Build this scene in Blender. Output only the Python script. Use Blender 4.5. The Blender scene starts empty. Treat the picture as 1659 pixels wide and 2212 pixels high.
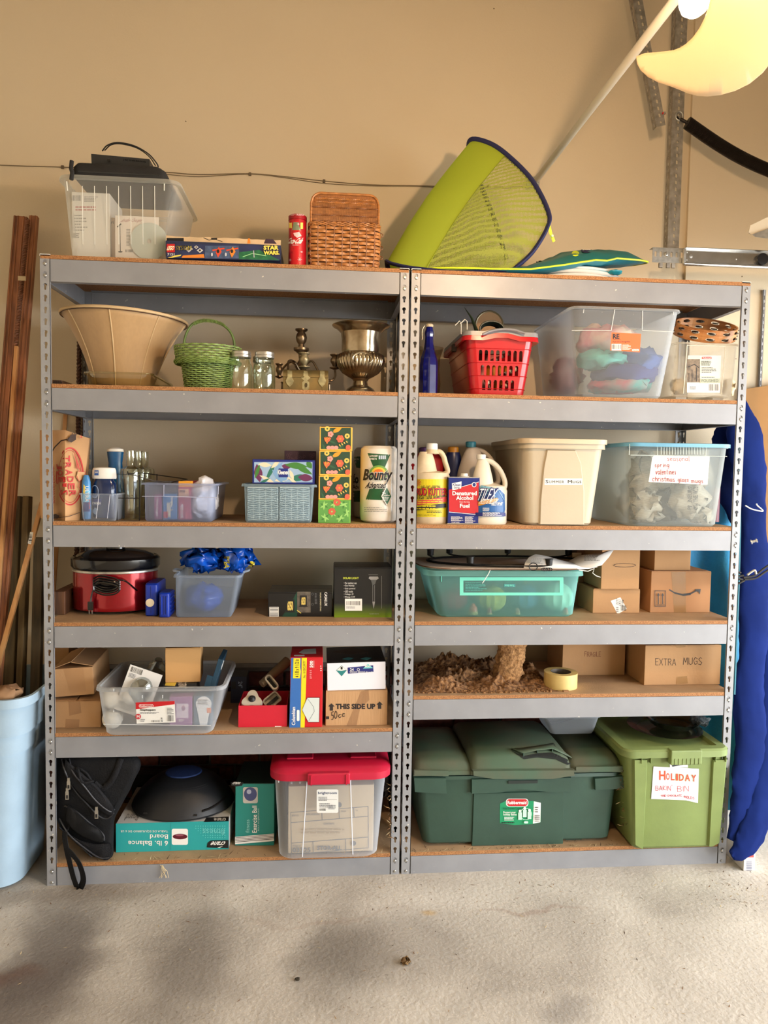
import bpy, math, random
from math import sin, cos, pi, radians as R
from mathutils import Vector, Matrix, noise
from mathutils.geometry import tessellate_polygon
rnd = random.Random(7)
S = bpy.context.scene
COL = S.collection
# ---------------------------------------------------------------- camera
FPX, CAM = 1584.7, Vector((.9203, -2.5370, 1.4505))
_a, _b, _c = 1.51242, -.088185, .015367
ROT = Matrix.Rotation(_b, 3, 'Z') @ Matrix.Rotation(_a, 3, 'X') @ Matrix.Rotation(_c, 3, 'Z')
cd = bpy.data.cameras.new('camera'); cam = bpy.data.objects.new('camera', cd); COL.objects.link(cam)
cd.sensor_fit = 'HORIZONTAL'; cd.sensor_width = 36; cd.lens = 36 * FPX / 1659; cd.clip_start = .02
cam.matrix_world = Matrix.Translation(CAM) @ ROT.to_4x4(); S.camera = cam
# ---------------------------------------------------------------- view, world, lights
S.view_settings.view_transform = 'Standard'; S.view_settings.look = 'None'
S.view_settings.exposure = 0.0; S.view_settings.gamma = 1; S.view_settings.use_curve_mapping = False
S.cycles.max_bounces = 10; S.cycles.transparent_max_bounces = 24; S.cycles.sample_clamp_indirect = 6
S.cycles.caustics_reflective = False; S.cycles.caustics_refractive = False
w = bpy.data.worlds.new('world'); S.world = w; w.use_nodes = True
bg = w.node_tree.nodes['Background']; bg.inputs[0].default_value = (.92, .96, 1, 1); bg.inputs[1].default_value = 16.5
BULB = 1250
DOOR_X, DY0, DY1, DH = 4.9, -5.6, .15, 2.15
def area(name, loc, rot, sx, sy, e, col=(1, 1, 1), portal=False):
    l = bpy.data.lights.new(name, 'AREA'); l.shape = 'RECTANGLE'; l.size = sx; l.size_y = sy; l.energy = e; l.color = col
    l.cycles.is_portal = portal
    o = bpy.data.objects.new(name, l); COL.objects.link(o); o.location = loc; o.rotation_euler = rot; return o
area('daylight_portal', (DOOR_X + .02, (DY0 + DY1) / 2, DH / 2), (0, R(90), 0), DH, DY1 - DY0, 1, portal=True)
# ---------------------------------------------------------------- projection aids (photo pixels -> metres)
def ray(px, py): return ROT @ Vector(((px - 829.5) / FPX, -(py - 1106) / FPX, -1))
def at(px, py, Y):
    r = ray(px, py); return CAM + r * ((Y - CAM.y) / r.y)
def atz(px, py, Z):
    r = ray(px, py); return CAM + r * ((Z - CAM.z) / r.z)
_c0, _c1, _c2 = ROT.col[0], ROT.col[1], ROT.col[2]
def xs(px, Y, Z):
    k = px - 829.5; d = Vector((0, Y - CAM.y, Z - CAM.z))
    # f*(d.c0 + x c0x) = -k (d.c2 + x c2x)
    return CAM.x - (FPX * d.dot(_c0) + k * d.dot(_c2)) / (FPX * _c0.x + k * _c2.x)
def zs(py, X, Y):
    k = -(py - 1106); d = Vector((X - CAM.x, Y - CAM.y, 0))
    return CAM.z - (FPX * d.dot(_c1) + k * d.dot(_c2)) / (FPX * _c1.z + k * _c2.z)
# ---------------------------------------------------------------- materials
def lin(c):
    return tuple((x / 255 / 12.92 if x <= 10 else ((x / 255 + .055) / 1.055) ** 2.4) for x in c) + (1,)
_m = {}
def newmat(name):
    m = bpy.data.materials.new(name); m.use_nodes = True
    return m, m.node_tree.nodes, m.node_tree.links, m.node_tree.nodes['Principled BSDF']
def M(rgb, rough=.55, metal=0, nz=0, sc=8, bump=0, bsc=60, spec=None, coat=0, trans=0, stretch=None, c2=None, sheen=0):
    """plain procedural material: colour with soft noise variation and optional fine relief"""
    key = (tuple(rgb), rough, metal, nz, sc, bump, bsc, spec, coat, trans, stretch, c2, sheen)
    if key in _m: return _m[key]
    m, N, L, P = newmat('surface_%d' % len(_m))
    P.inputs['Roughness'].default_value = rough; P.inputs['Metallic'].default_value = metal
    if spec is not None: P.inputs['Specular IOR Level'].default_value = spec
    if coat: P.inputs['Coat Weight'].default_value = coat
    if sheen: P.inputs['Sheen Weight'].default_value = sheen
    P.inputs['Base Color'].default_value = lin(rgb)
    if nz or bump:
        tc = N.new('ShaderNodeTexCoord'); mp = N.new('ShaderNodeMapping'); L.new(tc.outputs['Object'], mp.inputs[0])
        if stretch: mp.inputs['Scale'].default_value = stretch
    if nz:
        t = N.new('ShaderNodeTexNoise'); t.inputs['Scale'].default_value = sc; t.inputs['Detail'].default_value = 6
        L.new(mp.outputs[0], t.inputs[0])
        r = N.new('ShaderNodeValToRGB'); L.new(t.outputs[0], r.inputs[0])
        a = lin(rgb); b = lin(c2) if c2 else None
        r.color_ramp.elements[0].position = .35; r.color_ramp.elements[1].position = .65
        r.color_ramp.elements[0].color = b or tuple(x * (1 - nz) for x in a[:3]) + (1,)
        r.color_ramp.elements[1].color = a if b else tuple(min(1, x * (1 + nz)) for x in a[:3]) + (1,)
        L.new(r.outputs[0], P.inputs['Base Color'])
    if bump:
        t2 = N.new('ShaderNodeTexNoise'); t2.inputs['Scale'].default_value = bsc; t2.inputs['Detail'].default_value = 4
        L.new(mp.outputs[0], t2.inputs[0]); b2 = N.new('ShaderNodeBump'); b2.inputs['Strength'].default_value = bump
        b2.inputs['Distance'].default_value = .004; L.new(t2.outputs[0], b2.inputs['Height']); L.new(b2.outputs[0], P.inputs['Normal'])
    if trans:
        _mixin(m, N, L, P, trans)
    _m[key] = m; return m
def _mixin(m, N, L, P, op, tint=None):
    """mix the principled shader with a clear one: op = how much stays see-through"""
    t = N.new('ShaderNodeBsdfTransparent')
    if tint: t.inputs[0].default_value = lin(tint)
    x = N.new('ShaderNodeMixShader'); x.inputs[0].default_value = op
    o = [n for n in N if n.type == 'OUTPUT_MATERIAL'][0]
    L.new(P.outputs[0], x.inputs[1]); L.new(t.outputs[0], x.inputs[2]); L.new(x.outputs[0], o.inputs[0])
def plastic(rgb, clear=.6, rough=.35, tl=.5):
    """frosted plastic sheet: reflects, lets diffused light through, stays partly see-through"""
    clear = clear + (1 - clear) * .45 if clear > .3 else clear
    key = ('pl', tuple(rgb), clear, rough, tl)
    if key in _m: return _m[key]
    m, N, L, P = newmat('frosted_plastic_%d' % len(_m))
    P.inputs['Base Color'].default_value = lin(rgb); P.inputs['Roughness'].default_value = rough
    tr = N.new('ShaderNodeBsdfTranslucent'); tr.inputs[0].default_value = lin(rgb)
    a = N.new('ShaderNodeMixShader'); a.inputs[0].default_value = tl; L.new(P.outputs[0], a.inputs[1]); L.new(tr.outputs[0], a.inputs[2])
    t = N.new('ShaderNodeBsdfTransparent'); c = lin(rgb); t.inputs[0].default_value = tuple(.6 + .4 * q for q in c[:3]) + (1,)
    x = N.new('ShaderNodeMixShader')
    lw = N.new('ShaderNodeLayerWeight'); lw.inputs[0].default_value = .35
    mr = N.new('ShaderNodeMapRange'); mr.inputs[3].default_value = clear; mr.inputs[4].default_value = clear * .35
    L.new(lw.outputs['Facing'], mr.inputs[0]); L.new(mr.outputs[0], x.inputs[0])
    L.new(a.outputs[0], x.inputs[1]); L.new(t.outputs[0], x.inputs[2])
    o = [n for n in N if n.type == 'OUTPUT_MATERIAL'][0]; L.new(x.outputs[0], o.inputs[0])
    _m[key] = m; return m
def glass(rgb=(225, 235, 228), edge=.75, rough=.04, base=.10):
    key = ('gl', tuple(rgb), edge, rough, base)
    if key in _m: return _m[key]
    m, N, L, P = newmat('clear_glass_%d' % len(_m)); N.remove(P)
    g = N.new('ShaderNodeBsdfGlossy'); g.inputs[0].default_value = (.9, .95, .92, 1); g.inputs['Roughness'].default_value = rough
    t = N.new('ShaderNodeBsdfTransparent'); t.inputs[0].default_value = lin(rgb)
    lw = N.new('ShaderNodeLayerWeight'); lw.inputs[0].default_value = .5
    mr = N.new('ShaderNodeMapRange'); mr.inputs[3].default_value = base; mr.inputs[4].default_value = edge
    mr.inputs[1].default_value = .3
    L.new(lw.outputs['Facing'], mr.inputs[0])
    x = N.new('ShaderNodeMixShader'); L.new(mr.outputs[0], x.inputs[0]); L.new(t.outputs[0], x.inputs[1]); L.new(g.outputs[0], x.inputs[2])
    o = [n for n in N if n.type == 'OUTPUT_MATERIAL'][0]; L.new(x.outputs[0], o.inputs[0])
    _m[key] = m; return m
def netting(rgb, scale=420, size=.32):
    """woven netting: round holes through a cloth sheet"""
    key = ('net', tuple(rgb), scale, size)
    if key in _m: return _m[key]
    m, N, L, P = newmat('netting_%d' % len(_m)); P.inputs['Base Color'].default_value = lin(rgb); P.inputs['Roughness'].default_value = .7
    tc = N.new('ShaderNodeTexCoord'); v = N.new('ShaderNodeTexVoronoi'); v.inputs['Scale'].default_value = scale; v.inputs['Randomness'].default_value = .15
    L.new(tc.outputs['Object'], v.inputs[0]); c = N.new('ShaderNodeMath'); c.operation = 'LESS_THAN'; c.inputs[1].default_value = size
    L.new(v.outputs['Distance'], c.inputs[0]); t = N.new('ShaderNodeBsdfTransparent'); x = N.new('ShaderNodeMixShader')
    tr = N.new('ShaderNodeBsdfTranslucent'); tr.inputs[0].default_value = lin(rgb); a = N.new('ShaderNodeMixShader'); a.inputs[0].default_value = .4
    L.new(P.outputs[0], a.inputs[1]); L.new(tr.outputs[0], a.inputs[2])
    o = [n for n in N if n.type == 'OUTPUT_MATERIAL'][0]
    L.new(c.outputs[0], x.inputs[0]); L.new(a.outputs[0], x.inputs[1]); L.new(t.outputs[0], x.inputs[2]); L.new(x.outputs[0], o.inputs[0])
    _m[key] = m; return m
def cloth(rgb, tl=.4, rough=.8):
    key = ('cloth', tuple(rgb), tl)
    if key in _m: return _m[key]
    m, N, L, P = newmat('thin_cloth_%d' % len(_m)); P.inputs['Base Color'].default_value = lin(rgb); P.inputs['Roughness'].default_value = rough
    tr = N.new('ShaderNodeBsdfTranslucent'); tr.inputs[0].default_value = lin(rgb); a = N.new('ShaderNodeMixShader'); a.inputs[0].default_value = tl
    L.new(P.outputs[0], a.inputs[1]); L.new(tr.outputs[0], a.inputs[2])
    o = [n for n in N if n.type == 'OUTPUT_MATERIAL'][0]; L.new(a.outputs[0], o.inputs[0]); _m[key] = m; return m
def emis(rgb, e):
    m, N, L, P = newmat('glow'); P.inputs['Emission Color'].default_value = lin(rgb); P.inputs['Emission Strength'].default_value = e
    P.inputs['Base Color'].default_value = lin(rgb); return m
def wood(rgb, dark, sc=3, ax=(14, 14, 1.2), rough=.6, key2=0):
    key = ('wd', tuple(rgb), tuple(dark), sc, ax)
    if key in _m: return _m[key]
    m, N, L, P = newmat('wood_%d' % len(_m)); P.inputs['Roughness'].default_value = rough
    tc = N.new('ShaderNodeTexCoord'); mp = N.new('ShaderNodeMapping'); mp.inputs['Scale'].default_value = ax; L.new(tc.outputs['Object'], mp.inputs[0])
    t = N.new('ShaderNodeTexNoise'); t.inputs['Scale'].default_value = sc; t.inputs['Detail'].default_value = 7; t.inputs['Distortion'].default_value = .6
    L.new(mp.outputs[0], t.inputs[0]); r = N.new('ShaderNodeValToRGB'); L.new(t.outputs[0], r.inputs[0])
    r.color_ramp.elements[0].position = .36; r.color_ramp.elements[1].position = .62
    r.color_ramp.elements[0].color = lin(dark); r.color_ramp.elements[1].color = lin(rgb); L.new(r.outputs[0], P.inputs['Base Color'])
    b = N.new('ShaderNodeBump'); b.inputs['Strength'].default_value = .25; b.inputs['Distance'].default_value = .002
    L.new(t.outputs[0], b.inputs['Height']); L.new(b.outputs[0], P.inputs['Normal']); _m[key] = m; return m
# ---------------------------------------------------------------- geometry collector
class G:
    def __init__(s): s.v = []; s.f = []; s.mi = []; s.ms = []
    def slot(s, m):
        if m not in s.ms: s.ms.append(m)
        return s.ms.index(m)
    def add(s, vs, fs, m):
        o = len(s.v); s.v += [tuple(q) for q in vs]; k = s.slot(m)
        for f in fs: s.f.append(tuple(o + i for i in f)); s.mi.append(k)
        return s
    def box(s, x0, x1, y0, y1, z0, z1, m):
        vs = [(x, y, z) for z in (z0, z1) for y in (y0, y1) for x in (x0, x1)]
        return s.add(vs, [(0, 2, 3, 1), (4, 5, 7, 6), (0, 1, 5, 4), (2, 6, 7, 3), (0, 4, 6, 2), (1, 3, 7, 5)], m)
    def obox(s, c, u, v, wv, m):
        """box from a centre and three half-edge vectors"""
        c, u, v, wv = map(Vector, (c, u, v, wv))
        vs = [c + u * a + v * b + wv * d for d in (-1, 1) for b in (-1, 1) for a in (-1, 1)]
        return s.add(vs, [(0, 2, 3, 1), (4, 5, 7, 6), (0, 1, 5, 4), (2, 6, 7, 3), (0, 4, 6, 2), (1, 3, 7, 5)], m)
    def rings(s, rs, m, cap0=True, cap1=True, close=True):
        n = len(rs[0]); vs = [p for r in rs for p in r]; fs = []
        for i in range(len(rs) - 1):
            for j in range(n if close else n - 1):
                a, b = i * n + j, i * n + (j + 1) % n; fs.append((a, b, b + n, a + n))
        if cap0: fs.append(tuple(reversed(range(n))))
        if cap1: fs.append(tuple((len(rs) - 1) * n + j for j in range(n)))
        return s.add(vs, fs, m)
    def lathe(s, prof, m, c=(0, 0, 0), n=28, sx=1, sy=1, cap0=True, cap1=True, flute=0, fn=0):
        rs = []
        for r, z in prof:
            rs.append([(c[0] + sx * r * (1 + flute * abs(sin(fn * a / 2)) if fn else r and 1) * cos(a) if fn else c[0] + sx * r * cos(a),
                        c[1] + sy * r * (1 + flute * abs(sin(fn * a / 2))) * sin(a) if fn else c[1] + sy * r * sin(a), c[2] + z)
                       for a in (2 * pi * j / n for j in range(n))])
        return s.rings(rs, m, cap0, cap1)
    def tube(s, pts, r, m, n=8, closed=False, r2=None, flat=1):
        pts = [Vector(p) for p in pts]; k = len(pts); rs = []; up = None
        for i, p in enumerate(pts):
            a = pts[(i - 1) % k] if (closed or i) else p; b = pts[(i + 1) % k] if (closed or i < k - 1) else p
            t = (b - a)
            if t.length < 1e-9: t = Vector((0, 0, 1))
            t.normalize()
            if up is None:
                up = Vector((0, 0, 1)) if abs(t.z) < .9 else Vector((0, 1, 0))
            x = t.cross(up)
            if x.length < 1e-6: x = t.orthogonal()
            x.normalize(); y = x.cross(t).normalized(); up = y
            rr = r if r2 is None else r + (r2 - r) * i / (k - 1)
            rs.append([p + x * (rr * cos(2 * pi * j / n)) + y * (rr * flat * sin(2 * pi * j / n)) for j in range(n)])
        if closed:
            rs.append(rs[0]); return s.rings(rs, m, False, False)
        return s.rings(rs, m)
    def prism(s, poly, fn, d0, d1, m):
        """2D outline extruded between depths d0 and d1; fn(u, v, d) -> point"""
        n = len(poly); vs = [fn(u, v, d0) for u, v in poly] + [fn(u, v, d1) for u, v in poly]
        fs = [tuple(range(n)), tuple(reversed(range(n, 2 * n)))] + [(j, j + n, (j + 1) % n + n, (j + 1) % n) for j in range(n)]
        return s.add(vs, fs, m)
    def plate(s, outer, holes, fn, d0, d1, m, edges=True):
        """flat plate with real holes"""
        loops = [outer] + holes; vs = [q for l in loops for q in l]; n = len(vs)
        tri = tessellate_polygon([[Vector((a, b, 0)) for a, b in l] for l in loops])
        V = [fn(a, b, d0) for a, b in vs] + [fn(a, b, d1) for a, b in vs]
        F = [tuple(t) for t in tri] + [tuple(i + n for i in reversed(t)) for t in tri]
        o = 0
        for li, l in enumerate(loops):
            if li or edges:
                for j in range(len(l)):
                    a, b = o + j, o + (j + 1) % len(l); F.append((a, a + n, b + n, b))
            o += len(l)
        return s.add(V, F, m)
    def sheet(s, fn, nu, nv, m):
        """parametric surface fn(u, v), u and v in 0..1"""
        vs = [fn(i / nu, j / nv) for j in range(nv + 1) for i in range(nu + 1)]
        fs = [(j * (nu + 1) + i, j * (nu + 1) + i + 1, (j + 1) * (nu + 1) + i + 1, (j + 1) * (nu + 1) + i) for j in range(nv) for i in range(nu)]
        return s.add(vs, fs, m)
    def build(s, name, parent=None, smooth=35, fix=True):
        me = bpy.data.meshes.new(name); me.from_pydata(s.v, [], s.f)
        for m in s.ms: me.materials.append(m)
        me.polygons.foreach_set('material_index', s.mi)
        if smooth:
            me.polygons.foreach_set('use_smooth', [True] * len(s.f)); me.set_sharp_from_angle(angle=R(smooth))
        me.update(); o = bpy.data.objects.new(name, me); COL.objects.link(o)
        if parent: o.parent = parent
        return o
def solid(o, t, off=0):
    q = o.modifiers.new('thickness', 'SOLIDIFY'); q.thickness = t; q.offset = off; return o
def bev(o, wdt=.002, seg=2):
    q = o.modifiers.new('bevel', 'BEVEL'); q.width = wdt; q.segments = seg; q.limit_method = 'ANGLE'; return o
def thing(name, label, cat, loc=(0, 0, 0), rz=0, group=None, rot=None):
    o = bpy.data.objects.new(name, None); COL.objects.link(o); o.location = loc; o.rotation_euler = rot or (0, 0, rz)
    o.empty_display_size = .05; o['label'] = label; o['category'] = cat
    if group: o['group'] = group
    return o
def tag(o, label, cat, group=None, loc=None, rz=None):
    o['label'] = label; o['category'] = cat
    if group: o['group'] = group
    if loc is not None: o.location = loc
    if rz is not None: o.rotation_euler = (0, 0, rz)
    return o
def rrect(w_, d, r, z, n=4, cx=0, cy=0):
    """rounded rectangle ring"""
    r = max(1e-4, min(r, w_ / 2 - 1e-4, d / 2 - 1e-4)); out = []
    for sx, sy, a0 in ((1, 1, 0), (-1, 1, pi / 2), (-1, -1, pi), (1, -1, 1.5 * pi)):
        for k in range(n + 1):
            a = a0 + pi / 2 * k / n; out.append((cx + sx * (w_ / 2 - r) + r * cos(a), cy + sy * (d / 2 - r) + r * sin(a), z))
    return out
# ---------------------------------------------------------------- flat print
_tc = {}
def textmesh(body, bold=0, sp=1.0):
    key = (body, bold, sp)
    if key in _tc: return _tc[key]
    thick = bold if 'M' in body else 0; bold = 0 if thick else bold   # M's sharp joins break when offset: thicken by a doubled print instead
    cu = bpy.data.curves.new('lettering', 'FONT'); cu.body = body; cu.resolution_u = 2; cu.offset = bold; cu.space_character = sp; cu.space_line = .85
    ob = bpy.data.objects.new('lettering', cu); me = ob.to_mesh()
    vs = [(v.co.x, v.co.y) for v in me.vertices]; fs = [tuple(p.vertices) for p in me.polygons]
    if thick: k = len(vs); vs += [(a + thick * 1.6, b) for a, b in vs]; fs += [tuple(i + k for i in f) for f in fs]
    ob.to_mesh_clear(); bpy.data.objects.remove(ob); bpy.data.curves.remove(cu)
    x0 = min(v[0] for v in vs); x1 = max(v[0] for v in vs); y0 = min(v[1] for v in vs); y1 = max(v[1] for v in vs)
    vs = [((a - x0) / (x1 - x0), (b - y0) / (y1 - y0)) for a, b in vs]
    _tc[key] = (vs, fs); return _tc[key]
STROKE = {'A': '0,0 3,6 6,0;1,2.2 5,2.2', 'B': '0,0 0,6 4,6 5,4.6 3.6,3.2 0,3.2;3.6,3.2 5.4,1.8 4,0 0,0', 'C': '6,5 3,6 .4,4.4 .4,1.5 3,0 6,1',
 'D': '0,0 0,6 3,6 6,3.5 4.6,.6 0,0', 'E': '5,6 0,6 0,0 5,.2;0,3 4,3.2', 'F': '5,6 0,6 0,0;0,3.2 4,3.3', 'G': '6,5 3,6 .2,3.4 2.4,0 5.6,.6 5.6,2.8 3.4,2.8',
 'H': '0,0 0,6;5.6,0 5.6,6;0,3 5.6,3.2', 'I': '1,6 1,0', 'K': '0,0 0,6;5,6 0,2.6 5.4,0', 'L': '0,6 0,0 5,0', 'M': '0,0 .8,6 3.4,2 6,6 6.8,0', 'N': '0,0 .2,6 5.4,0 5.6,6',
 'O': '3,6 .2,4 .6,1 3,0 5.6,1.6 5.4,4.6 3,6', 'R': '0,0 0,6 4,6 5,4.4 3.4,3 0,3;2.6,3 5.6,0', 'S': '5.4,5.4 3,6 .6,4.8 2.4,3.2 5.2,1.8 3.6,0 .2,.6', 'T': '0,6 6,6;3,6 3,0',
 'U': '0,6 .2,1 2.6,0 5.2,1 5.4,6', 'V': '0,6 2.6,0 5.6,6', 'X': '0,6 5.6,0;5.4,6 0,0', 'Y': '0,6 2.8,3;5.6,6 2,0', 'W': '0,6 1.6,0 3.4,4 5,0 6.8,6', 'P': '0,0 0,6 4,6 5.2,4.6 4,3 0,2.8',
 "'": '1,7 1,5.4', '5': '5,6 1,6 .6,3.4 3.6,3.6 5,1.8 3,0 0,.4', 'Z': '0,6 5.4,6 0,0 5.6,0', 'Q': '3,6 .2,4 .6,1 3,0 5.6,1.6 5.4,4.6 3,6',
 'a': '4,3.6 1,3.8 .2,1.4 1.6,0 3.8,1.6;4,3.8 4.2,0', 'c': '4,3.4 1.6,4 .2,2 1.4,0 4,.6', 'e': '.4,2 3.8,2.4 3,4 .8,3.6 .2,1.4 1.6,0 4,.6', 'h': '.4,6 .4,0;.4,2.6 2.6,4 3.8,2.8 4,0',
 'g': '4,3.8 1.2,4 .2,2 2,.4 4,2 4,3.8 3.8,-1.6 1.4,-2.4', 'i': '1,3.8 1,0;1,5.2 1.2,5.4', 'l': '.8,6 .8,0 1.6,.2', 'm': '.2,4 .2,0;.2,2.8 1.6,4 2.6,2.8 2.6,0;2.6,2.8 4,4 5,2.8 5.2,0',
 'n': '.2,4 .2,0;.2,2.8 2.2,4 3.6,2.6 3.6,0', 'o': '2,4 .2,2.6 .6,.6 2.4,0 4,1.8 3.4,3.6 2,4', 'p': '.4,4 .2,-2.4;.4,3 2.4,4 3.8,2 2,.2 .4,1', 'r': '.2,4 .4,0;.4,2.6 2,4 3,3.6',
 's': '3.4,3.6 1.2,4 .6,2.8 3,1.6 2.4,0 .2,.4', 't': '1.6,6 1.4,.8 3,.2;0,4 3.2,4.2', 'u': '.2,4 .6,.6 2.4,.2 3.8,1.6;3.8,4 4,0', 'v': '0,4 1.8,0 3.8,4', 'd': '4,6 4,0;4,3 1.4,4 .2,2 1.6,0 4,1'}
class Dec:
    """print laid on a face; fn(u, v, lift) maps face coordinates to space, each layer a hair above the last"""
    def __init__(s, fn, dl=.00012): s.fn = fn; s.g = G(); s.k = 1; s.dl = dl
    def _a(s, pts, fs, m):
        if getattr(s.fn, 'curved', False) and len(pts) < 80:
            pts = list(pts); T_ = [t for f in fs for t in ((f[0], f[i], f[i + 1]) for i in range(1, len(f) - 1))]; out = []
            while T_:
                a, b, c = T_.pop(); E_ = [(math.dist(pts[p], pts[q]), p, q, r_) for p, q, r_ in ((a, b, c), (b, c, a), (c, a, b))]; l, p, q, r_ = max(E_)
                if l > 6 and len(pts) < 1500: pts.append(((pts[p][0] + pts[q][0]) / 2, (pts[p][1] + pts[q][1]) / 2)); k = len(pts) - 1; T_ += [(p, k, r_), (k, q, r_)]
                else: out.append((a, b, c))
            fs = out
        s.g.add([s.fn(u, v, s.k * s.dl) for u, v in pts], fs, m); s.k += 1; return s
    def rect(s, x0, y0, x1, y1, m, nx=1, ny=1):
        if nx == 1 and ny == 1: return s._a([(x0, y0), (x1, y0), (x1, y1), (x0, y1)], [(0, 1, 2, 3)], m)
        vs = [(x0 + (x1 - x0) * i / nx, y0 + (y1 - y0) * j / ny) for j in range(ny + 1) for i in range(nx + 1)]
        return s._a(vs, [(j * (nx + 1) + i, j * (nx + 1) + i + 1, (j + 1) * (nx + 1) + i + 1, (j + 1) * (nx + 1) + i) for j in range(ny) for i in range(nx)], m)
    def poly(s, pts, m):
        tri = tessellate_polygon([[Vector((a, b, 0)) for a, b in pts]]); return s._a(pts, [tuple(t) for t in tri], m)
    def ell(s, cx, cy, rx, ry, m, n=20, a0=0, a1=2 * pi): return s.poly([(cx + rx * cos(a0 + (a1 - a0) * k / n), cy + ry * sin(a0 + (a1 - a0) * k / n)) for k in range(n + (a1 - a0 < 6))], m)
    def rings(s, cx, cy, rx, ry, t, m, n=28):
        vs = []
        for k in range(n):
            a = 2 * pi * k / n; vs += [(cx + rx * cos(a), cy + ry * sin(a)), (cx + (rx - t) * cos(a), cy + (ry - t * ry / rx) * sin(a))]
        return s._a(vs, [(2 * k, 2 * ((k + 1) % n), 2 * ((k + 1) % n) + 1, 2 * k + 1) for k in range(n)], m)
    def rr(s, x0, y0, x1, y1, rx, ry, m):
        pts = []; rx = abs(rx) * (1 if x1 > x0 else -1); ry = abs(ry) * (1 if y1 > y0 else -1)
        for cx, cy, a0 in ((x1 - rx, y1 - ry, 0), (x0 + rx, y1 - ry, pi / 2), (x0 + rx, y0 + ry, pi), (x1 - rx, y0 + ry, 1.5 * pi)):
            pts += [(cx + rx * cos(a0 + pi / 2 * k / 4), cy + ry * sin(a0 + pi / 2 * k / 4)) for k in range(5)]
        return s.poly(pts, m)
    def text(s, body, x0, y0, x1, y1, m, rot=0, bold=.02, sh=0, curve=0, sp=1):
        """lettering fitted to the box; rot in quarter turns"""
        vs, fs = textmesh(body, bold, sp); out = []
        for a, b in vs:
            a2 = a + sh * (b - .5)
            if rot == 1: a2, b = 1 - b, a2
            elif rot == 2: a2, b = 1 - a2, 1 - b
            elif rot == 3: a2, b = b, 1 - a2
            elif rot == 4: a2 = 1 - a2
            out.append((x0 + (x1 - x0) * a2, y0 + (y1 - y0) * b + curve * ((a - .5) ** 2 * 4)))
        return s._a(out, fs, m)
    def line(s, pts, wd, m, asp=1):
        """pen stroke of width wd (in v units; asp = v length per u length)"""
        vs, fs = [], []
        for i in range(len(pts) - 1):
            (a, b), (c, d) = pts[i], pts[i + 1]; dx, dy = (c - a) / asp, d - b; l = math.hypot(dx, dy) or 1
            nx, ny = -dy / l * wd / 2 * asp, dx / l * wd / 2; ex, ey = dx / l * wd * .3 * asp, dy / l * wd * .3; o = len(vs)
            vs += [(a + nx - ex, b + ny - ey), (a - nx - ex, b - ny - ey), (c - nx + ex, d - ny + ey), (c + nx + ex, d + ny + ey)]; fs.append((o, o + 1, o + 2, o + 3))
        return s._a(vs, fs, m)
    def hand(s, body, x0, y0, x1, y1, m, wd=.01, slope=0, asp=1, jit=.25, rot=0):
        """handwriting from pen strokes"""
        r = random.Random(len(body) * 7 + ord(body[0])); cur = 0; st = []
        for ch in body:
            if ch == ' ': cur += 4.2; continue
            k = STROKE.get(ch) or STROKE['O']
            ps = [[tuple(map(float, q.split(','))) for q in part.split()] for part in k.split(';')]
            wmax = max(q[0] for p in ps for q in p); dy = r.uniform(-jit, jit)
            st += [[(cur + a + r.uniform(-jit, jit) * .6, b + dy + r.uniform(-jit, jit) * .6) for a, b in p] for p in ps]; cur += wmax + 1.6
        cur -= 1.6
        def f(a, b):
            a, b = a / cur, b / 6
            if rot == 2: a, b = 1 - a, 1 - b
            if rot == 1: a, b = 1 - b, a
            return (x0 + (x1 - x0) * a, y0 + (y1 - y0) * b + slope * a)
        for p in st: s.line([f(a, b) for a, b in p], wd, m, asp); s.k -= 1
        s.k += 1; return s
    def bars(s, x0, y0, x1, y1, m, n=16, vert=True):
        r = random.Random(int(x0 * 1000) + n); vs, fs = [], []
        for k in range(n):
            wd = r.choice((.25, .4, .6)) / n; a = (k + .2) / n
            q = [(a, 0), (a + wd, 0), (a + wd, 1), (a, 1)] if vert else [(0, a), (1, a), (1, a + wd), (0, a + wd)]
            o = len(vs); vs += [(x0 + (x1 - x0) * c, y0 + (y1 - y0) * d) for c, d in q]; fs.append((o, o + 1, o + 2, o + 3))
        return s._a(vs, fs, m)
    def fine(s, x0, y0, x1, y1, n, m, seed=1, fill=.45):
        """rows of print too small to read"""
        r = random.Random(seed); vs, fs = [], []; h = (y1 - y0) / n
        for j in range(n):
            x = x0; ye = y1 - (j + 1) * h; xe = x0 + (x1 - x0) * r.uniform(.6, 1)
            while x < xe:
                wd = (x1 - x0) * r.uniform(.05, .16); b = min(x + wd, xe); o = len(vs)
                vs += [(x, ye + h * .2), (b, ye + h * .2), (b, ye + h * (.2 + fill)), (x, ye + h * (.2 + fill))]; fs.append((o, o + 1, o + 2, o + 3)); x = b + (x1 - x0) * .02
        return s._a(vs, fs, m)
    def build(s, name, parent=None): return s.g.build(name, parent, smooth=0)
def face(x0, x1, z0, z1, y): return lambda u, v, l: (x0 + (x1 - x0) * u, y - l, z0 + (z1 - z0) * v)
def cyl(cx, cy, r, a0, a1, z0, z1, sy=1):
    """wrap u round a cylinder between angles a0..a1 (degrees, 0 = towards the camera, + = right)"""
    def f(u, v, l):
        a = R(a0 + (a1 - a0) * u); return (cx + (r + l) * sin(a), cy - (r * sy + l) * cos(a), z0 + (z1 - z0) * v)
    return f
BLK = M((22, 22, 24), .5); WHT = M((236, 234, 228), .5); RED = M((186, 24, 32), .45); NAVY = M((24, 34, 110), .5); GRY = M((110, 110, 112), .5)
PWH = M((225, 224, 218), .6, bump=.1)
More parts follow.
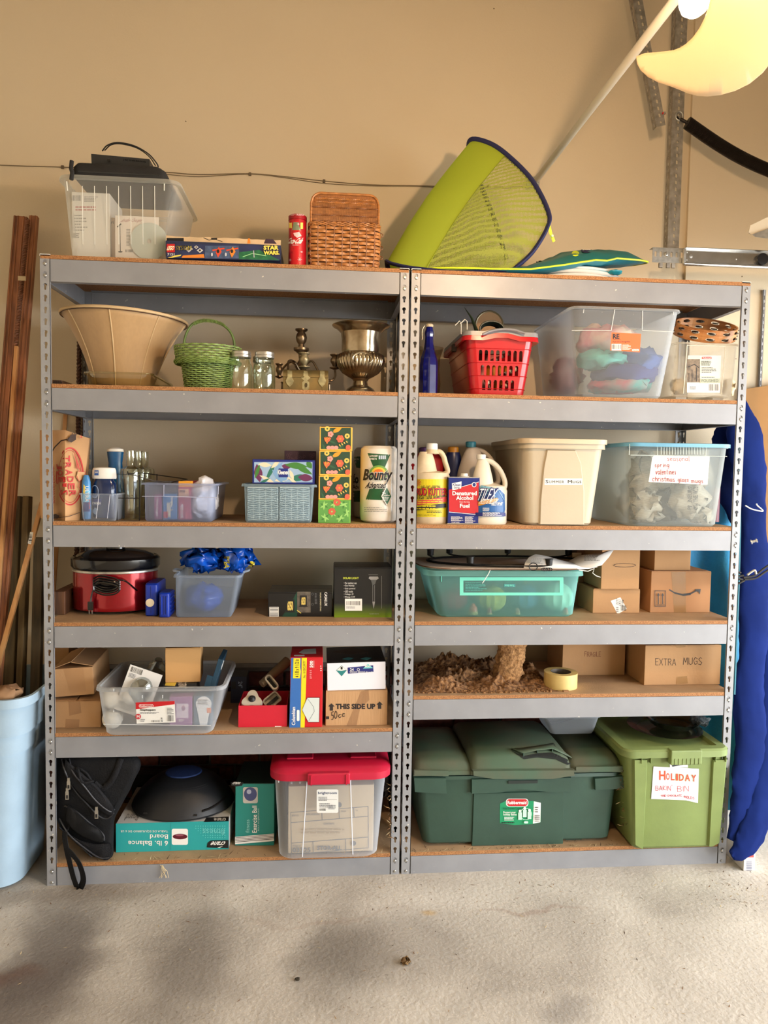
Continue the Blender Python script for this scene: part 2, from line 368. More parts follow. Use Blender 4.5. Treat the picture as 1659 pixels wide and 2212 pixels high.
# ================================================================ the setting
WY = .52            # wall plane behind the shelves
def mat_wall():
    m, N, L, P = newmat('painted_drywall'); tc = N.new('ShaderNodeTexCoord')
    t = N.new('ShaderNodeTexNoise'); t.inputs['Scale'].default_value = 1.3; t.inputs['Detail'].default_value = 3; L.new(tc.outputs['Object'], t.inputs[0])
    r = N.new('ShaderNodeValToRGB'); L.new(t.outputs[0], r.inputs[0])
    r.color_ramp.elements[0].color = lin((201, 184, 156)); r.color_ramp.elements[1].color = lin((211, 195, 167))
    v = N.new('ShaderNodeTexVoronoi'); v.inputs['Scale'].default_value = 5.5; L.new(tc.outputs['Object'], v.inputs[0])
    t2 = N.new('ShaderNodeTexNoise'); t2.inputs['Scale'].default_value = 130; L.new(tc.outputs['Object'], t2.inputs[0])
    a = N.new('ShaderNodeMath'); a.operation = 'MULTIPLY_ADD'; a.inputs[1].default_value = .02; L.new(t2.outputs[0], a.inputs[0]); L.new(v.outputs['Distance'], a.inputs[2])
    c = N.new('ShaderNodeMath'); c.operation = 'LESS_THAN'; c.inputs[1].default_value = .028; L.new(a.outputs[0], c.inputs[0])
    x = N.new('ShaderNodeMixRGB'); x.inputs[2].default_value = lin((120, 100, 74)); L.new(c.outputs[0], x.inputs[0]); L.new(r.outputs[0], x.inputs[1])
    L.new(x.outputs[0], P.inputs['Base Color']); P.inputs['Roughness'].default_value = .6
    b = N.new('ShaderNodeBump'); b.inputs['Strength'].default_value = .12; b.inputs['Distance'].default_value = .003; L.new(t2.outputs[0], b.inputs['Height']); L.new(b.outputs[0], P.inputs['Normal'])
    return m
def mat_concrete():
    m, N, L, P = newmat('stained_concrete'); tc = N.new('ShaderNodeTexCoord'); O = tc.outputs['Object']
    def noise_(sc, det=6, dist=0):
        t = N.new('ShaderNodeTexNoise'); t.inputs['Scale'].default_value = sc; t.inputs['Detail'].default_value = det; t.inputs['Distortion'].default_value = dist; L.new(O, t.inputs[0]); return t.outputs[0]
    def ramp(i, stops):
        r = N.new('ShaderNodeValToRGB'); e = r.color_ramp.elements
        while len(e) < len(stops): e.new(.5)
        for k, (p, c) in enumerate(stops): e[k].position = p; e[k].color = c if len(c) == 4 else lin(c)
        L.new(i, r.inputs[0]); return r.outputs[0]
    def mix(f, a, b):
        x = N.new('ShaderNodeMixRGB'); L.new(f, x.inputs[0]) if not isinstance(f, float) else setattr(x.inputs[0], 'default_value', f)
        L.new(a, x.inputs[1]); L.new(b, x.inputs[2]) if not isinstance(b, tuple) else setattr(x.inputs[2], 'default_value', lin(b)); return x.outputs[0]
    base = ramp(noise_(2.2, 8, .4), [(.3, (160, 153, 143)), (.52, (186, 179, 168)), (.75, (212, 206, 195))])
    sp = ramp(noise_(230, 5), [(.60, (0, 0, 0, 1)), (.66, (1, 1, 1, 1))]); zone = ramp(noise_(1.7, 3), [(.36, (0, 0, 0, 1)), (.52, (1, 1, 1, 1))])
    q = N.new('ShaderNodeMath'); q.operation = 'MULTIPLY'; L.new(sp, q.inputs[0]); L.new(zone, q.inputs[1]); q2 = N.new('ShaderNodeMath'); q2.operation = 'MULTIPLY'; q2.inputs[1].default_value = .6; L.new(q.outputs[0], q2.inputs[0])
    base = mix(q2.outputs[0], base, (222, 212, 192))
    dk = ramp(noise_(60, 3), [(.68, (0, 0, 0, 1)), (.72, (1, 1, 1, 1))]); d2 = N.new('ShaderNodeMath'); d2.operation = 'MULTIPLY'; d2.inputs[1].default_value = .45; L.new(dk, d2.inputs[0]); base = mix(d2.outputs[0], base, (112, 98, 84))
    # old oil stains and a brown tyre streak, each at its own spot on the slab
    wob = N.new('ShaderNodeTexNoise'); wob.inputs['Scale'].default_value = 4; wob.inputs['Detail'].default_value = 5; L.new(O, wob.inputs[0])
    sub = N.new('ShaderNodeVectorMath'); sub.operation = 'MULTIPLY_ADD'; sub.inputs[1].default_value = (.28, .28, 0); L.new(wob.outputs['Color'], sub.inputs[0]); L.new(O, sub.inputs[2])
    for px, py, rx, ry, s_, c in [(110, 2060, .15, .32, .75, (78, 70, 66)), (30, 2190, .22, .22, .6, (82, 72, 66)), (430, 2080, .15, .28, .6, (84, 76, 70)), (730, 2060, .13, .22, .55, (86, 80, 72)),
                                  (880, 2050, .28, .17, .42, (92, 84, 76)), (1220, 2195, .1, .06, .4, (84, 80, 80)), (20, 2105, .06, .04, .5, (96, 60, 40)), (1150, 1977, .16, .016, .3, (128, 86, 64)),
                                  (935, 1979, .035, .02, .5, (190, 150, 70)), (700, 1980, .3, .012, .18, (138, 104, 80)), (60, 1935, .5, .06, .4, (104, 88, 70))]:
        p = atz(px, py, 0); mp = N.new('ShaderNodeVectorMath'); mp.operation = 'SUBTRACT'; mp.inputs[1].default_value = (p.x + .14, p.y + .14, 0); L.new(sub.outputs[0], mp.inputs[0])
        sc_ = N.new('ShaderNodeVectorMath'); sc_.operation = 'MULTIPLY'; sc_.inputs[1].default_value = (1 / rx, 1 / ry, 0); L.new(mp.outputs[0], sc_.inputs[0])
        ln = N.new('ShaderNodeVectorMath'); ln.operation = 'LENGTH'; L.new(sc_.outputs[0], ln.inputs[0])
        mr = N.new('ShaderNodeMapRange'); mr.interpolation_type = 'SMOOTHSTEP'; mr.inputs[1].default_value = .3; mr.inputs[2].default_value = 1.5; mr.inputs[3].default_value = s_; mr.inputs[4].default_value = 0
        L.new(ln.outputs['Value'], mr.inputs[0]); base = mix(mr.outputs[0], base, c)
    L.new(base, P.inputs['Base Color']); P.inputs['Roughness'].default_value = .75
    b = N.new('ShaderNodeBump'); b.inputs['Strength'].default_value = .6; b.inputs['Distance'].default_value = .004; L.new(noise_(70, 8), b.inputs['Height']); L.new(b.outputs[0], P.inputs['Normal'])
    return m
WALL = mat_wall(); CONC = mat_concrete()
def struct(o, label=None):
    o['kind'] = 'structure'
    if label: o['label'] = label
    return o
X0, X1, CZ = -1.5, DOOR_X, 3.7
struct(G().box(X0, X1 + .3, -6.2, WY + .4, -.15, 0, CONC).build('floor', smooth=0), 'stained grey concrete garage slab')
drive = struct(G().box(X1 + .3, 16, -12, 6, -.2, -.04, M((190, 186, 178), .8, nz=.1, sc=3)).build('trim_2', smooth=0), 'pale concrete driveway outside the garage door')
BZ = .63   # top of the brick stem wall
wb = struct(G().box(X0, X1, WY, WY + .15, BZ, CZ, WALL).build('wall_back', smooth=0), 'cream painted drywall above a brick base')
# brick stem wall: each brick a part of the wall, mortar bed behind
MORT = M((116, 108, 98), .9, nz=.2, sc=30, bump=.5, bsc=120)
BR = [M(c, .85, nz=.3, sc=40, bump=.6, bsc=160) for c in ((112, 56, 44), (98, 48, 40), (128, 70, 54), (84, 44, 38))]
G().box(X0, X1, WY + .012, WY + .14, 0, BZ, MORT).build('mortar_bed', wb, smooth=0)
bm = []
for c in BR:
    g = G(); g.box(-.0975, .0975, 0, .06, -.028, .028, c); me = g.build('brick_proto', smooth=0); bm.append(me.data); bpy.data.objects.remove(me)
for row in range(9):
    z = .035 + row * .0665
    for i in range(16):
        x = -.35 + i * .206 + (.103 if row % 2 else 0)
        o = bpy.data.objects.new('brick', rnd.choice(bm)); COL.objects.link(o); o.parent = wb
        o.location = (x, WY - .004 + rnd.uniform(-.003, .003), z)
ledge = struct(G().box(X0, X1, WY - .012, WY + .02, BZ - .012, BZ + .004, M((150, 142, 130), .7, nz=.2)).build('trim_3', smooth=0), 'thin grey edge where the drywall meets the brick')
# slightly proud wall section on the right with a painted edge
pxr = xs(1475, WY - .02, 1.9)
struct(G().box(pxr, X1, WY - .014, WY + .01, BZ + .004, CZ, WALL).build('trim_1', smooth=0), 'proud cream drywall section right of the vertical joint')
struct(G().box(X0 - .15, X0, -6.2, WY + .15, 0, CZ, WALL).build('wall_left', smooth=0))
struct(G().box(X0, X1, -6.35, -6.2, 0, CZ, WALL).build('wall_front', smooth=0))
g = G(); g.box(X1, X1 + .15, -6.35, WY + .15, DH, CZ, WALL); g.box(X1, X1 + .15, DY1, WY + .15, 0, DH, WALL); g.box(X1, X1 + .15, -6.35, DY0, 0, DH, WALL)
struct(g.build('wall_right', smooth=0), 'cream wall round the open garage door')
struct(G().box(X0 - .15, X1 + .15, -6.35, WY + .15, CZ, CZ + .12, M((226, 216, 198), .8)).build('ceiling', smooth=0))

# the open door, rolled up overhead out of frame on the right
gd = thing('garage_door', 'white sectional garage door rolled up overhead beyond the right edge', 'door', (2.62, -2.6, 2.25))
for k in range(4): bev(G().box(k * .56, k * .56 + .552, -2.65, 2.68, 0, .045, M((206, 202, 194), .5)).build('door_panel', gd, smooth=0), .004, 1)
# ================================================================ shelving
P_, Z0, UW, UD = .0381, 2.1095, 1.219, .457
KL = (0, 11, 23, 32, 42, 54); KR = (0, 11, 23, 32, 39, 54)
UX = (0, 1.227)
ZL = [Z0 - k * P_ + .026 for k in KL]; ZR = [Z0 - k * P_ + .026 for k in KR]
def metal_paint(rgb, rough=.42):
    m, N, L, P = newmat('grey_steel'); tc = N.new('ShaderNodeTexCoord'); P.inputs['Roughness'].default_value = rough; P.inputs['Metallic'].default_value = .15
    t = N.new('ShaderNodeTexNoise'); t.inputs['Scale'].default_value = 9; t.inputs['Detail'].default_value = 5; L.new(tc.outputs['Object'], t.inputs[0])
    r = N.new('ShaderNodeValToRGB'); L.new(t.outputs[0], r.inputs[0]); a = lin(rgb)
    r.color_ramp.elements[0].position = .3; r.color_ramp.elements[0].color = tuple(x * .9 for x in a[:3]) + (1,); r.color_ramp.elements[1].position = .7; r.color_ramp.elements[1].color = tuple(x * 1.07 for x in a[:3]) + (1,)
    t3 = N.new('ShaderNodeTexNoise'); t3.inputs['Scale'].default_value = 70; t3.inputs['Detail'].default_value = 3; L.new(tc.outputs['Object'], t3.inputs[0])
    r3 = N.new('ShaderNodeValToRGB'); L.new(t3.outputs[0], r3.inputs[0]); r3.color_ramp.elements[0].position = .71; r3.color_ramp.elements[1].position = .74
    x = N.new('ShaderNodeMixRGB'); L.new(r3.outputs[0], x.inputs[0]); L.new(r.outputs[0], x.inputs[1]); x.inputs[2].default_value = lin((206, 200, 190))
    L.new(x.outputs[0], P.inputs['Base Color']); return m
STEEL = metal_paint((150, 151, 154)); STEEL2 = metal_paint((142, 143, 147)); ZINC = M((176, 176, 172), .35, .8, nz=.15, sc=60)
def mat_board():
    m, N, L, P = newmat('particle_board'); tc = N.new('ShaderNodeTexCoord'); P.inputs['Roughness'].default_value = .8
    t = N.new('ShaderNodeTexNoise'); t.inputs['Scale'].default_value = 330; t.inputs['Detail'].default_value = 4; L.new(tc.outputs['Object'], t.inputs[0])
    r = N.new('ShaderNodeValToRGB'); L.new(t.outputs[0], r.inputs[0]); e = r.color_ramp.elements
    e[0].position = .32; e[0].color = lin((122, 80, 46)); e[1].position = .7; e[1].color = lin((182, 134, 86)); n = e.new(.5); n.color = lin((156, 106, 62))
    L.new(r.outputs[0], P.inputs['Base Color']); b = N.new('ShaderNodeBump'); b.inputs['Strength'].default_value = .4; b.inputs['Distance'].default_value = .002
    L.new(t.outputs[0], b.inputs['Height']); L.new(b.outputs[0], P.inputs['Normal']); return m
BOARD = mat_board(); BTOP = M((172, 142, 108), .8, nz=.14, sc=7, bump=.2, bsc=200)
KEY = [(.0062 * cos(a) , .004 + .0062 * sin(a)) for a in [R(-60 + 300 * k / 12) for k in range(13)]] + [(-.0031, -.0100), (-.0016, -.0118), (.0016, -.0118), (.0031, -.0100)]
def post(parent, sx, sy, x, y):
    """L-shaped post with real keyhole slots; sx, sy point from the corner inwards"""
    g = G(); wd = .032; n = 56; top = Z0 + .022; hx = .016
    for flange in (0, 1):
        if flange == 0: fn = lambda u, v, d: (x + sx * u, y + sy * d, v)
        else: fn = lambda u, v, d: (x + sx * d, y + sy * u, v)
        for k in range(-1, n):
            zc = Z0 - k * P_; za = min(zc + P_ / 2, top); zb = max(zc - P_ / 2, 0) if k < n - 1 else 0
            if za - zb < .006: continue
            holes = [[(hx + a, zc + b) for a, b in KEY]] if k >= 0 and zc > .012 and k < n - 1 else []
            g.plate([(0, zb), (wd, zb), (wd, za), (0, za)], holes, fn, 0, .0018, STEEL, edges=False)
        g.box(*sorted((x + sx * wd, x + sx * (wd - .0018))), *sorted((y, y + sy * .006)), 0, top, STEEL) if flange == 0 else None
    return g.build('post', parent, smooth=30)
def unit(ux, ks, label, tilt=0):
    root = thing('shelving_unit', label, 'shelf', (ux, 0, 0), group=None)
    for sx, sy, x, y in ((1, 1, 0, 0), (-1, 1, UW, 0), (1, -1, 0, UD), (-1, -1, UW, UD)): post(root, sx, sy, x, y)
    for x in (0, UW - .033): G().box(x, x + .033, -.001, .033, Z0 + .022, Z0 + .028, M((208, 206, 200), .5)).build('post_cap', root, smooth=0)
    for k in ks:
        zr = Z0 - k * P_; zt, zb = zr + .012, zr - .060
        for y, sy in ((.0025, 1), (UD - .0025, -1)):
            g = G(); g.box(.034, UW - .034, *sorted((y - .002 * sy, y + .0 * sy)), zb, zt, STEEL2)
            g.box(.003, UW - .003, *sorted((y, y + .0018 * sy)), zb, zt, STEEL2)
            g.box(.003, UW - .003, *sorted((y, y + .022 * sy)), zb, zb + .002, STEEL2); g.box(.034, UW - .034, *sorted((y, y + .028 * sy)), zt - .002, zt, STEEL2)
            g.build('front_beam' if sy > 0 else 'rear_beam', root, smooth=0)
        for x, sx in ((.0025, 1), (UW - .0025, -1)):
            g = G(); g.box(*sorted((x, x + .0018 * sx)), .01, UD - .01, zb, zt, STEEL2); g.box(*sorted((x, x + .02 * sx)), .035, UD - .035, zb, zb + .002, STEEL2)
            g.build('side_beam', root, smooth=0)
        for x in (.016, UW - .016):
            for j in (0, 1):
                g = G(); g.lathe([(.0, .0035), (.0035, .0034), (.0052, .002), (.0056, 0), (.0056, -.002)], ZINC, n=12, cap0=False)
                o = g.build('rivet', root); o.rotation_euler = (R(90), 0, 0); o.location = (x, .0005, zr - j * P_ - .003)
                g = G()
        g = G(); g.box(.002, UW - .002, .001 if k not in (0,) else -.001, UD - .004, zr + .013, zr + .0255, BOARD); g.box(.003, UW - .003, .002, UD - .005, zr + .0255, zr + .026, BTOP)
        b = g.build('shelf_board', root, smooth=0)
    return root
unit(0, KL, 'left grey steel shelving unit with six particle board shelves')
unit(1.227, KR, 'right grey steel shelving unit with six particle board shelves')
# ================================================================ builders shared by the things on the shelves
from mathutils.bvhtree import BVHTree
def mw(root): return Matrix.Translation(root.location) @ root.rotation_euler.to_matrix().to_4x4()
def pxp(root, p0=(0, 0, 0), n=(0, -1, 0)):
    """print position on a flat face of a thing, found along the sight line of a photo pixel"""
    W = mw(root) if root else Matrix(); I = W.inverted(); P0 = W @ Vector(p0); N_ = (W.to_3x3() @ Vector(n)).normalized()
    def f(px, py, l):
        r = ray(px, py); t = (P0 - CAM).dot(N_) / r.dot(N_); return tuple(I @ (CAM + r * t + N_ * l))
    return f
def pxs(root, *objs):
    """the same on a curved surface"""
    W = mw(root) if root else Matrix(); I = W.inverted(); V, F = [], []
    for o in objs:
        T = W if o is not root else Matrix()
        if o is root: T = mw(root)
        else: T = W @ Matrix.Translation(o.location) @ o.rotation_euler.to_matrix().to_4x4()
        k = len(V); V += [T @ v.co for v in o.data.vertices]; F += [tuple(k + i for i in p.vertices) for p in o.data.polygons]
    bv = BVHTree.FromPolygons(V, F); last = [None]
    def f(px, py, l):
        h = bv.ray_cast(CAM, ray(px, py).normalized())
        if h[0] is None: h = bv.find_nearest(at(px, py, (last[0] or V[0]).y))
        p, nn = h[0], h[1]; last[0] = p
        if nn.dot(p - CAM) > 0: nn = -nn
        return tuple(I @ (p + nn * l))
    f.curved = True; return f
CARD = M((174, 134, 92), .85, nz=.06, sc=5, bump=.12, bsc=90); CARD2 = M((160, 120, 80), .85, nz=.08, sc=6, bump=.12, bsc=90)
CARDIN = M((150, 112, 74), .9); TAPE = plastic((196, 160, 110), clear=.35, rough=.15, tl=.1)
class Box: pass
def boxat(name, label, cat, zb, Y, p0, p1, pyt, dep, rz=0, group=None, H=None, tilt=None):
    """empty at the front left bottom corner of a box, sized from the photo"""
    b = Box(); x0 = xs(p0, Y, zb); x1 = xs(p1, Y, zb); b.W = (x1 - x0) / cos(rz); b.H = H or zs(pyt, (x0 + x1) / 2, Y) - zb; b.D = dep; b.Y = Y; b.z = zb
    b.r = thing(name, label, cat, (x0, Y, zb), rz, group)
    if tilt: b.r.rotation_euler = (0, tilt, rz)
    b.f = lambda: pxp(b.r); b.top = lambda: pxp(b.r, (0, 0, b.H), (0, 0, 1)); return b
def carton(name, label, zb, Y, p0, p1, pyt, dep, rz=0, m=None, flaps=True, group=None, cat='box', bname='body', H=None, tilt=None):
    m = m or CARD; b = boxat(name, label, cat, zb, Y, p0, p1, pyt, dep, rz, group, H, tilt)
    g = G(); g.box(0, b.W, 0, b.D, 0, b.H - (.003 if flaps else 0), m); bev(g.build(bname, b.r, smooth=0), .0012, 1)
    if flaps:
        for y0, y1 in ((0, b.D / 2 - .001), (b.D / 2 + .001, b.D)):
            G().box(.001, b.W - .001, y0, y1, b.H - .003, b.H, m).build('flap', b.r, smooth=0)
    return b
def tote(name, label, zb, Y, b0, b1, t0, t1, pyt, dep, m, r=.035, fl=.03, rim=.016, ro=.012, cat='bin', rz=0, rimm=None, steps=None, bottom=True, hinge=None):
    """open tapered bin: one thin wall from rounded rings, plus a rolled rim"""
    b = Box(); x0, x1 = xs(b0, Y, zb), xs(b1, Y, zb); cx = (x0 + x1) / 2; H = zs(pyt, cx, Y - fl) - zb
    u0, u1 = xs(t0, Y - fl - ro, zb + H), xs(t1, Y - fl - ro, zb + H)
    b.W0, b.W1, b.H, b.D0, b.D1 = x1 - x0, u1 - u0 - 2 * ro, H, dep, dep + 2 * fl; b.dx = (u0 + u1) / 2 - cx
    b.r = thing(name, label, cat, (cx, Y + dep / 2, zb), rz); b.ro = ro; b.rim = rim; rs = []
    prof = steps or [(0, .97), (.02, 1), (1, 1)]
    b.ring = lambda v, grow=0, n=4: rrect(b.W0 + (b.W1 - b.W0) * v + 2 * grow, b.D0 + (b.D1 - b.D0) * v + 2 * grow, r + grow, H * v, n, b.dx * v, 0)
    g = G(); rs = [[(p[0] * .96, p[1] * .96, .0006) for p in b.ring(0)], b.ring(.03)] + [b.ring(v, gr) for v, gr in (steps or [])] + [b.ring(1 - rim / H / 2, steps[-1][1] if steps else 0)]
    rs[1] = [(p[0], p[1], max(p[2], .008)) for p in rs[1]]
    g.rings(rs, m, cap0=True, cap1=False); b.body = g.build('body', b.r)
    g = G(); v1, v0 = 1, 1 - rim / H
    lo = [(p[0], p[1], H - rim) for p in b.ring(1, ro)]; up = [(p[0], p[1], H) for p in b.ring(1, ro * .8)]; inn = [(p[0], p[1], H) for p in b.ring(1, -.001)]; inb = [(p[0], p[1], H - rim * .4) for p in b.ring(1, -.001)]
    lo2 = [(p[0], p[1], H - rim) for p in b.ring(1, 0)]
    g.rings([lo2, lo, up, inn, inb], rimm or m, False, False); b.rimo = g.build('rim', b.r)
    nrm = Vector((0, -H, -(fl))).normalized()
    b.f = lambda: pxp(b.r, (0, -b.D0 / 2, 0), nrm); return b
def lid(b, m, h=.02, ov=.004, z0=None, name='lid', crown=.006):
    H = b.H if z0 is None else z0; g = G(); q = b.ro + ov
    A = [(p[0], p[1], H - h * .7) for p in b.ring(1, q)]; B = [(p[0], p[1], H + h * .2) for p in b.ring(1, q)]; C = [(p[0], p[1], H + h * .3) for p in b.ring(1, q - .006)]
    D_ = [(p[0], p[1], H + h * .3 - crown) for p in b.ring(1, q - .022)]
    g.rings([A, B, C, D_], m, False, True); return g.build(name, b.r)
def blob(g, c, r, m, n=14, k=9, amp=.12, seed=1, sq=1.0, zmin=None):
    """lumpy ellipsoid"""
    rs = []
    for i in range(k + 1):
        th = pi * (i + .02) / (k + .04); ring = []
        for j in range(n):
            ph = 2 * pi * j / n; d = Vector((sin(th) * cos(ph), sin(th) * sin(ph), -cos(th)))
            q = 1 + amp * noise.noise(d * 2.2 + Vector((seed * 3.1, seed, 0))) * 2
            p = Vector((c[0] + r[0] * d.x * q, c[1] + r[1] * d.y * q, c[2] + r[2] * d.z * q))
            if zmin is not None: p.z = max(p.z, zmin)
            ring.append(p)
        rs.append(ring)
    return g.rings(rs, m)
def sweep(pts, k=8):
    """Catmull-Rom through the points"""
    P = [Vector(p) for p in pts]; P = [P[0] * 2 - P[1]] + P + [P[-1] * 2 - P[-2]]; out = []
    for i in range(1, len(P) - 2):
        a, b, c, d = P[i - 1:i + 3]
        for j in range(k):
            t = j / k; out.append(.5 * ((2 * b) + (c - a) * t + (2 * a - 5 * b + 4 * c - d) * t * t + (3 * b - a - 3 * c + d) * t ** 3))
    out.append(P[-2]); return out
def loc(root, p): return tuple(mw(root).inverted() @ Vector(p))
def crumple(name, m, W, H, D, n=14, amp=.02, seed=3, parent=None, sub=True, zflat=True):
    g = G(); blob(g, (0, 0, H / 2), (W / 2, D / 2, H / 2), m, n=n * 2, k=n, amp=0, seed=seed); o = g.build(name, parent, smooth=70)
    for v in o.data.vertices:
        d = noise.noise_vector(v.co * (3.2 / max(W, H)) * 2 + Vector((seed, 0, 0))); e = noise.noise_vector(v.co * (9 / max(W, H)) + Vector((0, seed, 0)))
        v.co += d * amp * 1.4 + e * amp * .6
        if zflat: v.co.z = max(v.co.z, 0.0005)
    return o
# ================================================================ top shelf, left unit
T = ZL[0] + .0005; LD = 'l'
b = tote('storage_tote', 'frosted clear lidless tote with black case on its rim, left end of the top shelf', T, .045, 152, 352, 119, 388, 384, .33, plastic((232, 232, 226), .58, .4, .45), r=.03, fl=.022, rim=.012, ro=.014)
RIBM = plastic((246, 246, 240), .12)
for i in range(8):   # moulded ribs on the front
    px = 178 + i * 26
    if px > 350: break
    f = b.f(); p0, p1 = f(px - 2, 405, .0004), f(px + 2, 535, .0004)
    g = G(); v = [f(px - 4, 402, .0005), f(px + 3, 402, .0005), f(px + 3, 528, .0005), f(px, 528, .0005)]
    g.tube([f(px, 402, .0008), f(px + 1, 528, .0008)], .0012, RIBM, n=6); g.build('rib', b.r)
for px in (144, 355):
    g = G(); f = b.f(); g.tube([f(px, 392, .001), f(px + (2 if px < 200 else 0), 412, .001)], .002, RIBM, n=6); g.build('gusset', b.r)
g = G(); [g.box(x - .03, x + .03, -.16, -.1, -.0003, .004, M((190, 188, 180), .5)) for x in (-.1, .1)]; g.build('foot', b.r, smooth=0)
q = carton('packaging_box', 'white printed product box standing inside the frosted tote on the top shelf', T + .012, .085, 156, 238, 416, .16, m=WHT, flaps=False)
d = Dec(q.f()); d.bars(152, 434, 176, 422, GRY, 12); d.fine(182, 436, 212, 424, 4, GRY, 2); d.fine(163, 456, 226, 444, 2, M((196, 120, 120), .6), 3); d.fine(150, 500, 190, 462, 6, M((170, 168, 165), .6), 4); d.fine(152, 514, 175, 503, 3, GRY, 5); d.build('label', q.r)
q = carton('slim_carton', 'peach coloured slim carton behind the card in the frosted tote', T + .012, .10, 225, 262, 470, .1, m=M((214, 186, 160), .7), flaps=False)
Dec(q.f()).text('Chri', 228, 484, 246, 476, GRY).build('label', q.r)
q = boxat('greeting_card', 'white card with a lamp drawing and script title inside the frosted tote', 'card', T + .012, .068, 249, 343, 467, .004)
bev(G().box(0, q.W, 0, .004, 0, q.H, M((236, 226, 216), .6)).build('sheet', q.r, smooth=0), .0005, 1)
d = Dec(q.f()); d.text('Jordan Concept', 262, 482, 306, 472, M((150, 60, 60), .6), sh=.3, bold=0); d.line([(259, 488), (260, 542)], 1.6, BLK); d.line([(254, 490), (261, 484)], 3, BLK); d.ell(260, 544, 5, 1.6, BLK); d.bars(271, 545, 287, 539, BLK, 8); d.fine(273, 532, 282, 494, 12, GRY, 6); d.build('drawing', q.r)
g = G(); c = at(321, 513, .055); rr_ = 38 / FPX * (.055 - CAM.y)
g.lathe([(.0075, 0), (rr_, 0), (rr_, .0014), (.0075, .0014)], M((196, 204, 196), .25, nz=.05), n=40, cap0=False, cap1=False)
g.lathe([(.02, -.0002), (.0075, -.0002)], M((226, 226, 220), .3), n=24, cap0=False, cap1=False)
tag(g.build('compact_disc'), 'pale silver compact disc leaning against the front inside the frosted tote', 'disc', loc=(c.x, .064, T + .012 + rr_)).rotation_euler = (R(90), 0, 0)
# black laptop case, router
zt = b.H + T + .0006
def w(px, py, Y): return at(px, py, Y)
xl, xr = xs(156, .02, zt), xs(359, .02, zt); r = thing('laptop_case', 'black padded laptop case lying across the rim of the frosted tote', 'case', ((xl + xr) / 2, .17, zt)); W_ = xr - xl; hh = .045
BF = M((26, 25, 26), .75, nz=.2, sc=20, bump=.3, bsc=150)
g = G(); g.rings([rrect(W_, .30, .02, 0), rrect(W_ + .004, .304, .022, .010), rrect(W_ - .004, .298, .02, hh * .7, cx=-.003), rrect(W_ - .03, .28, .02, hh, cx=-.008)], BF); g.build('sleeve', r)
g = G(); g.tube([(-W_ / 2 - .001, -.15, .045), (-W_ / 2 - .002, -.155, .02), (-W_ / 2 + .004, -.162, .004), (-W_ / 2 + .002, -.165, -.02)], .007, BF); g.build('corner_flap', r)
g = G(); g.tube([(x, -.1535, .012) for x in (-W_ / 2 + .02, 0, W_ / 2 - .02)], .0018, M((60, 60, 60), .4, .5), n=6); g.build('zip', r)
zr_ = zt + hh + .0006; x0 = xs(196, .05, zr_); x1 = xs(322, .05, zr_); r = thing('router', 'slim black router with a looping cable on top of the laptop case', 'router', (x0, .05, zr_), rot=(0, R(2.2), 0)); W_ = x1 - x0
MP = M((30, 30, 31), .45)
g = G(); g.prism([(0.01, 0), (.16, 0), (.17, .038), (0, .038)], lambda u, v, dd: (dd, u, v), 0, W_, MP); g.build('casing', r, smooth=0)
g = G(); [g.box(W_ * .55 + i * .007, W_ * .55 + i * .007 + .003, -.0006, .004, .027, .031, M((8, 8, 8), .6)) for i in range(11)]; g.build('vent_slot', r, smooth=0)
g = G(); g.lathe([(0, .0015), (.006, .001), (.0065, 0)], M((18, 18, 18), .3)); o = g.build('logo_disc', r); o.location = (W_ * .3, .0018, .022); o.rotation_euler = (R(90), 0, 0)
g = G(); L_ = lambda px, py, Y: loc(r, at(px, py, Y))
g.tube(sweep([L_(221, 326, .08), L_(232, 314, .07), L_(255, 308, .06), L_(290, 315, .06), (.158 + .0, .0, .05) if 0 else L_(320, 332, .06), L_(338, 352, .07), L_(342, 361, .08)]), .0022, BLK, n=8); g.build('cable', r)
g = G(); g.tube(sweep([L_(226, 325, .09), L_(240, 313, .08), L_(262, 311, .07), L_(296, 320, .07), L_(322, 338, .07), L_(336, 358, .08)]), .0018, BLK, n=8); g.build('cable', r)
# toy box
Y = .01; q = boxat('toy_set_box', 'battered dark blue building toy box with torn top beside the frosted tote', 'box', T, Y, 358, 606, 512, .2)
z1 = zs(560, .6, Y) - T + .006; z2 = zs(525, .6, Y) - T; BB = M((30, 38, 66), .5, nz=.2, sc=9); z1 = max(z1, .012)
g = G(); g.prism([(0, z1), (.03, 0), (.2, 0), (.2, z2), (0, z2)], lambda u, v, dd: (dd, u, v), 0, q.W, BB); g.build('body', q.r, smooth=0)
g = G(); n = 24; CR = M((206, 178, 140), .7, nz=.12, sc=14)
top = [(q.W * k / n, q.H + rnd.uniform(-.003, .001)) for k in range(n, -1, -1)]
g.prism([(0, z2), (q.W, z2)] + top, lambda u, v, dd: (u, .004 + (v - z2) * .25 + dd, v), 0, .002, CR); g.build('torn_flap', q.r, smooth=0)
f = pxp(q.r); d = Dec(f)
OR = M((222, 130, 40), .5); YL = M((240, 214, 90), .5)
d.poly([(359, 527), (604, 530), (604, 563), (359, 557)], M((34, 44, 82), .5, nz=.15, sc=30)); d.rect(443, 558, 516, 531, M((66, 84, 116), .5, nz=.3, sc=50)); d.poly([(516, 545), (560, 540), (604, 562), (516, 560)], M((24, 96, 60), .5, nz=.3, sc=40))
d.poly([(395, 552), (440, 549), (442, 557), (392, 557)], OR); d.poly([(362, 557), (378, 552), (392, 550), (390, 553), (372, 557)], YL)
for (cx, cy, s_) in ((408, 538, 9), (432, 541, 7), (424, 534, 5)): d.poly([(cx - s_, cy), (cx, cy - s_ * .7), (cx + s_, cy), (cx, cy + s_ * .8)], M((196, 192, 188), .5)); d.ell(cx, cy, s_ * .3, s_ * .3, BLK)
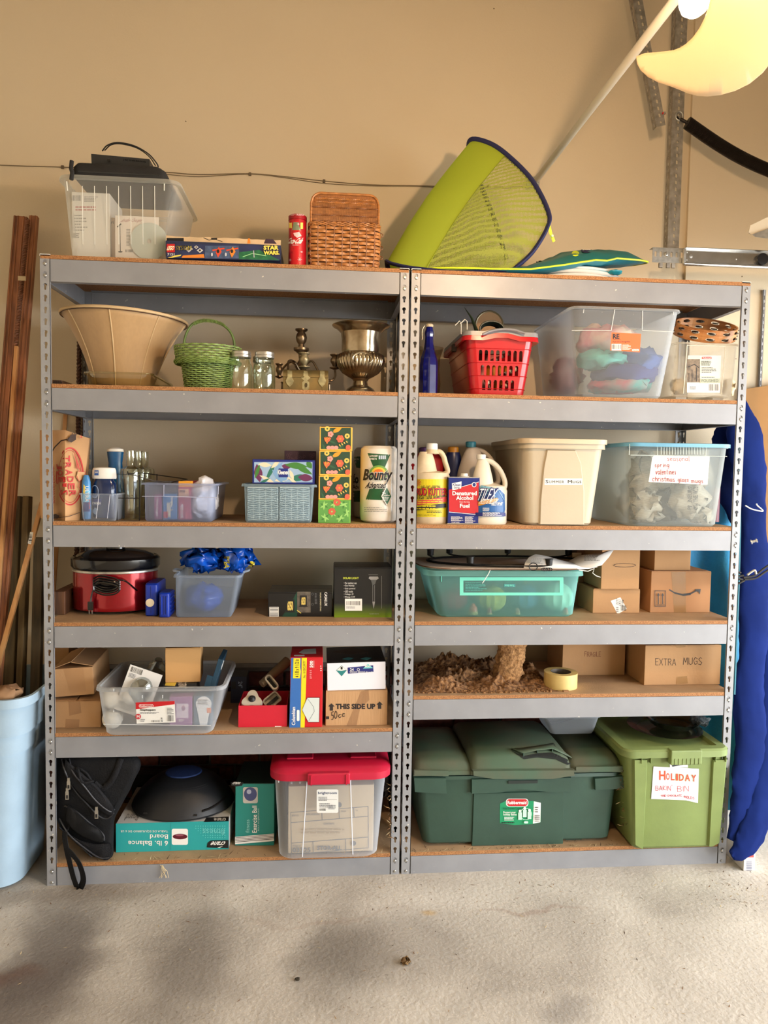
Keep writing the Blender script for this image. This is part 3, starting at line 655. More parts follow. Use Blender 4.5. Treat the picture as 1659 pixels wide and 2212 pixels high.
for cx in (470, 500): d.line([(cx - 10, 541), (cx + 14, 537)], 3.2, M((206, 70, 40), .5)); d.poly([(cx - 4, 545), (cx + 3, 533), (cx + 9, 544), (cx + 1, 557)], OR if cx > 480 else M((206, 70, 40), .5)); d.ell(cx + 1, 543, 3, 4, BLK); d.ell(cx - 12, 550, 2, 4, M((200, 200, 205), .5))
d.line([(525, 555), (545, 548), (575, 553)], 1.5, M((150, 210, 150), .5)); d.line([(548, 542), (549, 556)], 2, M((170, 170, 180), .5))
d.rect(360.5, 545.5, 378, 527.5, RED); d.text('LEGO', 361.8, 541.5, 376.6, 531.5, M((240, 196, 60), .5), bold=.06, sh=.25); d.text('LEGO', 362, 541, 376.4, 532, WHT, bold=.02, sh=.25)
d.text('SYSTEM', 380, 541.5, 414, 531, BLK, bold=.04); d.text('SYSTEM', 380, 541, 413.5, 531.5, YL, bold=.012); d.text('7121', 362, 552.5, 377, 547.5, WHT)
d.text('STAR', 569, 541, 602, 530.5, BLK, bold=.08); d.text('STAR', 569.5, 540.5, 602, 531, YL, bold=.05); d.text('WARS', 569, 551.5, 603.5, 541.6, BLK, bold=.08); d.text('WARS.', 569.5, 551, 604, 542, YL, bold=.05); d.build('printed_front', q.r)
d = Dec(pxp(q.r, (0, 0, z1), Vector((0, -z1, -.03)).normalized()))
d.rect(362, 575, 415, 561, M((16, 18, 24), .5)); d.poly([(370, 571), (384, 562), (398, 563), (404, 568), (416, 562), (418, 569), (402, 572)], WHT); d.rect(425, 578, 452, 564, M((60, 96, 148), .5)); d.poly([(470, 571), (480, 567), (500, 568), (512, 572), (500, 576), (474, 576)], M((130, 50, 34), .5, nz=.4, sc=60)); d.poly([(530, 577), (524, 564), (590, 566), (598, 579)], M((44, 66, 72), .5)); d.ell(545, 572, 6, 4, M((170, 110, 60), .5, nz=.4, sc=90)); d.build('printed_base', q.r)
d = Dec(pxp(q.r, (0, .004, z2), Vector((0, -1, .25)).normalized())); d.rect(360, 525, 397, 514, M((18, 20, 26), .5)); d.poly([(455, 514), (470, 514), (468, 518), (458, 518)], BLK); d.poly([(534, 526), (536, 515), (540, 515), (541, 526)], OR); d.poly([(570, 526), (574, 516), (590, 517), (598, 527)], M((60, 40, 56), .6)); d.line([(440, 514), (452, 519), (462, 516), (480, 522)], 1.4, BLK); d.build('print', q.r)
# red drink tube
Y = .03; xa, xb = xs(622, Y, T), xs(661, Y, T); ra = (xb - xa) / 2; H = zs(460, xa, Y) - T
r = thing('collector_tube', 'tall red soft drink tube printed with a bottle, left of the wicker hamper', 'tube', ((xa + xb) / 2, Y + ra, T))
g = G(); g.lathe([(ra, 0), (ra, H * .9)], M((170, 18, 28), .3, nz=.08, sc=30), n=40); bo = g.build('tube', r)
g = G(); g.lathe([(ra + .001, H * .905), (ra + .001, H - .003), (ra - .002, H)], M((150, 20, 30), .3), n=40); li = g.build('lid', r)
g = G(); g.lathe([(ra + .0006, -.0), (ra + .0008, .004), (ra, .005)], M((170, 140, 90), .3, .8), n=40, cap0=False, cap1=False); g.build('base_ring', r)
f = pxs(r, bo, li); d = Dec(f, .0003); PK = M((226, 190, 190), .5)
d.poly([(634, 478), (645, 478), (646, 490), (651, 500), (653, 560), (650, 578), (630, 578), (627, 560), (628, 500), (633, 490)], M((196, 20, 30), .35)); d.poly([(634, 480), (645, 480), (646, 489), (650, 497), (631, 497), (633, 489)], M((120, 130, 100), .3)); d.rect(625, 493, 631, 481, YL); d.rect(649, 495, 654, 481, YL)
d.text('2003 • Atlanta', 624, 466, 656, 461.5, PK, bold=.01); d.poly([(634, 504), (646, 501), (651, 510), (642, 514), (636, 509)], PK); d.text('Coca-Cola', 623, 527, 653.5, 514, WHT, bold=.03, sh=.3); d.text('CLASSIC', 632, 531, 645, 528.6, PK)
for cx, cy, s_ in ((628, 562, 3), (647, 561, 4), (644, 485, 2.5), (650, 545, 2)):
    for a in range(3): d.line([(cx - s_ * cos(a * 1.05), cy - s_ * sin(a * 1.05)), (cx + s_ * cos(a * 1.05), cy + s_ * sin(a * 1.05))], .7, PK)
d.text('8 FL OZ', 632, 577, 643, 573, PK); d.build('print', r)
# wicker hamper
Y = .03; xa, xb = xs(666, Y, T), xs(821, Y, T); Wb = xb - xa; Db = .19; Hb = zs(478, xa, Y) - T; Ht = zs(415, xa, Y) - T
r = thing('wicker_hamper', 'lidded brown wicker picnic hamper on the top shelf', 'basket', (xa + Wb / 2, Y + Db / 2, T))
WK = M((164, 106, 54), .4, nz=.25, sc=60, stretch=(1, 1, 3)); WKD = M((116, 68, 30), .45, nz=.25, sc=60)
def perim(wd, dp, rad, n):
    P = [Vector(p) for p in rrect(wd, dp, rad, 0, 6)]; P.append(P[0]); L_ = [0]
    for i in range(len(P) - 1): L_.append(L_[-1] + (P[i + 1] - P[i]).length)
    out = []
    for k in range(n):
        s_ = L_[-1] * k / n; i = max(j for j in range(len(L_)) if L_[j] <= s_); i = min(i, len(P) - 2)
        t = (s_ - L_[i]) / (L_[i + 1] - L_[i]); out.append(P[i].lerp(P[i + 1], t))
    return out
def woven(parent, wfn, z0, z1, rows, ns, wrad, m, md, th=.0016, amp=.0028, name='reed', fill=.86, stake=.0022, per=4, off=0):
    """stakes and alternating horizontal strands round a rounded rectangle or ellipse"""
    n = ns * per; h = (z1 - z0) / rows
    for q in range(rows):
        z = z0 + h * (q + .5); P = wfn(z, n); rs = []
        for k in range(n):
            c = P[k]; t = (P[(k + 1) % n] - P[k - 1]); nr = Vector((t.y, -t.x, 0)).normalized(); o_ = amp * cos(pi * k / per + (pi if q % 2 else 0))
            zz = z + rnd.uniform(-.0006, .0006)
            rs.append([c + nr * (o_ + e * th) + Vector((0, 0, zz + v * h * fill / 2)) for e, v in ((-1, -1), (1, -.8), (1.2, 0), (1, .8), (-1, 1))])
        rs.append(rs[0]); g = G(); g.rings(rs, m, False, False); g.build(name, parent, smooth=50)
    g = G()
    for k in range(ns):
        a, b_ = wfn(z0, n)[(k * per + per // 2 + off) % n], wfn(z1, n)[(k * per + per // 2 + off) % n]
        mid = wfn((z0 + z1) / 2, n)[(k * per + per // 2 + off) % n]
        g.tube([a + Vector((0, 0, z0)), mid + Vector((0, 0, (z0 + z1) / 2)), b_ + Vector((0, 0, z1))], stake, md, n=5)
    g.build('stakes', parent)
def boxw(z, n): k = 1 - .03 * (abs(z / Hb - .6) * 2) ** 2; return perim(Wb * k, Db * k, .02, n)
woven(r, boxw, .008, Hb - .012, 11, 30, .02, WK, WKD, stake=.003)
g = G(); g.rings([rrect(Wb - .012, Db - .012, .018, .002), rrect(Wb - .008, Db - .008, .018, Hb)], M((60, 34, 16), .8)); g.build('lining', r)
for z in (.004, Hb - .008, Hb - .002):
    g = G(); n = 150; P = perim(Wb, Db, .02, n)
    for s_ in (0, 1): g.tube([P[k] * (1 + .012 * cos(k * .9 + s_ * pi)) + Vector((0, 0, z + .003 * sin(k * .9 + s_ * pi))) for k in range(n)], .0022, WK, n=5, closed=True)
    g.build('braided_border', r)
# arched lid: front panel of upright canes with twined rows
za, zb_ = Hb + .002, Ht; W2 = Wb * .94; g = G(); cr = .035
def ltop(x):
    e = W2 / 2 - abs(x); return zb_ - (cr - math.sqrt(max(0, cr * cr - (cr - min(e, cr)) ** 2)))
nc = 84
for k in range(nc):
    x = -W2 / 2 + .002 + (W2 - .004) * k / (nc - 1); g.tube([(x, -Db / 2 + .004, za), (x, -Db / 2 + .004, (za + ltop(x)) / 2), (x, -Db / 2 + .007, ltop(x) - .002)], .0011, WK, n=5)
g.build('upright_cane', r)['kind'] = 'stuff'
g = G(); pr = [(-W2 / 2 + .003, za)] + [(x, ltop(x)) for x in [(-W2 / 2 + .003) + (W2 - .006) * k / 30 for k in range(31)]] + [(W2 / 2 - .003, za)]
g.prism(pr, lambda u, v, dd: (u, dd, v), -Db / 2 + .006, Db / 2 - .004, WKD); g.build('lid', r)
for z, k2 in ((za + .022, 1), (za + .048, 1), (zb_ - .030, 2), (zb_ - .018, 2), (za + .002, 1)):
    g = G(); n = 90; hw = W2 / 2 - (.004 if z < zb_ - cr else .014)
    for s_ in range(2): g.tube([(-hw + 2 * hw * k / n, -Db / 2 + .0025 - .0012 * cos(k * 1.1 + s_ * pi), z + .0012 * sin(k * 1.1 + s_ * pi)) for k in range(n + 1)], .0012 * (1 + .3 * k2), WKD if k2 == 1 else WK, n=4)
    g.build('twined_row', r)
g = G(); P = [(x, -Db / 2 + .004, ltop(x) + .001) for x in [-W2 / 2 + W2 * k / 40 for k in range(41)]]; g.tube([(-W2 / 2, -Db / 2 + .004, za)] + P + [(W2 / 2, -Db / 2 + .004, za)], .004, WK, n=8); g.build('rolled_rim', r)
g = G(); g.tube([(W2 / 2 + .004, .03 * cos(a), Hb * .55 + .11 * sin(a)) for a in [pi * k / 16 for k in range(17)]], .004, WK); g.build('handle', r)
for z in (Hb * .3, Hb * .52, Hb * .8):
    g = G(); g.tube([(Wb / 2 + .004 + .006 * cos(a), -Db / 2 + .02, z + .006 * sin(a)) for a in [2 * pi * k / 10 for k in range(10)]], .0016, WKD, n=5, closed=True); g.build('loop', r)
# ================================================================ top shelf, right unit: hooded float and folded ring
LIME = cloth((188, 206, 62), .5); NAVYC = M((22, 26, 74), .7); TEAL = M((24, 104, 106), .45, nz=.1, sc=6); CYAN = M((30, 134, 156), .45, nz=.1, sc=6); YEL = M((206, 226, 40), .5)
p0 = at(850, 575, .22); r = thing('hooded_baby_float', 'lime green mesh hood with navy rim on a flat teal float, top shelf', 'pool float', (1.5, .2, T))
NRM = lambda px, py, Y: Vector(loc(r, at(px, py, Y)))
hoop = sweep([NRM(1108, 583, .02), NRM(1150, 545, .02), NRM(1182, 492, .03), NRM(1184, 458, .04), NRM(1150, 392, .07), NRM(1100, 340, .11), NRM(1058, 311, .15), NRM(1018, 304, .2), NRM(1016, 340, .26), NRM(1040, 405, .31), NRM(1070, 480, .36), NRM(1094, 560, .39)], 6)
g0 = Vector(loc(r, (at(880, 580, .02).x, .02, T + .012)))
base = sweep([NRM(1108, 583, .02), NRM(1000, 588, .012), NRM(930, 583, .015), NRM(880, 577, .03), NRM(845, 569, .06), NRM(836, 567, .11), Vector(loc(r, (at(845, 560, .2).x, .2, T + .02))), Vector(loc(r, (at(860, 560, .3).x, .3, T + .02))), Vector(loc(r, (at(900, 560, .37).x, .37, T + .02))), Vector(loc(r, (at(960, 560, .4).x, .4, T + .02))), Vector(loc(r, (at(1040, 560, .4).x, .4, T + .02))), Vector(loc(r, (at(1094, 560, .39).x, .39, T + .02)))], 6)
nh = len(hoop)
def bmap(t):
    K = ((0, 0), (.48, .2), (.636, .43), (1, 1))
    for (a, b1), (c, d1) in zip(K, K[1:]):
        if t <= c: q = b1 + (d1 - b1) * (t - a) / (c - a); break
    q *= nh - 1; i = min(int(q), nh - 2); return base[i].lerp(base[i + 1], q - i)
def hood(v0, v1, m, name):
    i0, i1 = int(v0 * (nh - 1)), int(v1 * (nh - 1)); k = i1 - i0; g = G()
    def fn(u, v):
        i = i0 + v * k; a = hoop[int(round(i))]; b_ = bmap(i / (nh - 1)); p = a.lerp(b_, u); bl = sin(pi * u) * .012 * sin(pi * min(1, max(0, i / (nh - 1))))
        return p + Vector((-bl, -bl * .4, bl)) + noise.noise_vector(p * 14) * .003 * sin(pi * u)
    g.sheet(fn, 14, k, m); return g.build(name, r, smooth=80)
MESH = netting((168, 176, 76), 210, .40)
hood(0, .48, MESH, 'mesh_side'); hood(.48, .72, LIME, 'hood_cloth'); hood(.72, 1, MESH, 'mesh_side')
def band(P, w_, m, name, flat=.25):
    g = G(); g.tube(P, w_, m, n=8, flat=flat); return g.build(name, r, smooth=60)
band(hoop, .0125, NAVYC, 'hood_rim', .6); band(base, .0105, NAVYC, 'base_rim', .6)
i = int(.48 * (nh - 1)); band([hoop[i].lerp(bmap(.48), k / 14) + Vector((-sin(pi * k / 14) * .009, -.006 * sin(pi * k / 14) - .001, .01 * sin(pi * k / 14))) for k in range(15)], .0025, M((150, 168, 40), .7), 'seam')
# cushioned float
xa_, xb_ = at(842, 580, .1).x - 1.5, at(1396, 548, .15).x - 1.5
def cush(sgn, m, name):
    g = G(); n, k = 60, 8; rs = []
    for j in range(k + 1):
        q = 1 - j / k; ring = []
        for i in range(n):
            a = 2 * pi * i / n; ca, sa = cos(a), sin(a); e = .62
            X = (xa_ + xb_) / 2 + (xb_ - xa_) / 2 * abs(ca) ** e * (1 if ca > 0 else -1) * q; Yy = .0 + .205 * abs(sa) ** e * (1 if sa > 0 else -1) * q
            t = (X - xa_) / (xb_ - xa_); lift = .010 + .085 * max(0, min(1, (t - .42) / .3)) ** 1.2
            if t > .8: lift += .01
            lift += .20 * Yy * min(1, max(0, (t - .4) / .3))
            th = (.008 + .030 * max(0, min(1, (t - .35) / .3))) * math.sqrt(max(0, 1 - q ** 3)) * (1 + .25 * noise.noise(Vector((X * 22, Yy * 20, 1))))
            ring.append((X, Yy, lift + sgn * th * (1.25 if sgn > 0 else .55)))
        rs.append(ring)
    for rg in rs:
        for i, p in enumerate(rg): rg[i] = (p[0], p[1], max(p[2], .002))
    g.rings(rs, m, False, True); return g.build(name, r, smooth=80), rs[0]
top_, edge = cush(1, TEAL, 'float_top'); und, _ = cush(-1, CYAN, 'float_underside')
g = G(); g.tube([Vector(p) for p in edge], .0032, YEL, n=6, closed=True); g.build('piping', r)
f = pxs(r, top_, und); d = Dec(f, .0008)
d.ell(1243, 548, 8, 6, YEL); d.ell(1267, 541, 12, 6, NAVYC); d.line([(1259, 541), (1275, 541)], 1.2, WHT); d.ell(1158, 545, 9, 3.5, NAVYC); d.line([(1152, 545), (1163, 544)], .8, WHT); d.ell(1022, 568, 7, 4, YEL); d.build('printed_pattern', r)
g = G(); f1 = [NRM(1184, 480, .03), NRM(1190, 505, .03), NRM(1197, 522, .04)]; g.tube(f1, .0055, YEL, n=6, flat=.3); g.build('strap', r)
g = G(); o = blob(g, tuple(NRM(1193, 509, .022)), (.005, .003, .005), M((210, 240, 180), .4), amp=0); g.build('buckle', r)
xa, xb = xs(1147, .03, T), xs(1362, .03, T); r = thing('folded_swim_ring', 'folded white fabric ring with blue piping under the right end of the teal float', 'pool float', ((xa + xb) / 2, .17, T))
WC = M((226, 224, 220), .7, bump=.5, bsc=25)
for k, (z, w2, ox) in enumerate(((.010, 1.0, 0), (.027, .97, .003), (.040, .86, .012))):
    g = G(); P = [(ox + (xb - xa) / 2 * w2 * cos(a) * (1 + .02 * sin(5 * a)), .125 * sin(a), z + .002 * sin(3 * a + k)) for a in [2 * pi * i / 60 for i in range(60)]]
    g.tube(P, .016 if k < 2 else .012, WC, n=10, closed=True, flat=.52); g.build('ring_layer', r, smooth=60)
    if k < 2:
        g = G(); g.tube([(p[0] * 1.03, p[1] * 1.06, z + .005) for p in P], .0026, CYAN, n=6, closed=True); g.build('piping', r)
g = G(); blob(g, ((xb - xa) * .37, -.118, .030), (.026, .014, .009), CYAN, seed=5, amp=.2); g.build('tie_loop', r)
# ================================================================ upper right: pole, garage door hardware, lamp
ALU = M((196, 190, 176), .5, .1)
a_, b_ = at(1158, 390, .505), at(1475, -22, -.85); r = thing('white_pole', 'long cream painted pole slanting from the wall to the top right', 'pole', tuple(a_))
g = G(); g.tube([(0, 0, 0), tuple(b_ - a_)], .0125, ALU, n=16); g.build('tube', r)
g = G(); g.box(-.035, .012, -.010, .012, -.03, .012, ZINC); g.tube([(-.036, -.012, 0), (-.036, -.012, -.04)], .008, ZINC); g.lathe([(.009, 0), (.009, .006), (0, .007)], ZINC, c=(.0, -.018, -.02)); g.build('wall_bracket', r, smooth=30)
HY = .25; PG = M((146, 141, 133), .5, .6, nz=.25, sc=40)
def slots(L_, n0, pitch, shapes, along): return None
def perf(name, label, p_top, p_bot, wd=.04, side=.034, rot_=0, lit=None, seg=None):
    """perforated angle iron: two flanges with real holes; axis from p_bot to p_top"""
    A, B_ = Vector(p_bot), Vector(p_top); r = thing(name, label, 'bracket', tuple(A)); ax = (B_ - A); L_ = ax.length; ax.normalize()
    xd = Vector((1, 0, 0)); xd = (xd - ax * xd.dot(ax)).normalized(); yd = ax.cross(xd).normalized()
    if yd.y > 0: yd = -yd
    def make(dirv, nrm, w_, nm, ph):
        g = G(); n = int(L_ / .025); st = L_ / n
        for k in range(n):
            z = (k + .5) * st; long_ = (k + ph) % 4 not in (0,); hh = .0075 if long_ else .0042; hw = .0042
            H_ = [(w_ * .55 + hw * cos(t), z + (hh - hw) * (1 if sin(t) > 0 else -1) + hw * sin(t)) for t in [2 * pi * (j + .5) / 10 for j in range(10)]]
            g.plate([(0, k * st), (w_, k * st), (w_, (k + 1) * st), (0, (k + 1) * st)], [H_], lambda u, v, dd: tuple(dirv * u + nrm * dd + ax * v), 0, .002, PG, edges=False)
        return g.build(nm, r, smooth=0)
    make(xd, -yd * -1, wd, 'front_flange', 0); make((-yd) * 1, xd, side, 'side_flange', 2); return r
xv = at(1441, 540, HY).x
zb0 = at(1441, 545, HY).z
# the corner faces the camera: front flange runs right, side flange runs back
r = perf('perforated_angle_hanger', 'vertical galvanised perforated angle hanging beside the frosted lamp cover', (xv, HY, CZ - .01), (xv, HY, zb0), wd=.046)
g = G(); o = at(1436, 251, HY - .01); 
d1, d2 = at(1366, -60, -.10), at(1418, 274, HY - .012)
rd = perf('perforated_angle_brace', 'slanting perforated angle brace bolted to the vertical hanger, behind the pole', tuple(at(1356, -60, HY - .012)), tuple(d2), wd=.036, side=.03)
g = G(); g.tube([(.022, -.02, .045), (.022, .004, .045)], .004, ZINC); g.lathe([(.007, 0), (.007, .005), (0, .006)], RED, c=(.022, -.012, .043)); g.build('bolt', rd)
# horizontal bracket and track
tz = at(1440, 553, HY - .02)
x0, x1 = at(1407, 553, HY - .02).x, at(1475, 553, HY - .02).x; r = thing('perforated_angle_bracket', 'short horizontal perforated angle carrying the end of the door track', 'bracket', (x0, HY - .03, tz.z)); W_ = x1 - x0; g = G()
hol = []
for k in range(6):
    cx = .012 + k * W_ / 6; hol.append([(cx + .0045 * cos(t), .003 + (.006 if sin(t) > 0 else -.006) + .0045 * sin(t)) for t in [2 * pi * (j + .5) / 10 for j in range(10)]])
g.plate([(0, -.028), (W_, -.028), (W_, .026), (0, .026)], hol, lambda u, v, dd: (u, dd, v), 0, .002, ZINC); g.build('front_flange', r, smooth=0)
g = G(); g.box(0, W_ + .095, 0, .03, .026, .028, ZINC); g.build('top_flange', r, smooth=0)
g = G(); g.lathe([(.008, 0), (.008, .006), (.004, .007), (.004, .012), (0, .012)], ZINC, n=6); o = g.build('bolt', r); o.rotation_euler = (R(90), 0, 0); o.location = (W_ * .42, 0, .003)
g = G(); [g.box(x, x + .014, .004, .012, -.045, -.028, PG) for x in (.03, .06, .08)]; g.build('lug', r, smooth=0)
tx = at(1477, 553, HY - .036); r = thing('door_track', 'shiny galvanised garage door track running off to the right', 'track', (tx.x, HY - .036, tx.z)); g = G()
prof = [(0, -.030), (0, .026), (.018, .030), (.022, .024)]; TR = M((186, 186, 184), .22, .9, nz=.08, sc=20)
L_ = DOOR_X - .5 - tx.x
g.box(0, L_, 0, .002, -.024, .028, TR); g.box(0, L_, -.018, .002, .027, .029, TR); g.tube([(0, -.004, -.030), (L_, -.004, -.030)], .0075, TR, n=10); g.box(-.004, .004, -.010, .001, -.032, .028, ZINC); g.build('rail', r, smooth=40)
for (x, z, q) in ((.028, .0, .008), (.012, .014, .003), (.012, -.014, .003), (.21, -.004, .003)):
    g = G(); g.lathe([(q, 0), (q * .9, .002), (0, .003)], ZINC, n=12); o = g.build('rivet', r); o.rotation_euler = (R(90), 0, 0); o.location = (x, -.0, z)
# drop angles further along keep the rail up
g = G(); g.box(L_ - .1, L_ - .06, .003, .006, 0, CZ - tx.z, ZINC); g.build('hanger_strap', r, smooth=0)
g = G(); xr_ = at(1655, 557, HY - .07).x - tx.x; g.lathe([(.0, .0), (.008, 0), (.009, .002), (.013, .002), (.014, .0), (.021, 0), (.022, .003), (.022, .014), (.0, .014)], M((40, 40, 42), .35, .4), n=28)
g.lathe([(0, -.006), (.007, -.006), (.007, 0)], ZINC, n=16); o = g.build('wheel'); tag(o, 'black garage door roller sitting in the track at the right edge', 'roller', loc=(tx.x + xr_, HY - .036, tx.z - .002)); o.name = 'track_roller'; o.rotation_euler = (R(90), 0, 0)
# spring
sa, sb = at(1484, 265, HY - .02), at(1700, 383, HY - .02); r = thing('door_spring', 'dark coiled garage door spring sagging to the right from a ring', 'spring', tuple(sa)); g = G()
P = [sa.lerp(sb, t) - sa + Vector((0, 0, -.02 * sin(pi * t) * 1.0)) for t in [k / 260 for k in range(261)]]; rs = []; SP = M((44, 38, 34), .4, .6)
dv = (sb - sa).normalized(); pu = dv.cross(Vector((0, 1, 0))).normalized()
for k, p in enumerate(P): rr_ = .0235 if k % 2 else .0212; rs.append([p + pu * rr_ * cos(t) + Vector((0, 1, 0)) * rr_ * sin(t) for t in [2 * pi * j / 20 for j in range(20)]])
g.rings(rs, SP); g.build('coil', r, smooth=20)
g = G(); g.tube([(0, 0, 0), tuple(-dv * .03)], .006, SP); g.tube([tuple(-dv * .028 + Vector((0, .01, 0))), tuple(-dv * .045)], .004, SP); g.build('hook', r)
e = at(1468, 250, HY - .02) - sa; g = G(); g.tube([e + Vector((.014 * cos(t), .003, .016 * sin(t))) for t in [2 * pi * k / 20 for k in range(20)]], .0032, ZINC, closed=True); g.build('ring', r)
# end of a second track, nearer the camera
q = at(1620, 500, -.35); r = thing('track_end', 'broken grey end of a second door track at the right edge, above the track', 'track', tuple(q)); g = G()
pp = [at(*v, -.35) - q for v in ((1617, 502), (1621, 487), (1660, 468), (1720, 440), (1720, 480), (1624, 507))]
g.prism([(v.x, v.z) for v in pp], lambda u, v, dd: (u, dd, v), 0, .003, M((176, 166, 146), .5, .3)); g.build('upper_lip', r, smooth=0); g = G()
pp = [at(*v, -.36) - q for v in ((1624, 507), (1720, 470), (1720, 510), (1660, 517), (1630, 513))]
g.prism([(v.x, v.z) for v in pp], lambda u, v, dd: (u, dd + (v) * .3, v), -.01, -.008, ZINC); g.build('web', r, smooth=0)
# slotted strip on the wall
q = at(1636, 838, WY - .015); p1 = at(1636, 627, WY - .015); r = thing('slotted_wall_standard', 'thin grey slotted upright fixed to the wall right of the shelves', 'bracket', (q.x, WY - .016, q.z)); g = G(); hol = []; L_ = p1.z - q.z
for k in range(int(L_ / .03)): hol += [[(x, .012 + k * .03), (x + .003, .012 + k * .03), (x + .003, .03 + k * .03), (x, .03 + k * .03)] for x in (.004,)]
g.plate([(0, 0), (.011, 0), (.011, L_), (0, L_)], hol, lambda u, v, dd: (u, dd - .012, v), 0, .0015, STEEL); g.box(0, .0015, -.012, 0, 0, L_, STEEL); g.box(.0095, .011, -.012, 0, 0, L_, STEEL); g.build('upright', r, smooth=0)
# wire along the wall
WR = M((120, 104, 80), .6)
pts = [(-40, 355), (60, 359), (135, 361), (250, 366), (360, 372), (430, 377), (540, 375), (620, 382), (700, 391), (800, 399), (900, 401), (1000, 404), (1137, 403)]
o0 = at(540, 378, WY - .003); r = thing('wall_wire', 'thin tan wire stapled across the wall above the top shelf', 'wire', tuple(o0)); g = G()
g.tube([p - o0 for p in sweep([at(x, y, WY - .003) for x, y in pts], 4)], .0018, WR, n=6); g.build('strand', r); g = G()
g.tube([p - o0 for p in sweep([at(x, y + 3 + 2 * sin(x * .02), WY - .003) for x, y in pts[3:]], 4)], .0015, WR, n=6); g.build('strand', r)
for x, y in ((135, 361), (540, 376), (1054, 403), (700, 391)):
    c = at(x, y, WY - .004) - o0; G().box(c.x - .005, c.x + .005, -.003, .003, c.z - .006, c.z + .006, M((90, 76, 56), .5)).build('staple', r, smooth=0)
# lamp: bare bulb, socket, and a frosted cover hanging beside it
LY = -1.16
c = at(1500, -2, LY); r = thing('ceiling_bulb', 'bare glowing light bulb at the top edge beside the frosted cover', 'lamp', tuple(c))
g = G(); g.lathe([(.001, -.031), (.012, -.029), (.022, -.021), (.027, -.008), (.027, .006), (.02, .026), (.014, .045), (.013, .06)], emis((255, 214, 168), 1)); GLOWB = g.ms[0]; g.build('glass_bulb', r)
GLOWB.node_tree.nodes['Principled BSDF'].inputs['Emission Strength'].default_value = BULB
g = G(); g.lathe([(.019, .055), (.02, .11), (.012, .115)], M((226, 214, 190), .5)); g.build('socket', r)
g = G(); g.box(-.16, .16, -.14, .14, .115, .25, M((210, 206, 196), .5)); g.tube([(0, 0, .25), (0, 0, CZ - c.z - .001)], .02, ZINC); bev(g.build('opener_housing', r, smooth=0), .01)
q = at(1530, 130, LY - .09); r = thing('lamp_cover', 'large frosted cream lamp cover glowing at the top right corner', 'lamp cover', tuple(q))
out = [(1377, 119), (1378, 135), (1384, 152), (1396, 170), (1414, 187), (1440, 203), (1466, 220), (1485, 228), (1505, 231), (1530, 230), (1560, 222), (1590, 207), (1620, 182), (1650, 145), (1680, 95), (1700, 40), (1710, -30), (1710, -90), (1540, -90), (1529, -40), (1520, 0), (1510, 40), (1500, 65), (1488, 88), (1475, 106), (1463, 117), (1452, 123), (1440, 126), (1410, 122), (1392, 117)]
import bmesh
bm_ = bmesh.new(); vv = []
for x, y in out: p = at(x, y, LY - .09) - q; vv.append(bm_.verts.new((p.x, 0, p.z)))
fa = bm_.faces.new(vv); bmesh.ops.triangulate(bm_, faces=[fa])
for _k in range(3): bmesh.ops.subdivide_edges(bm_, edges=[e for e in bm_.edges if e.calc_length() > .012], cuts=1, use_grid_fill=False); bmesh.ops.triangulate(bm_, faces=bm_.faces[:])
for v in bm_.verts: v.co.y = -.045 + 2.2 * (v.co.x - .02) ** 2 + 1.2 * (v.co.z + .02) ** 2
me = bpy.data.meshes.new('cover'); bm_.to_mesh(me); bm_.free(); me.materials.append(COVER := plastic((228, 212, 184), clear=.02, rough=.5, tl=.6)); me.shade_smooth()
o = bpy.data.objects.new('shade', me); COL.objects.link(o); o.parent = r; solid(o, .0016)
# ================================================================ second shelf, left unit
T = ZL[1] + .0005
def lathe_thing(name, label, cat, px, Y, z, prof, m, n=32, part='body', group=None, sx=1, sy=1, cap1=True):
    c = at(px, 1000, Y); r = thing(name, label, cat, (xs(px, Y, z), Y, z), group=group); g = G(); g.lathe(prof, m, n=n, sx=sx, sy=sy, cap1=cap1); o = g.build(part, r); return r, o
def pr(px, Y, z, pts):
    """profile from photo: (half width px, image row) -> (radius, height)"""
    x = xs(px, Y, z); k = (Y - CAM.y) / FPX; return [(max(.0004, hw * k), zs(py, x, Y) - z) for hw, py in pts]
SILK = M((178, 144, 100), .55, nz=.03, sc=40, stretch=(3, 3, .4), sheen=.4); TRIM = M((200, 172, 130), .6)
Y = .24; zr_ = T + .008; x = xs(266, Y, zr_)
r = thing('silk_lampshade', 'large upturned tan silk lampshade standing in the glass baking dish', 'lampshade', (x, Y, zr_), rot=(0, R(2.0), 0))
H = zs(662, x, .03) - zr_; prof = [(.104 + (.218 - .104) * (t * .45 + .55 * t ** 2.1), H * t) for t in [k / 12 for k in range(13)]]
g = G(); n = 64; rs = []
for q, z in prof: rs.append([(q * (1 - .022 * (1 - abs(cos(4 * a)))) * cos(a), q * (1 - .022 * (1 - abs(cos(4 * a)))) * sin(a) * .96, z) for a in [2 * pi * j / n for j in range(n)]])
g.rings(rs, SILK, False, False); o = g.build('panel_cloth', r, smooth=50); solid(o, .0012)
for k in range(8):
    a = k * pi / 4 + R(-90); g = G(); g.tube([((q + .0012) * cos(a), (q + .0012) * .96 * sin(a), z) for q, z in prof], .0022, TRIM, n=6); g.build('seam_piping', r)
for q, z in (prof[0], prof[-1]):
    g = G(); g.tube([(q * cos(a), q * .96 * sin(a), z) for a in [2 * pi * j / 48 for j in range(48)]], .0055, TRIM, n=8, closed=True); g.build('rim_binding', r)
    g = G(); g.tube([((q + .001) * cos(a), (q + .001) * .96 * sin(a), z + (-.007 if z > .1 else .007)) for a in [2 * pi * j / 48 for j in range(48)]], .0013, M((60, 30, 16), .6), n=6, closed=True); g.build('brown_cord', r)
GL = glass((228, 222, 196), .6, .05, .14)
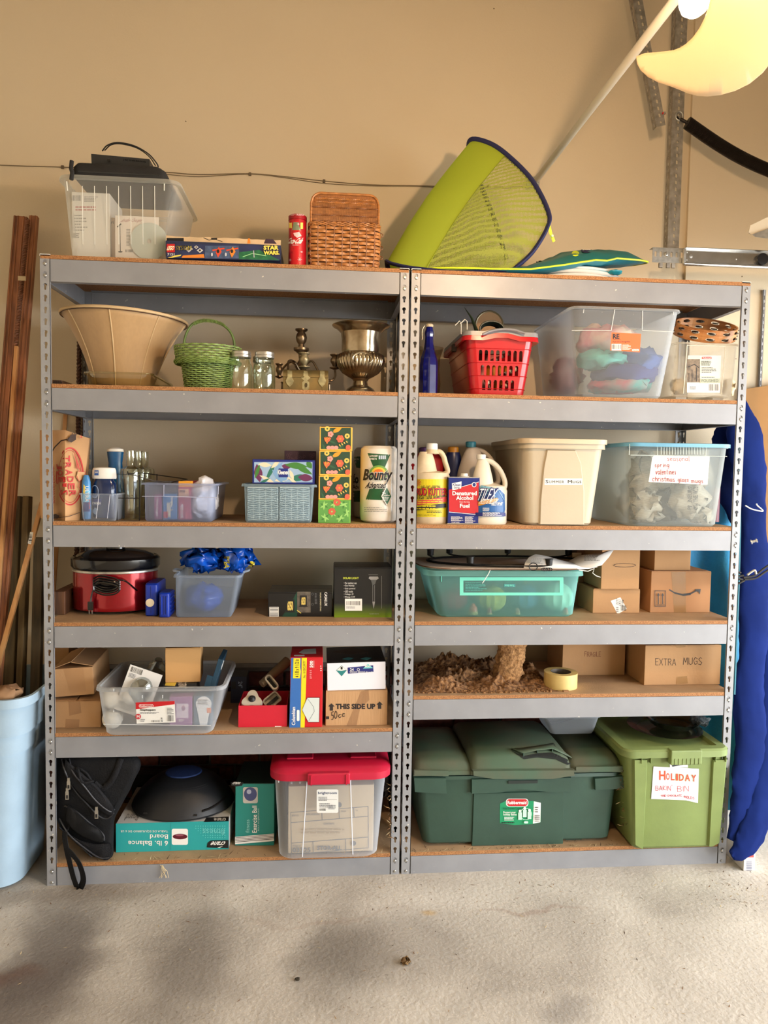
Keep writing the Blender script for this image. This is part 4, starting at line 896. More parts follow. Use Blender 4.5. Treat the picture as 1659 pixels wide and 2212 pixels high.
b = tote('glass_baking_dish', 'clear rectangular glass baking dish under the lampshade', T, .035, 186, 322, 174, 330, 804, .34, GL, r=.03, fl=.012, rim=.006, ro=.008, cat='dish')
q = carton('carved_trim_block', 'short dark carved wooden block at the left end of the second shelf', T, .05, 113, 134, 821, .22, m=wood((92, 62, 38), (46, 28, 16)), flaps=False, cat='wood block', bname='block')
d = Dec(q.f()); [d.ell(117 + k * 5, 827, 2.2, 4, M((40, 24, 12), .7)) for k in range(4)]; d.build('carving', q.r)['kind'] = 'stuff'
# green wicker easter basket
GW = M((122, 146, 74), .55, nz=.2, sc=50); GD = M((84, 106, 50), .6, nz=.2, sc=50)
Y = .13; x = xs(449, Y, T); r = thing('green_basket', 'small lime green wicker basket with a tall arched handle', 'basket', (x, Y, T)); k_ = (Y - CAM.y) / FPX
z_b, z_t = zs(782, x, Y) - T, zs(752, x, Y) - T
def ellw(r0, r1, za, zb2, sy=.8):
    def f(z, n):
        t = min(1, max(0, (z - za) / (zb2 - za))); q = r0 + (r1 - r0) * t; return [Vector((q * cos(2 * pi * j / n), q * sy * sin(2 * pi * j / n), 0)) for j in range(n)]
    return f
woven(r, ellw(46 * k_, 54 * k_, 0, z_b), .004, z_b, 15, 34, 0, GW, GD, th=.0014, amp=.0022, fill=.75, name='weaver', stake=.0016)
woven(r, ellw(64 * k_, 68 * k_, z_b - .004, z_t), z_b - .006, z_t + .004, 7, 40, 0, GW, GD, th=.0014, amp=.0024, fill=.75, name='weaver', stake=.0016)
for za, q in ((.003, 48), (z_b - .008, 66), (z_b - .003, 68)):
    g = G(); n = 120
    for s_ in range(3): g.tube([((q * k_ + .002 * cos(j * .5 + s_ * 2.1)) * cos(2 * pi * j / n), (q * k_ + .002 * cos(j * .5 + s_ * 2.1)) * .8 * sin(2 * pi * j / n), za + .004 * sin(j * .5 + s_ * 2.1)) for j in range(n)], .002, GW, n=5, closed=True)
    g.build('braided_border', r)
hp = [loc(r, at(px, py, Y)) for px, py in ((396, 762), (397, 745), (402, 722), (414, 702), (434, 693), (455, 693), (478, 700), (496, 715), (505, 735), (507, 758))]
g = G(); g.tube(sweep(hp), .0045, GD, n=8); g.build('handle', r)
g = G(); P = sweep(hp); seg = P[26:52]; c = []
for i, p in enumerate(seg):
    for j in range(8): a = 2 * pi * j / 8; c.append((p[0] + .0005 * j, p[1] + .0062 * cos(a), p[2] + .0062 * sin(a)))
g.tube(c, .0013, GW, n=4); g.build('handle_wrap', r)
g = G(); g.lathe([(40 * k_, .002), (44 * k_, z_b)], M((34, 34, 22), .8), sy=.78, n=24); g.build('lining', r)
# mason jars
JG = glass((246, 250, 242), .75, .05, .13); LM = M((186, 182, 172), .3, .8, nz=.12, sc=40)
def jar(px, Y, pyt, label, src=None):
    r = thing('mason_jar', label, 'jar', (xs(px, Y, T), Y, T), group=None)
    q = .0375; h = .118
    if src:
        for ch in src.children: o = ch.copy(); COL.objects.link(o); o.parent = r
        return r
    g = G(); g.lathe([(q * .6, .004), (q * .93, .003), (q, .010), (q, .075), (q * .97, .086), (q * .86, .098), (q * .82, .102), (q * .82, h)], JG, n=32, cap1=False, flute=.02, fn=8); g.build('glass', r)
    g = G(); g.lathe([(q * .88, h - .006), (q * .92, h - .002), (q * .92, h + .002), (q * .88, h + .004), (q * .9, h + .007), (q * .9, h + .0135), (q * .84, h + .0155), (q * .6, h + .0165)], LM, n=36, cap0=False); g.build('screw_lid', r); return r
j1 = jar(521, .075, 762, 'small glass mason jar with metal lid right beside the green basket')
jar(571, .075, 762, 'front mason jar with metal lid, next to the candelabra, second from the basket', j1); j3 = jar(566, .185, 754, 'mason jar standing behind the two front jars, its lid showing above', j1)
# candelabra
TS = M((150, 132, 108), .32, .85, nz=.4, sc=30, c2=(70, 54, 40)); TG = M((140, 118, 80), .4, .75, nz=.4, sc=30, c2=(86, 78, 52))
Y = .24; r = thing('silver_candelabra', 'tarnished silver candelabra with candle cups standing behind the brass chest', 'candelabra', (xs(650, Y, T), Y, T)); k_ = (Y - CAM.y) / FPX
P_c = pr(650, Y, T, [(44, 846), (42, 842), (20, 836), (9, 826), (6, 810), (9, 800), (14, 792), (8, 784), (5, 778), (6, 765), (16, 757), (16, 752), (7, 750), (6, 744), (10, 738), (12, 730), (10, 722), (7, 718), (13, 714), (13, 711)])
g = G(); g.lathe(P_c, TS, n=28, flute=.03, fn=8); g.build('stem', r)
def cup(px, py, Yc, s_=1, m=TS):
    g = G(); c = loc(r, at(px, py, Yc)); g.lathe([(.004 * s_, -.010), (.019 * s_, -.004), (.0185 * s_, -.001), (.007, 0), (.009 * s_, .008), (.0155 * s_, .018), (.016 * s_, .026), (.012 * s_, .034), (.010 * s_, .037), (.018 * s_, .044), (.018 * s_, .046), (.009 * s_, .046)], m, n=24, c=c, flute=.05, fn=10); g.build('candle_cup', r)
cup(657, 791, .10, 1.1, M((170, 158, 128), .4, .6, nz=.4, sc=40, c2=(110, 100, 70))); cup(723, 793, .2); cup(603, 812, .30, .8)
def arm(*pts): g = G(); g.tube(sweep([loc(r, at(*p)) for p in pts]), .0042, TS, n=8); g.build('arm', r)
arm((650, 800, .23), (672, 780, .2), (687, 800, .19), (700, 818, .19), (716, 822, .19), (724, 812, .2), (723, 795, .2)); arm((648, 806, .22), (640, 790, .26), (628, 782, .28), (612, 795, .3), (602, 813, .3)); arm((648, 802, .22), (636, 782, .2), (624, 780, .17), (622, 798, .15)); arm((652, 812, .22), (655, 800, .16), (657, 794, .10))
# brass chest
BRS = M((134, 112, 66), .5, .55, nz=.3, sc=16, c2=(104, 94, 60)); BRD = M((156, 148, 110), .5, .5, nz=.3, sc=50)
q = boxat('brass_chest', 'small domed brass treasure chest in front of the candelabra', 'chest', T, .05, 611, 709, 797, .075); zl = q.H * .62
g = G(); g.box(0, q.W, 0, .075, 0, zl, BRS); bev(g.build('body', q.r, smooth=0), .0015)
g = G(); dm = [(0, zl + .0008)] + [(.0375 - .0375 * cos(t), zl + .001 + (q.H - zl) * sin(t)) for t in [pi * k / 16 for k in range(17)]] + [(.075, zl + .0008)]
g.prism(dm, lambda u, v, dd: (dd, u, v), 0, q.W, BRS); dome = g.build('domed_lid', q.r, smooth=40)
for px in (626, 696):
    d = Dec(pxs(q.r, dome, q.r.children[0]), .0009); [d.rect(px - 5, yy + 6, px + 5, yy, BRD) for yy in (797, 803, 809)]; d.poly([(px - 5, 815), (px + 5, 815), (px + 9, 823), (px + 6, 830), (px, 836), (px - 6, 830), (px - 9, 823)], BRD); o = d.build('strap_hinge', q.r); o['kind'] = 'stuff'
d = Dec(pxs(q.r, dome, q.r.children[0]), .0012); d.poly([(656, 802), (664, 802), (666, 812), (671, 816), (664, 822), (668, 826), (668, 840), (661, 846), (653, 840), (653, 826), (657, 822), (650, 816), (655, 812)], BRD); d.ell(661, 832, 3, 5, M((70, 60, 36), .5, .5)); d.build('hasp', q.r)
for x in (-.004, q.W + .004): g = G(); g.tube([(x, .01, zl * .55), (x * 1.0, .01, zl * .2), (x, .012, .002)], .0028, TS); g.lathe([(0, -.005), (.005, 0), (0, .005)], TS, c=(x, .01, zl * .6), n=12); g.build('side_handle', q.r)
# silver urn
SV = M((200, 188, 164), .2, .95, nz=.35, sc=12, c2=(134, 114, 86)); Y = .17; r = thing('silver_urn', 'tall tarnished silver champagne urn with side handles, right end of the left second shelf', 'urn', (xs(778, Y, T), Y, T))
pf = pr(778, Y, T, [(34, 851), (33, 847), (28, 840), (17, 833), (15, 824), (18, 819), (24, 816), (38, 806), (47, 793), (50, 780), (47, 768), (40, 763), (41, 758), (41, 735), (43, 720), (52, 711), (60, 707), (62, 704), (58, 702.5), (40, 712)])
g = G(); g.lathe(pf[:6], SV, n=64); g.build('foot', r); g = G(); n = 96; rs = []; n = 144
for q_, z in pf[5:12]:
    fl = .05 if pf[6][1] < z < pf[10][1] + .001 else 0
    rs.append([(q_ * (1 + fl * abs(sin(18 * a))) * cos(a), q_ * (1 + fl * abs(sin(18 * a))) * sin(a), z) for a in [2 * pi * j / n for j in range(n)]])
g.rings(rs, SV, False, False); g.build('fluted_bowl', r, smooth=60)
g = G(); g.lathe(pf[11:], SV, n=56, cap0=False, cap1=False); g.build('cup_and_rim', r)
for sg in (0, 1):
    yy = Y - (.084 if sg == 0 else -.084); P = sweep([loc(r, at(x_, y_, yy)) for x_, y_ in ((768, 784), (762, 780), (763, 770), (772, 763), (788, 762), (801, 768), (804, 778), (798, 784))]); g = G(); g.tube(P, .0038, SV, n=8); g.build('handle', r)
# ================================================================ second shelf, right unit
COB = M((16, 20, 96), .12, coat=.6, nz=.25, sc=9); Y = .09
r, o = lathe_thing('blue_glass_bottle', 'cobalt blue swing top glass bottle by the centre posts', 'bottle', 925, Y, T, pr(925, Y, T, [(17, 857), (19.5, 853), (19.5, 790), (18, 775), (12, 757), (9.5, 740), (9, 728), (10, 722), (10, 718), (8, 712), (7, 707)]), COB, n=8)
for p in o.data.polygons: p.use_smooth = False
g = G(); g.lathe(pr(926, Y, T, [(8, 706.8), (8.5, 703), (7, 700.5)]), M((206, 190, 160), .5), n=20); g.build('stopper', r)
g = G(); [g.tube(sweep([loc(r, at(925 + s_ * a, b_, Y - .004)) for a, b_ in ((8, 704), (12, 712), (13, 722), (12, 731), (14, 733))]), .0009, LM, n=5) for s_ in (-1, 1)]; g.build('wire_bail', r)
VG = glass((226, 222, 205), .45, .05, .10)
lathe_thing('glass_vase', 'tall flared clear glass vase behind the blue bottle', 'vase', 925, .27, T, pr(925, .27, T, [(18, 858), (24, 852), (26, 830), (23, 800), (24, 775), (31, 752)]), VG, cap1=False)
# red shopping basket
RP = M((178, 14, 24), .28, coat=.3); SG = M((140, 138, 140), .4, .2)
b = Box(); Y = .05; x0, x1 = xs(1018, Y, T), xs(1134, Y, T); cx = (x0 + x1) / 2; H = zs(728, cx, Y - .03) - T; u0, u1 = xs(1008, Y - .03, T + H), xs(1156, Y - .03, T + H); dep = .34
r = thing('red_basket', 'red plastic shopping basket with a silver rim and slotted sides', 'basket', (cx, Y + dep / 2, T)); dx = (u0 + u1) / 2 - cx
ring = lambda v, gr=0: rrect((x1 - x0) + (u1 - u0 - x1 + x0) * v + 2 * gr, dep + .06 * v + 2 * gr, .03, H * v, 4, dx * v)
g = G(); lv = [0, .12, .34, .56, .80, 1]; rs = [ring(v) for v in lv]; n = 20; vs = [p for q_ in rs for p in q_]; fs = [tuple(reversed(range(n)))]
for i in range(len(rs) - 1):
    for j in range(n):
        if j != 14: fs.append((i * n + j, i * n + (j + 1) % n, (i + 1) * n + (j + 1) % n, (i + 1) * n + j))
g.add(vs, fs, RP)
def bil(u, v, dd): a, c_ = ring(v)[14], ring(v)[15]; return (a[0] + (c_[0] - a[0]) * u, a[1] - .0 + dd * .002, H * v)
hol = []
for (n_, y0, y1, xa, xb) in ((8, 780, 757, 1035, 1130), (7, 811, 789, 1040, 1122), (6, 842, 820, 1044, 1114)):
    for k in range(n_):
        px = xa + (xb - xa) * (k + .0) / (n_ - .35) + 3; pts = []
        def uv(px, py): z = zs(py, cx, Y - .02) - T; v = z / H; a, c_ = ring(v)[14], ring(v)[15]; X = xs(px, Y - .02, z + T) - cx; return ((X - a[0]) / (c_[0] - a[0]), v)
        for t in range(9): a = pi * t / 8; pts.append((px + 3.6 * cos(a), y1 + 4 - 4 * sin(a)))
        pts += [(px - 3.6, y0), (px + 3.6, y0)]; hol.append([uv(*p_) for p_ in pts])
g.plate([(0, 0), (1, 0), (1, 1), (0, 1)], hol, bil, 0, 1, RP, edges=False); bo = g.build('body', r, smooth=30)
for v in lv[1:5]:
    g = G(); P = ring(v, .0012); g.tube([Vector(p) for p in P], .0014, RP, n=5, closed=True); g.build('moulded_rib', r)
for k in range(7):
    g = G(); yy = -dep / 2 + .04 + k * .035
    a = ring(.12, .001); c_ = ring(.8, .001); g.tube([(a[7][0], yy, a[7][2]), (c_[7][0], yy * 1.06, c_[7][2])], .002, M((120, 8, 18), .4), n=5); g.build('side_slat', r)
g = G(); up = lambda p: .012 * max(0, cos(min(pi / 2, abs(p[0] - dx) / .055 * pi / 2))) if p[1] < -dep / 2 + .02 else 0
def rr2(gr, z): return [(p[0], p[1], z + up(p)) for p in densify(ring(1, gr))]
def densify(P, k=5):
    out = []
    for i in range(len(P)): a, c_ = Vector(P[i]), Vector(P[(i + 1) % len(P)]); m_ = k if (c_ - a).length > .03 else 1; out += [tuple(a.lerp(c_, j / m_)) for j in range(m_)]
    return out
g.rings([rr2(0, H - .012), rr2(.016, H - .016), rr2(.014, H + .001), rr2(0, H + .003)], RP, False, False); g.build('flared_skirt', r)
g = G(); g.rings([rr2(.015, H + .001), rr2(.013, H + .016), rr2(.002, H + .019), rr2(-.004, H + .004)], SG, False, False); g.build('silver_rim', r)
g = G(); g.tube(sweep([loc(r, at(px, py, Y - .058)) for px, py in ((1043, 722), (1060, 715), (1085, 711), (1112, 713), (1134, 720))]), .005, SG, n=8, flat=.8); g.build('handle', r)
g = G(); g.box(-(x1 - x0) / 2 - .05, -(x1 - x0) / 2 - .035, -.06, -.03, H - .03, H - .005, M((60, 50, 44), .6)); g.build('handle_clip', r, smooth=0)
CRM = M((226, 216, 200), .5)
def stick(px0, py0, px1, py1, Yy, rad, c2, label):
    a, c_ = at(px0, py0, Yy), at(px1, py1, Yy + .02); rr_ = thing('striped_stick', label, 'ornament', tuple(a), group=None); g = G(); n = 14
    for k in range(n): g.tube([(c_ - a) * (k / n), (c_ - a) * ((k + 1) / n)], rad, c2 if k % 2 else CRM, n=8)
    g.build('stick', rr_)['kind'] = 'stuff'; return rr_
SKL = ['red and white striped stick showing in the top slots of the red basket', 'striped stick slanting behind the middle slots of the red basket', 'striped stick low on the right behind the red basket slots']
stick(1040, 790, 1130, 750, .12, .007, M((150, 30, 34), .5), SKL[0]); stick(1050, 828, 1120, 795, .10, .008, M((90, 24, 28), .5), SKL[1]); stick(1075, 850, 1112, 815, .11, .008, M((140, 40, 40), .5), SKL[2])
c = at(1075, 775, .16); r2 = thing('orange_ornament', 'orange bundle inside the top of the red basket', 'ornament', (c.x, .16, T + .06)); g = G(); blob(g, (0, 0, .03), (.05, .03, .05), M((196, 120, 30), .6), seed=4); g.build('bundle', r2)
a = at(1034, 708, .14); c_ = at(1003, 664, .11); r2 = thing('green_leaf_spike', 'dark green pointed leaf shape sticking out of the red basket', 'leaf', tuple(a)); g = G(); g.tube([(0, 0, -.03), (c_ - a) * .5, (c_ - a)], .0125, M((44, 62, 46), .5), r2=.0008, n=8, flat=.4); g.build('leaf', r2)
a = at(1057, 703, .2); r2 = thing('round_embroidery_hoop', 'round hoop with pale cloth centre rising out of the red basket', 'hoop', tuple(a)); g = G(); g.tube([(.052 * cos(t), 0, .052 * sin(t)) for t in [2 * pi * k / 40 for k in range(40)]], .004, M((108, 98, 74), .35, .5), n=8, closed=True); g.build('rim', r2); g = G(); g.lathe([(.001, 0), (.05, 0), (.05, .002), (.001, .002)], M((150, 116, 78), .6), n=36); o = g.build('centre', r2); o.rotation_euler = (R(90), 0, 0)
a = at(1060, 706, .12); r2 = thing('cable_coil', 'dark green coiled cable lying in the top of the red basket', 'cable', tuple(a)); g = G()
for k in range(5): g.tube([(.044 * (1 - .06 * k) * cos(t), .01 * k - .02, .028 * (1 - .05 * k) * sin(t) - .012) for t in [2 * pi * q_ / 30 for q_ in range(30)]], .0034, M((20, 34, 28), .4), n=6, closed=True)
g.build('coil', r2)['kind'] = 'stuff'
r2 = thing('wire_hooks', 'pair of white wire hooks over the left rim of the red basket', 'hook', tuple(at(1000, 710, .03))); 
for P in (((996, 722), (996, 700), (993, 693), (983, 703)), ((1009, 712), (1009, 694), (1004, 690), (994, 700))): g = G(); g.tube([loc(r2, at(x_, y_, .03)) for x_, y_ in P], .0018, M((190, 186, 178), .4), n=6); g.build('hook', r2)
a = at(1002, 722, .22); r2, o = lathe_thing('brown_cup', 'dark brown cup at the back left of the red basket', 'cup', 1003, .2, T + .17, [(.018, 0), (.024, .035), (.022, .035)], M((70, 48, 32), .6))
# clear tote with clothes
CP = plastic((226, 232, 236), .60, .3, .4)
b = tote('clothes_tote', 'large clear open tote of folded clothes with an orange tag', T, .0, 1248, 1431, 1234, 1478, 665, .41, CP, r=.03, fl=.025, rim=.008, ro=.008)
f = b.f(); RB = plastic((244, 246, 246), .2)
for P in (((1235, 714), (1320, 714)), ((1320, 714), (1328, 668)), ((1388, 668), (1387, 712)), ((1387, 714), (1456, 717)), ((1261, 668), (1260, 676)), ((1455, 672), (1454, 680))): g = G(); g.tube([f(*P[0], .001), f(*P[1], .001)], .0014, RB, n=6); g.build('moulded_line', b.r)
d = Dec(f, .0002); OG = M((226, 102, 38), .45); d.poly([(1321, 718), (1385, 721), (1382, 761), (1318, 757)], OG); d.text('RE', 1323.5, 732, 1338, 721, BLK, bold=.05); d.text('14 gal (52 L) Storage Box', 1323, 740.5, 1361, 736.5, BLK, bold=.01); d.rect(1321, 757, 1342, 743, WHT); d.bars(1322, 754, 1341, 744, BLK, 14); d.fine(1344, 756, 1364, 744, 6, WHT, 4); d.rr(1365, 758.5, 1380, 754, 2, 2, WHT); d.text('Sterilite', 1366.5, 757.7, 1378.5, 755, OG); d.line([(1324, 733.5), (1340, 734)], .8, BLK); d.build('orange_tag', b.r)
def cl(px, py, Yy, w_, h_, dd, rgb, label, seed, c2=None, dec=None):
    z = T + .012; c = at(px, py, Yy); m = M(rgb, .9, nz=.25, sc=7, c2=c2, bump=.5, bsc=9)
    o = crumple('folded_clothing', m, w_, h_, dd, n=12, amp=.016, seed=seed); tag(o, label, 'clothing', loc=(c.x, c.y, zs(py, c.x, Yy))); return o
cl(1338, 850, .16, .23, .06, .26, (40, 170, 160), 'teal garment at the bottom of the clear clothes tote', 1, c2=(200, 60, 80))
cl(1348, 838, .15, .25, .09, .24, (28, 40, 110), 'navy blue garment in the middle of the clothes tote', 2); cl(1372, 812, .14, .18, .10, .22, (52, 84, 150), 'mid blue garment lying on the navy one in the clothes tote', 3)
cl(1300, 800, .13, .17, .075, .2, (86, 176, 166), 'turquoise garment folded at the left in the clothes tote', 5); cl(1310, 768, .16, .22, .11, .22, (220, 216, 190), 'pink and green tie dyed garment on top in the clothes tote', 6, c2=(206, 110, 130))
o = cl(1225, 850, .30, .12, .14, .12, (140, 20, 40), 'dark red and white garment at the back of the clothes tote', 7, c2=(170, 150, 150))
# small clear bin with product card and tambourine
b = tote('small_clear_bin', 'small clear bin with a POLISHED product card at the right end', T + .012, .035, 1452, 1582, 1461, 1601, 741, .3, plastic((236, 232, 220), .5, .3, .45), r=.015, fl=.0, rim=.006, ro=.006)
g = G(); [g.box(x - .02, x + .02, -.13, .13, -.012, .008, plastic((236, 232, 220), .2)) for x in (-.07, .07)]; o = g.build('foot', b.r, smooth=0); o['kind'] = 'stuff'
f = b.f(); g = G()
for P in (((1484, 746), (1567, 748)), ((1484, 746), (1476, 850)), ((1567, 748), (1558, 852))): g.tube([f(*P[0], .001), f(*P[1], .001)], .0016, plastic((250, 248, 240), .1), n=6)
g.build('drawer_frame', b.r)['kind'] = 'stuff'
d = Dec(f, .0002); CW = M((226, 226, 208), .5); d.poly([(1486, 768), (1558, 768), (1555, 849), (1483, 848)], CW); d.rect(1484, 826, 1512, 776, M((120, 104, 84), .5, nz=.4, sc=70)); d.rect(1487, 776, 1512, 769, M((200, 206, 190), .5))
d.line([(1495, 800), (1495, 824)], 1, BLK); d.line([(1488, 806), (1488, 824)], 1, BLK); d.line([(1504, 794), (1504, 824)], 1.4, BLK); d.line([(1486, 793), (1500, 787), (1510, 795)], 1.4, BLK); d.rect(1512, 827, 1555, 818, M((176, 182, 160), .5)); d.text('POLISHED', 1515, 825.5, 1551, 819.5, M((80, 90, 70), .5), bold=0); d.rr(1516, 776, 1537, 771, 2, 2.5, RED); d.text('Rubbermaid', 1518, 774.8, 1535.5, 772, WHT)
d.fine(1514, 790, 1545, 779, 4, BLK, 3); d.fine(1515, 806, 1549, 792, 4, GRY, 4); d.fine(1515, 816, 1548, 813, 1, BLK, 5); d.rect(1483, 848, 1554, 829, WHT); d.bars(1530, 844, 1552, 830, BLK, 16); d.fine(1489, 842, 1508, 834, 3, BLK, 8); d.build('product_card', b.r)
for k, (px, w_) in enumerate(((1466, .05), (1576, .04))): o = crumple('fluffy_cream_toy', M((214, 196, 160), .95, bump=.8, bsc=60), w_, .06, .05, n=8, amp=.01, seed=k + 11); tag(o, ('cream fluffy lump behind the left side of the small clear bin', 'cream fluffy lump behind the right side of the small clear bin')[k], 'toy', loc=(at(px, 800, .10).x, .10, T + .025))
c = at(1524, 716, .14); r = thing('tambourine', 'wooden tambourine with jingles lying on the small clear bin', 'tambourine', (c.x, .145, zs(741, c.x, .03) + .067), rot=(R(24), 0, 0)); TW = wood((204, 144, 84), (160, 100, 50), ax=(2, 2, 20), rough=.4)
q_ = .112; hh = .046; g = G(); ns = 12
for k in range(ns):
    a0, a1 = 2 * pi * k / ns, 2 * pi * (k + 1) / ns; zc = .5 if k % 2 else .5
    def rc(cu, cv, wu=.30, wv=.13): return [(cu + wu * cos(t) * (1 if abs(cos(t)) > .3 else 1), cv + wv * sin(t)) for t in [2 * pi * j / 10 for j in range(10)]]
    hs = [rc(.5, .27), rc(.5, .73)]
    g.plate([(0, 0), (.25, 0), (.5, 0), (.75, 0), (1, 0), (1, 1), (.75, 1), (.5, 1), (.25, 1), (0, 1)], hs, lambda u, v, dd: ((q_ - dd) * cos(a0 + (a1 - a0) * u), (q_ - dd) * sin(a0 + (a1 - a0) * u), hh * (v - .5)), 0, .006, TW)
g.build('hoop', r, smooth=40)
JM = M((96, 90, 84), .25, .9); first = None
for k in range(ns):
    a = 2 * pi * (k + .5) / ns
    for zz in (-.0106, .0106):
        if first is None:
            g = G(); [g.lathe([(.0008, z), (.006, z + .001), (.012, z), (.012, z + .0008), (.0008, z + .0014)], JM, n=14) for z in (-.0018, .0006)]; o = first = g.build('jingle', r); o['kind'] = 'stuff' if 0 else 'part' if 0 else ''; del o['kind']
        else: o = first.copy(); COL.objects.link(o)
        o.location = ((q_ - .003) * cos(a), (q_ - .003) * sin(a), zz)
# ================================================================ third shelf, left unit
T = ZL[2] + .0005
KB = M((190, 148, 104), .85, nz=.06, sc=5, bump=.35, bsc=14)
A = [(88, .14), (141, .012), (172, .05), (186, .24), (90, .34)]; ox = xs(141, .02, T); r = thing('paper_grocery_bag', 'brown paper grocery bag with red round store logo on the third shelf', 'paper bag', (ox, .02, T))
TB = [(86, .15), (141, .014), (192, .09), (196, .25), (88, .34)]; zt_ = [931, 929, 946, 946, 934]
g = G(); bot = [(xs(p, y, T) - ox, y - .02, 0) for p, y in A]; H = zs(930, ox, .02) - T
mid = [((xs(p, y, T) - ox + xs(p2, y2, T) - ox) / 2 + (.004 if i == 2 else 0), (y + y2) / 2 - .02, H * .5) for i, ((p, y), (p2, y2)) in enumerate(zip(A, TB))]
top = [(xs(p, y, T + H) - ox, y - .02, zs(pz, ox, y) - T) for (p, y), pz in zip(TB, zt_)]
g.rings([bot, mid, top], KB, True, False); bg_ = g.build('bag', r, smooth=10); solid(bg_, .0008)
f = pxs(r, bg_); d = Dec(f, .0004); TR_ = M((176, 34, 26), .6); DKB = M((50, 30, 20), .7)
def ringp(cx, cy, rx, ry, t, m, n=56, a0=0, a1=2 * pi):
    for k in range(n):
        a, c_ = a0 + (a1 - a0) * k / n, a0 + (a1 - a0) * (k + 1) / n; d.poly([(cx + rx * cos(a), cy + ry * sin(a)), (cx + rx * cos(c_), cy + ry * sin(c_)), (cx + (rx - t) * cos(c_), cy + (ry - t) * sin(c_)), (cx + (rx - t) * cos(a), cy + (ry - t) * sin(a))], m); d.k -= 1
    d.k += 1
ringp(151, 1029, 30, 63, 3.2, TR_); ringp(151, 1029, 25, 57, 1, TR_)
for k, ch in enumerate('TRADER'): d.text(ch, 136 + k * 2.6, 997 + k * 15, 151 + k * 2.4, 984 + k * 15, TR_, rot=3, bold=.03)
for k, ch in enumerate("JOE'S"): d.text(ch, 124 + k * 2.4 + (6 if ch == "'" else 0), 1014 + k * 14 - (4 if ch == "'" else 0), 135.5 + k * 2.4, 1002 + k * 14, TR_, rot=3, bold=.03)
for k in range(5): d.line([(158 + k * 2.2, 980 + k * 5), (163 + k * 1.6, 998 + k * 5), (162 + k * 2, 1012)], 1, TR_)
d.poly([(165, 1018), (182, 1020), (176, 1034), (168, 1040), (162, 1030)], KB); d.line([(165, 1018), (182, 1020), (176, 1034), (168, 1040), (163, 1028)], 1, TR_); d.line([(170, 1042), (166, 1050), (174, 1060)], 1, TR_)
d.line([(112, 985), (124, 966), (138, 952), (146, 946)], 2.6, DKB); [d.line([(146, 948), (150 + k * 4, 942 - k * 1), (156 + k * 4, 932 + k)], 1.1, DKB) for k in range(4)]; d.poly([(142, 952), (148, 940), (160, 938), (160, 950), (150, 956)], DKB)
d.line([(118, 1120), (140, 1117), (168, 1107)], 1.4, DKB); d.poly([(114, 1113), (128, 1110), (136, 1114), (132, 1120), (116, 1120)], DKB); d.text('www.traderjoes.com', 112, 1092, 130, 1010, TR_, rot=3, bold=.01, sh=-.3); d.line([(169, 938), (172, 946), (168, 944)], 1.4, TR_); d.build('printed_logo', r)
CC = plastic((214, 222, 232), .72, .15, .2)
b = tote('clear_caddy', 'small clear plastic caddy holding mouthwash beside the paper bag', T, .02, 177, 247, 168, 252, 1066, .11, CC, r=.014, fl=.006, rim=.005, ro=.004)
f = b.f(); g = G(); [g.tube([f(x_, 1068, .001), f(x_ - (0 if x_ < 200 else 6), 1120, .001)], .0008, plastic((250, 250, 255), .1), n=5) for x_ in (214, 238)]; g.build('rib', b.r)['kind'] = 'stuff'
Y = .05; r, o = lathe_thing('toothpaste_tube', 'light blue and white tube standing in the clear caddy', 'tube', 187, Y, T + .004, pr(187, Y, T + .004, [(8.5, 1121), (9.5, 1110), (9.5, 1060), (8.5, 1040), (6, 1030), (4, 1026)]), M((60, 130, 190), .3, nz=.2, sc=50), sy=.7)
d = Dec(pxs(r, o), .0003); d.rect(179, 1092, 195, 1060, M((120, 190, 226), .4)); d.rect(180, 1105, 194, 1085, NAVY); d.poly([(181, 1046), (184, 1050), (183, 1068), (180, 1064)], YL); d.text('ULTRA', 184, 1084, 191, 1050, WHT, rot=3); d.text('AQUA', 191, 1100, 195, 1078, RED, rot=3); d.build('label', r)
Y = .075; MWB = M((14, 40, 84), .12, coat=.5, nz=.2, sc=12); r, o = lathe_thing('mouthwash_bottle', 'navy mouthwash bottle with white cap in the clear caddy', 'bottle', 226, Y, T + .004, pr(226, Y, T + .004, [(22, 1118), (25, 1112), (25, 1062), (24, 1045), (18, 1034)]), MWB, sy=.55)
g = G(); g.lathe(pr(226, Y, T + .004, [(24, 1034), (25, 1031), (24, 1016), (22, 1011), (8, 1009)]), PWH, sy=.6); cp = g.build('cap', r)
d = Dec(pxs(r, o, cp), .0004); d.rect(204, 1027, 213, 1016, M((40, 90, 170), .4)); d.text('24HR', 205, 1022, 212, 1018, WHT); d.rect(199, 1092, 219, 1078, NAVY); d.text('RWASH', 200, 1090, 218, 1084, WHT, bold=.02); d.text('SHINY', 199, 1076, 210, 1069, M((150, 170, 210), .4)); d.poly([(199, 1106), (206, 1096), (212, 1100), (208, 1112)], M((150, 170, 196), .4)); ringp(206, 1062, 8, 14, 1.4, M((150, 170, 206), .4), 18); d.build('label', r)
Y = .17; r, o = lathe_thing('blue_cleanser_bottle', 'tall teal blue bottle with white slanted lid behind the caddy', 'bottle', 250, Y, T, pr(250, Y, T, [(16, 1122), (18, 1118), (18, 1060), (15, 1020), (14, 1000), (16, 985), (17, 976)]), M((18, 84, 138), .25), sy=.7); g = G(); g.lathe(pr(250, Y, T, [(17, 975.5), (16, 970), (8, 967)]), PWH, sy=.7); g.build('lid', r)
BG = glass((244, 246, 236), .7, .05, .16)
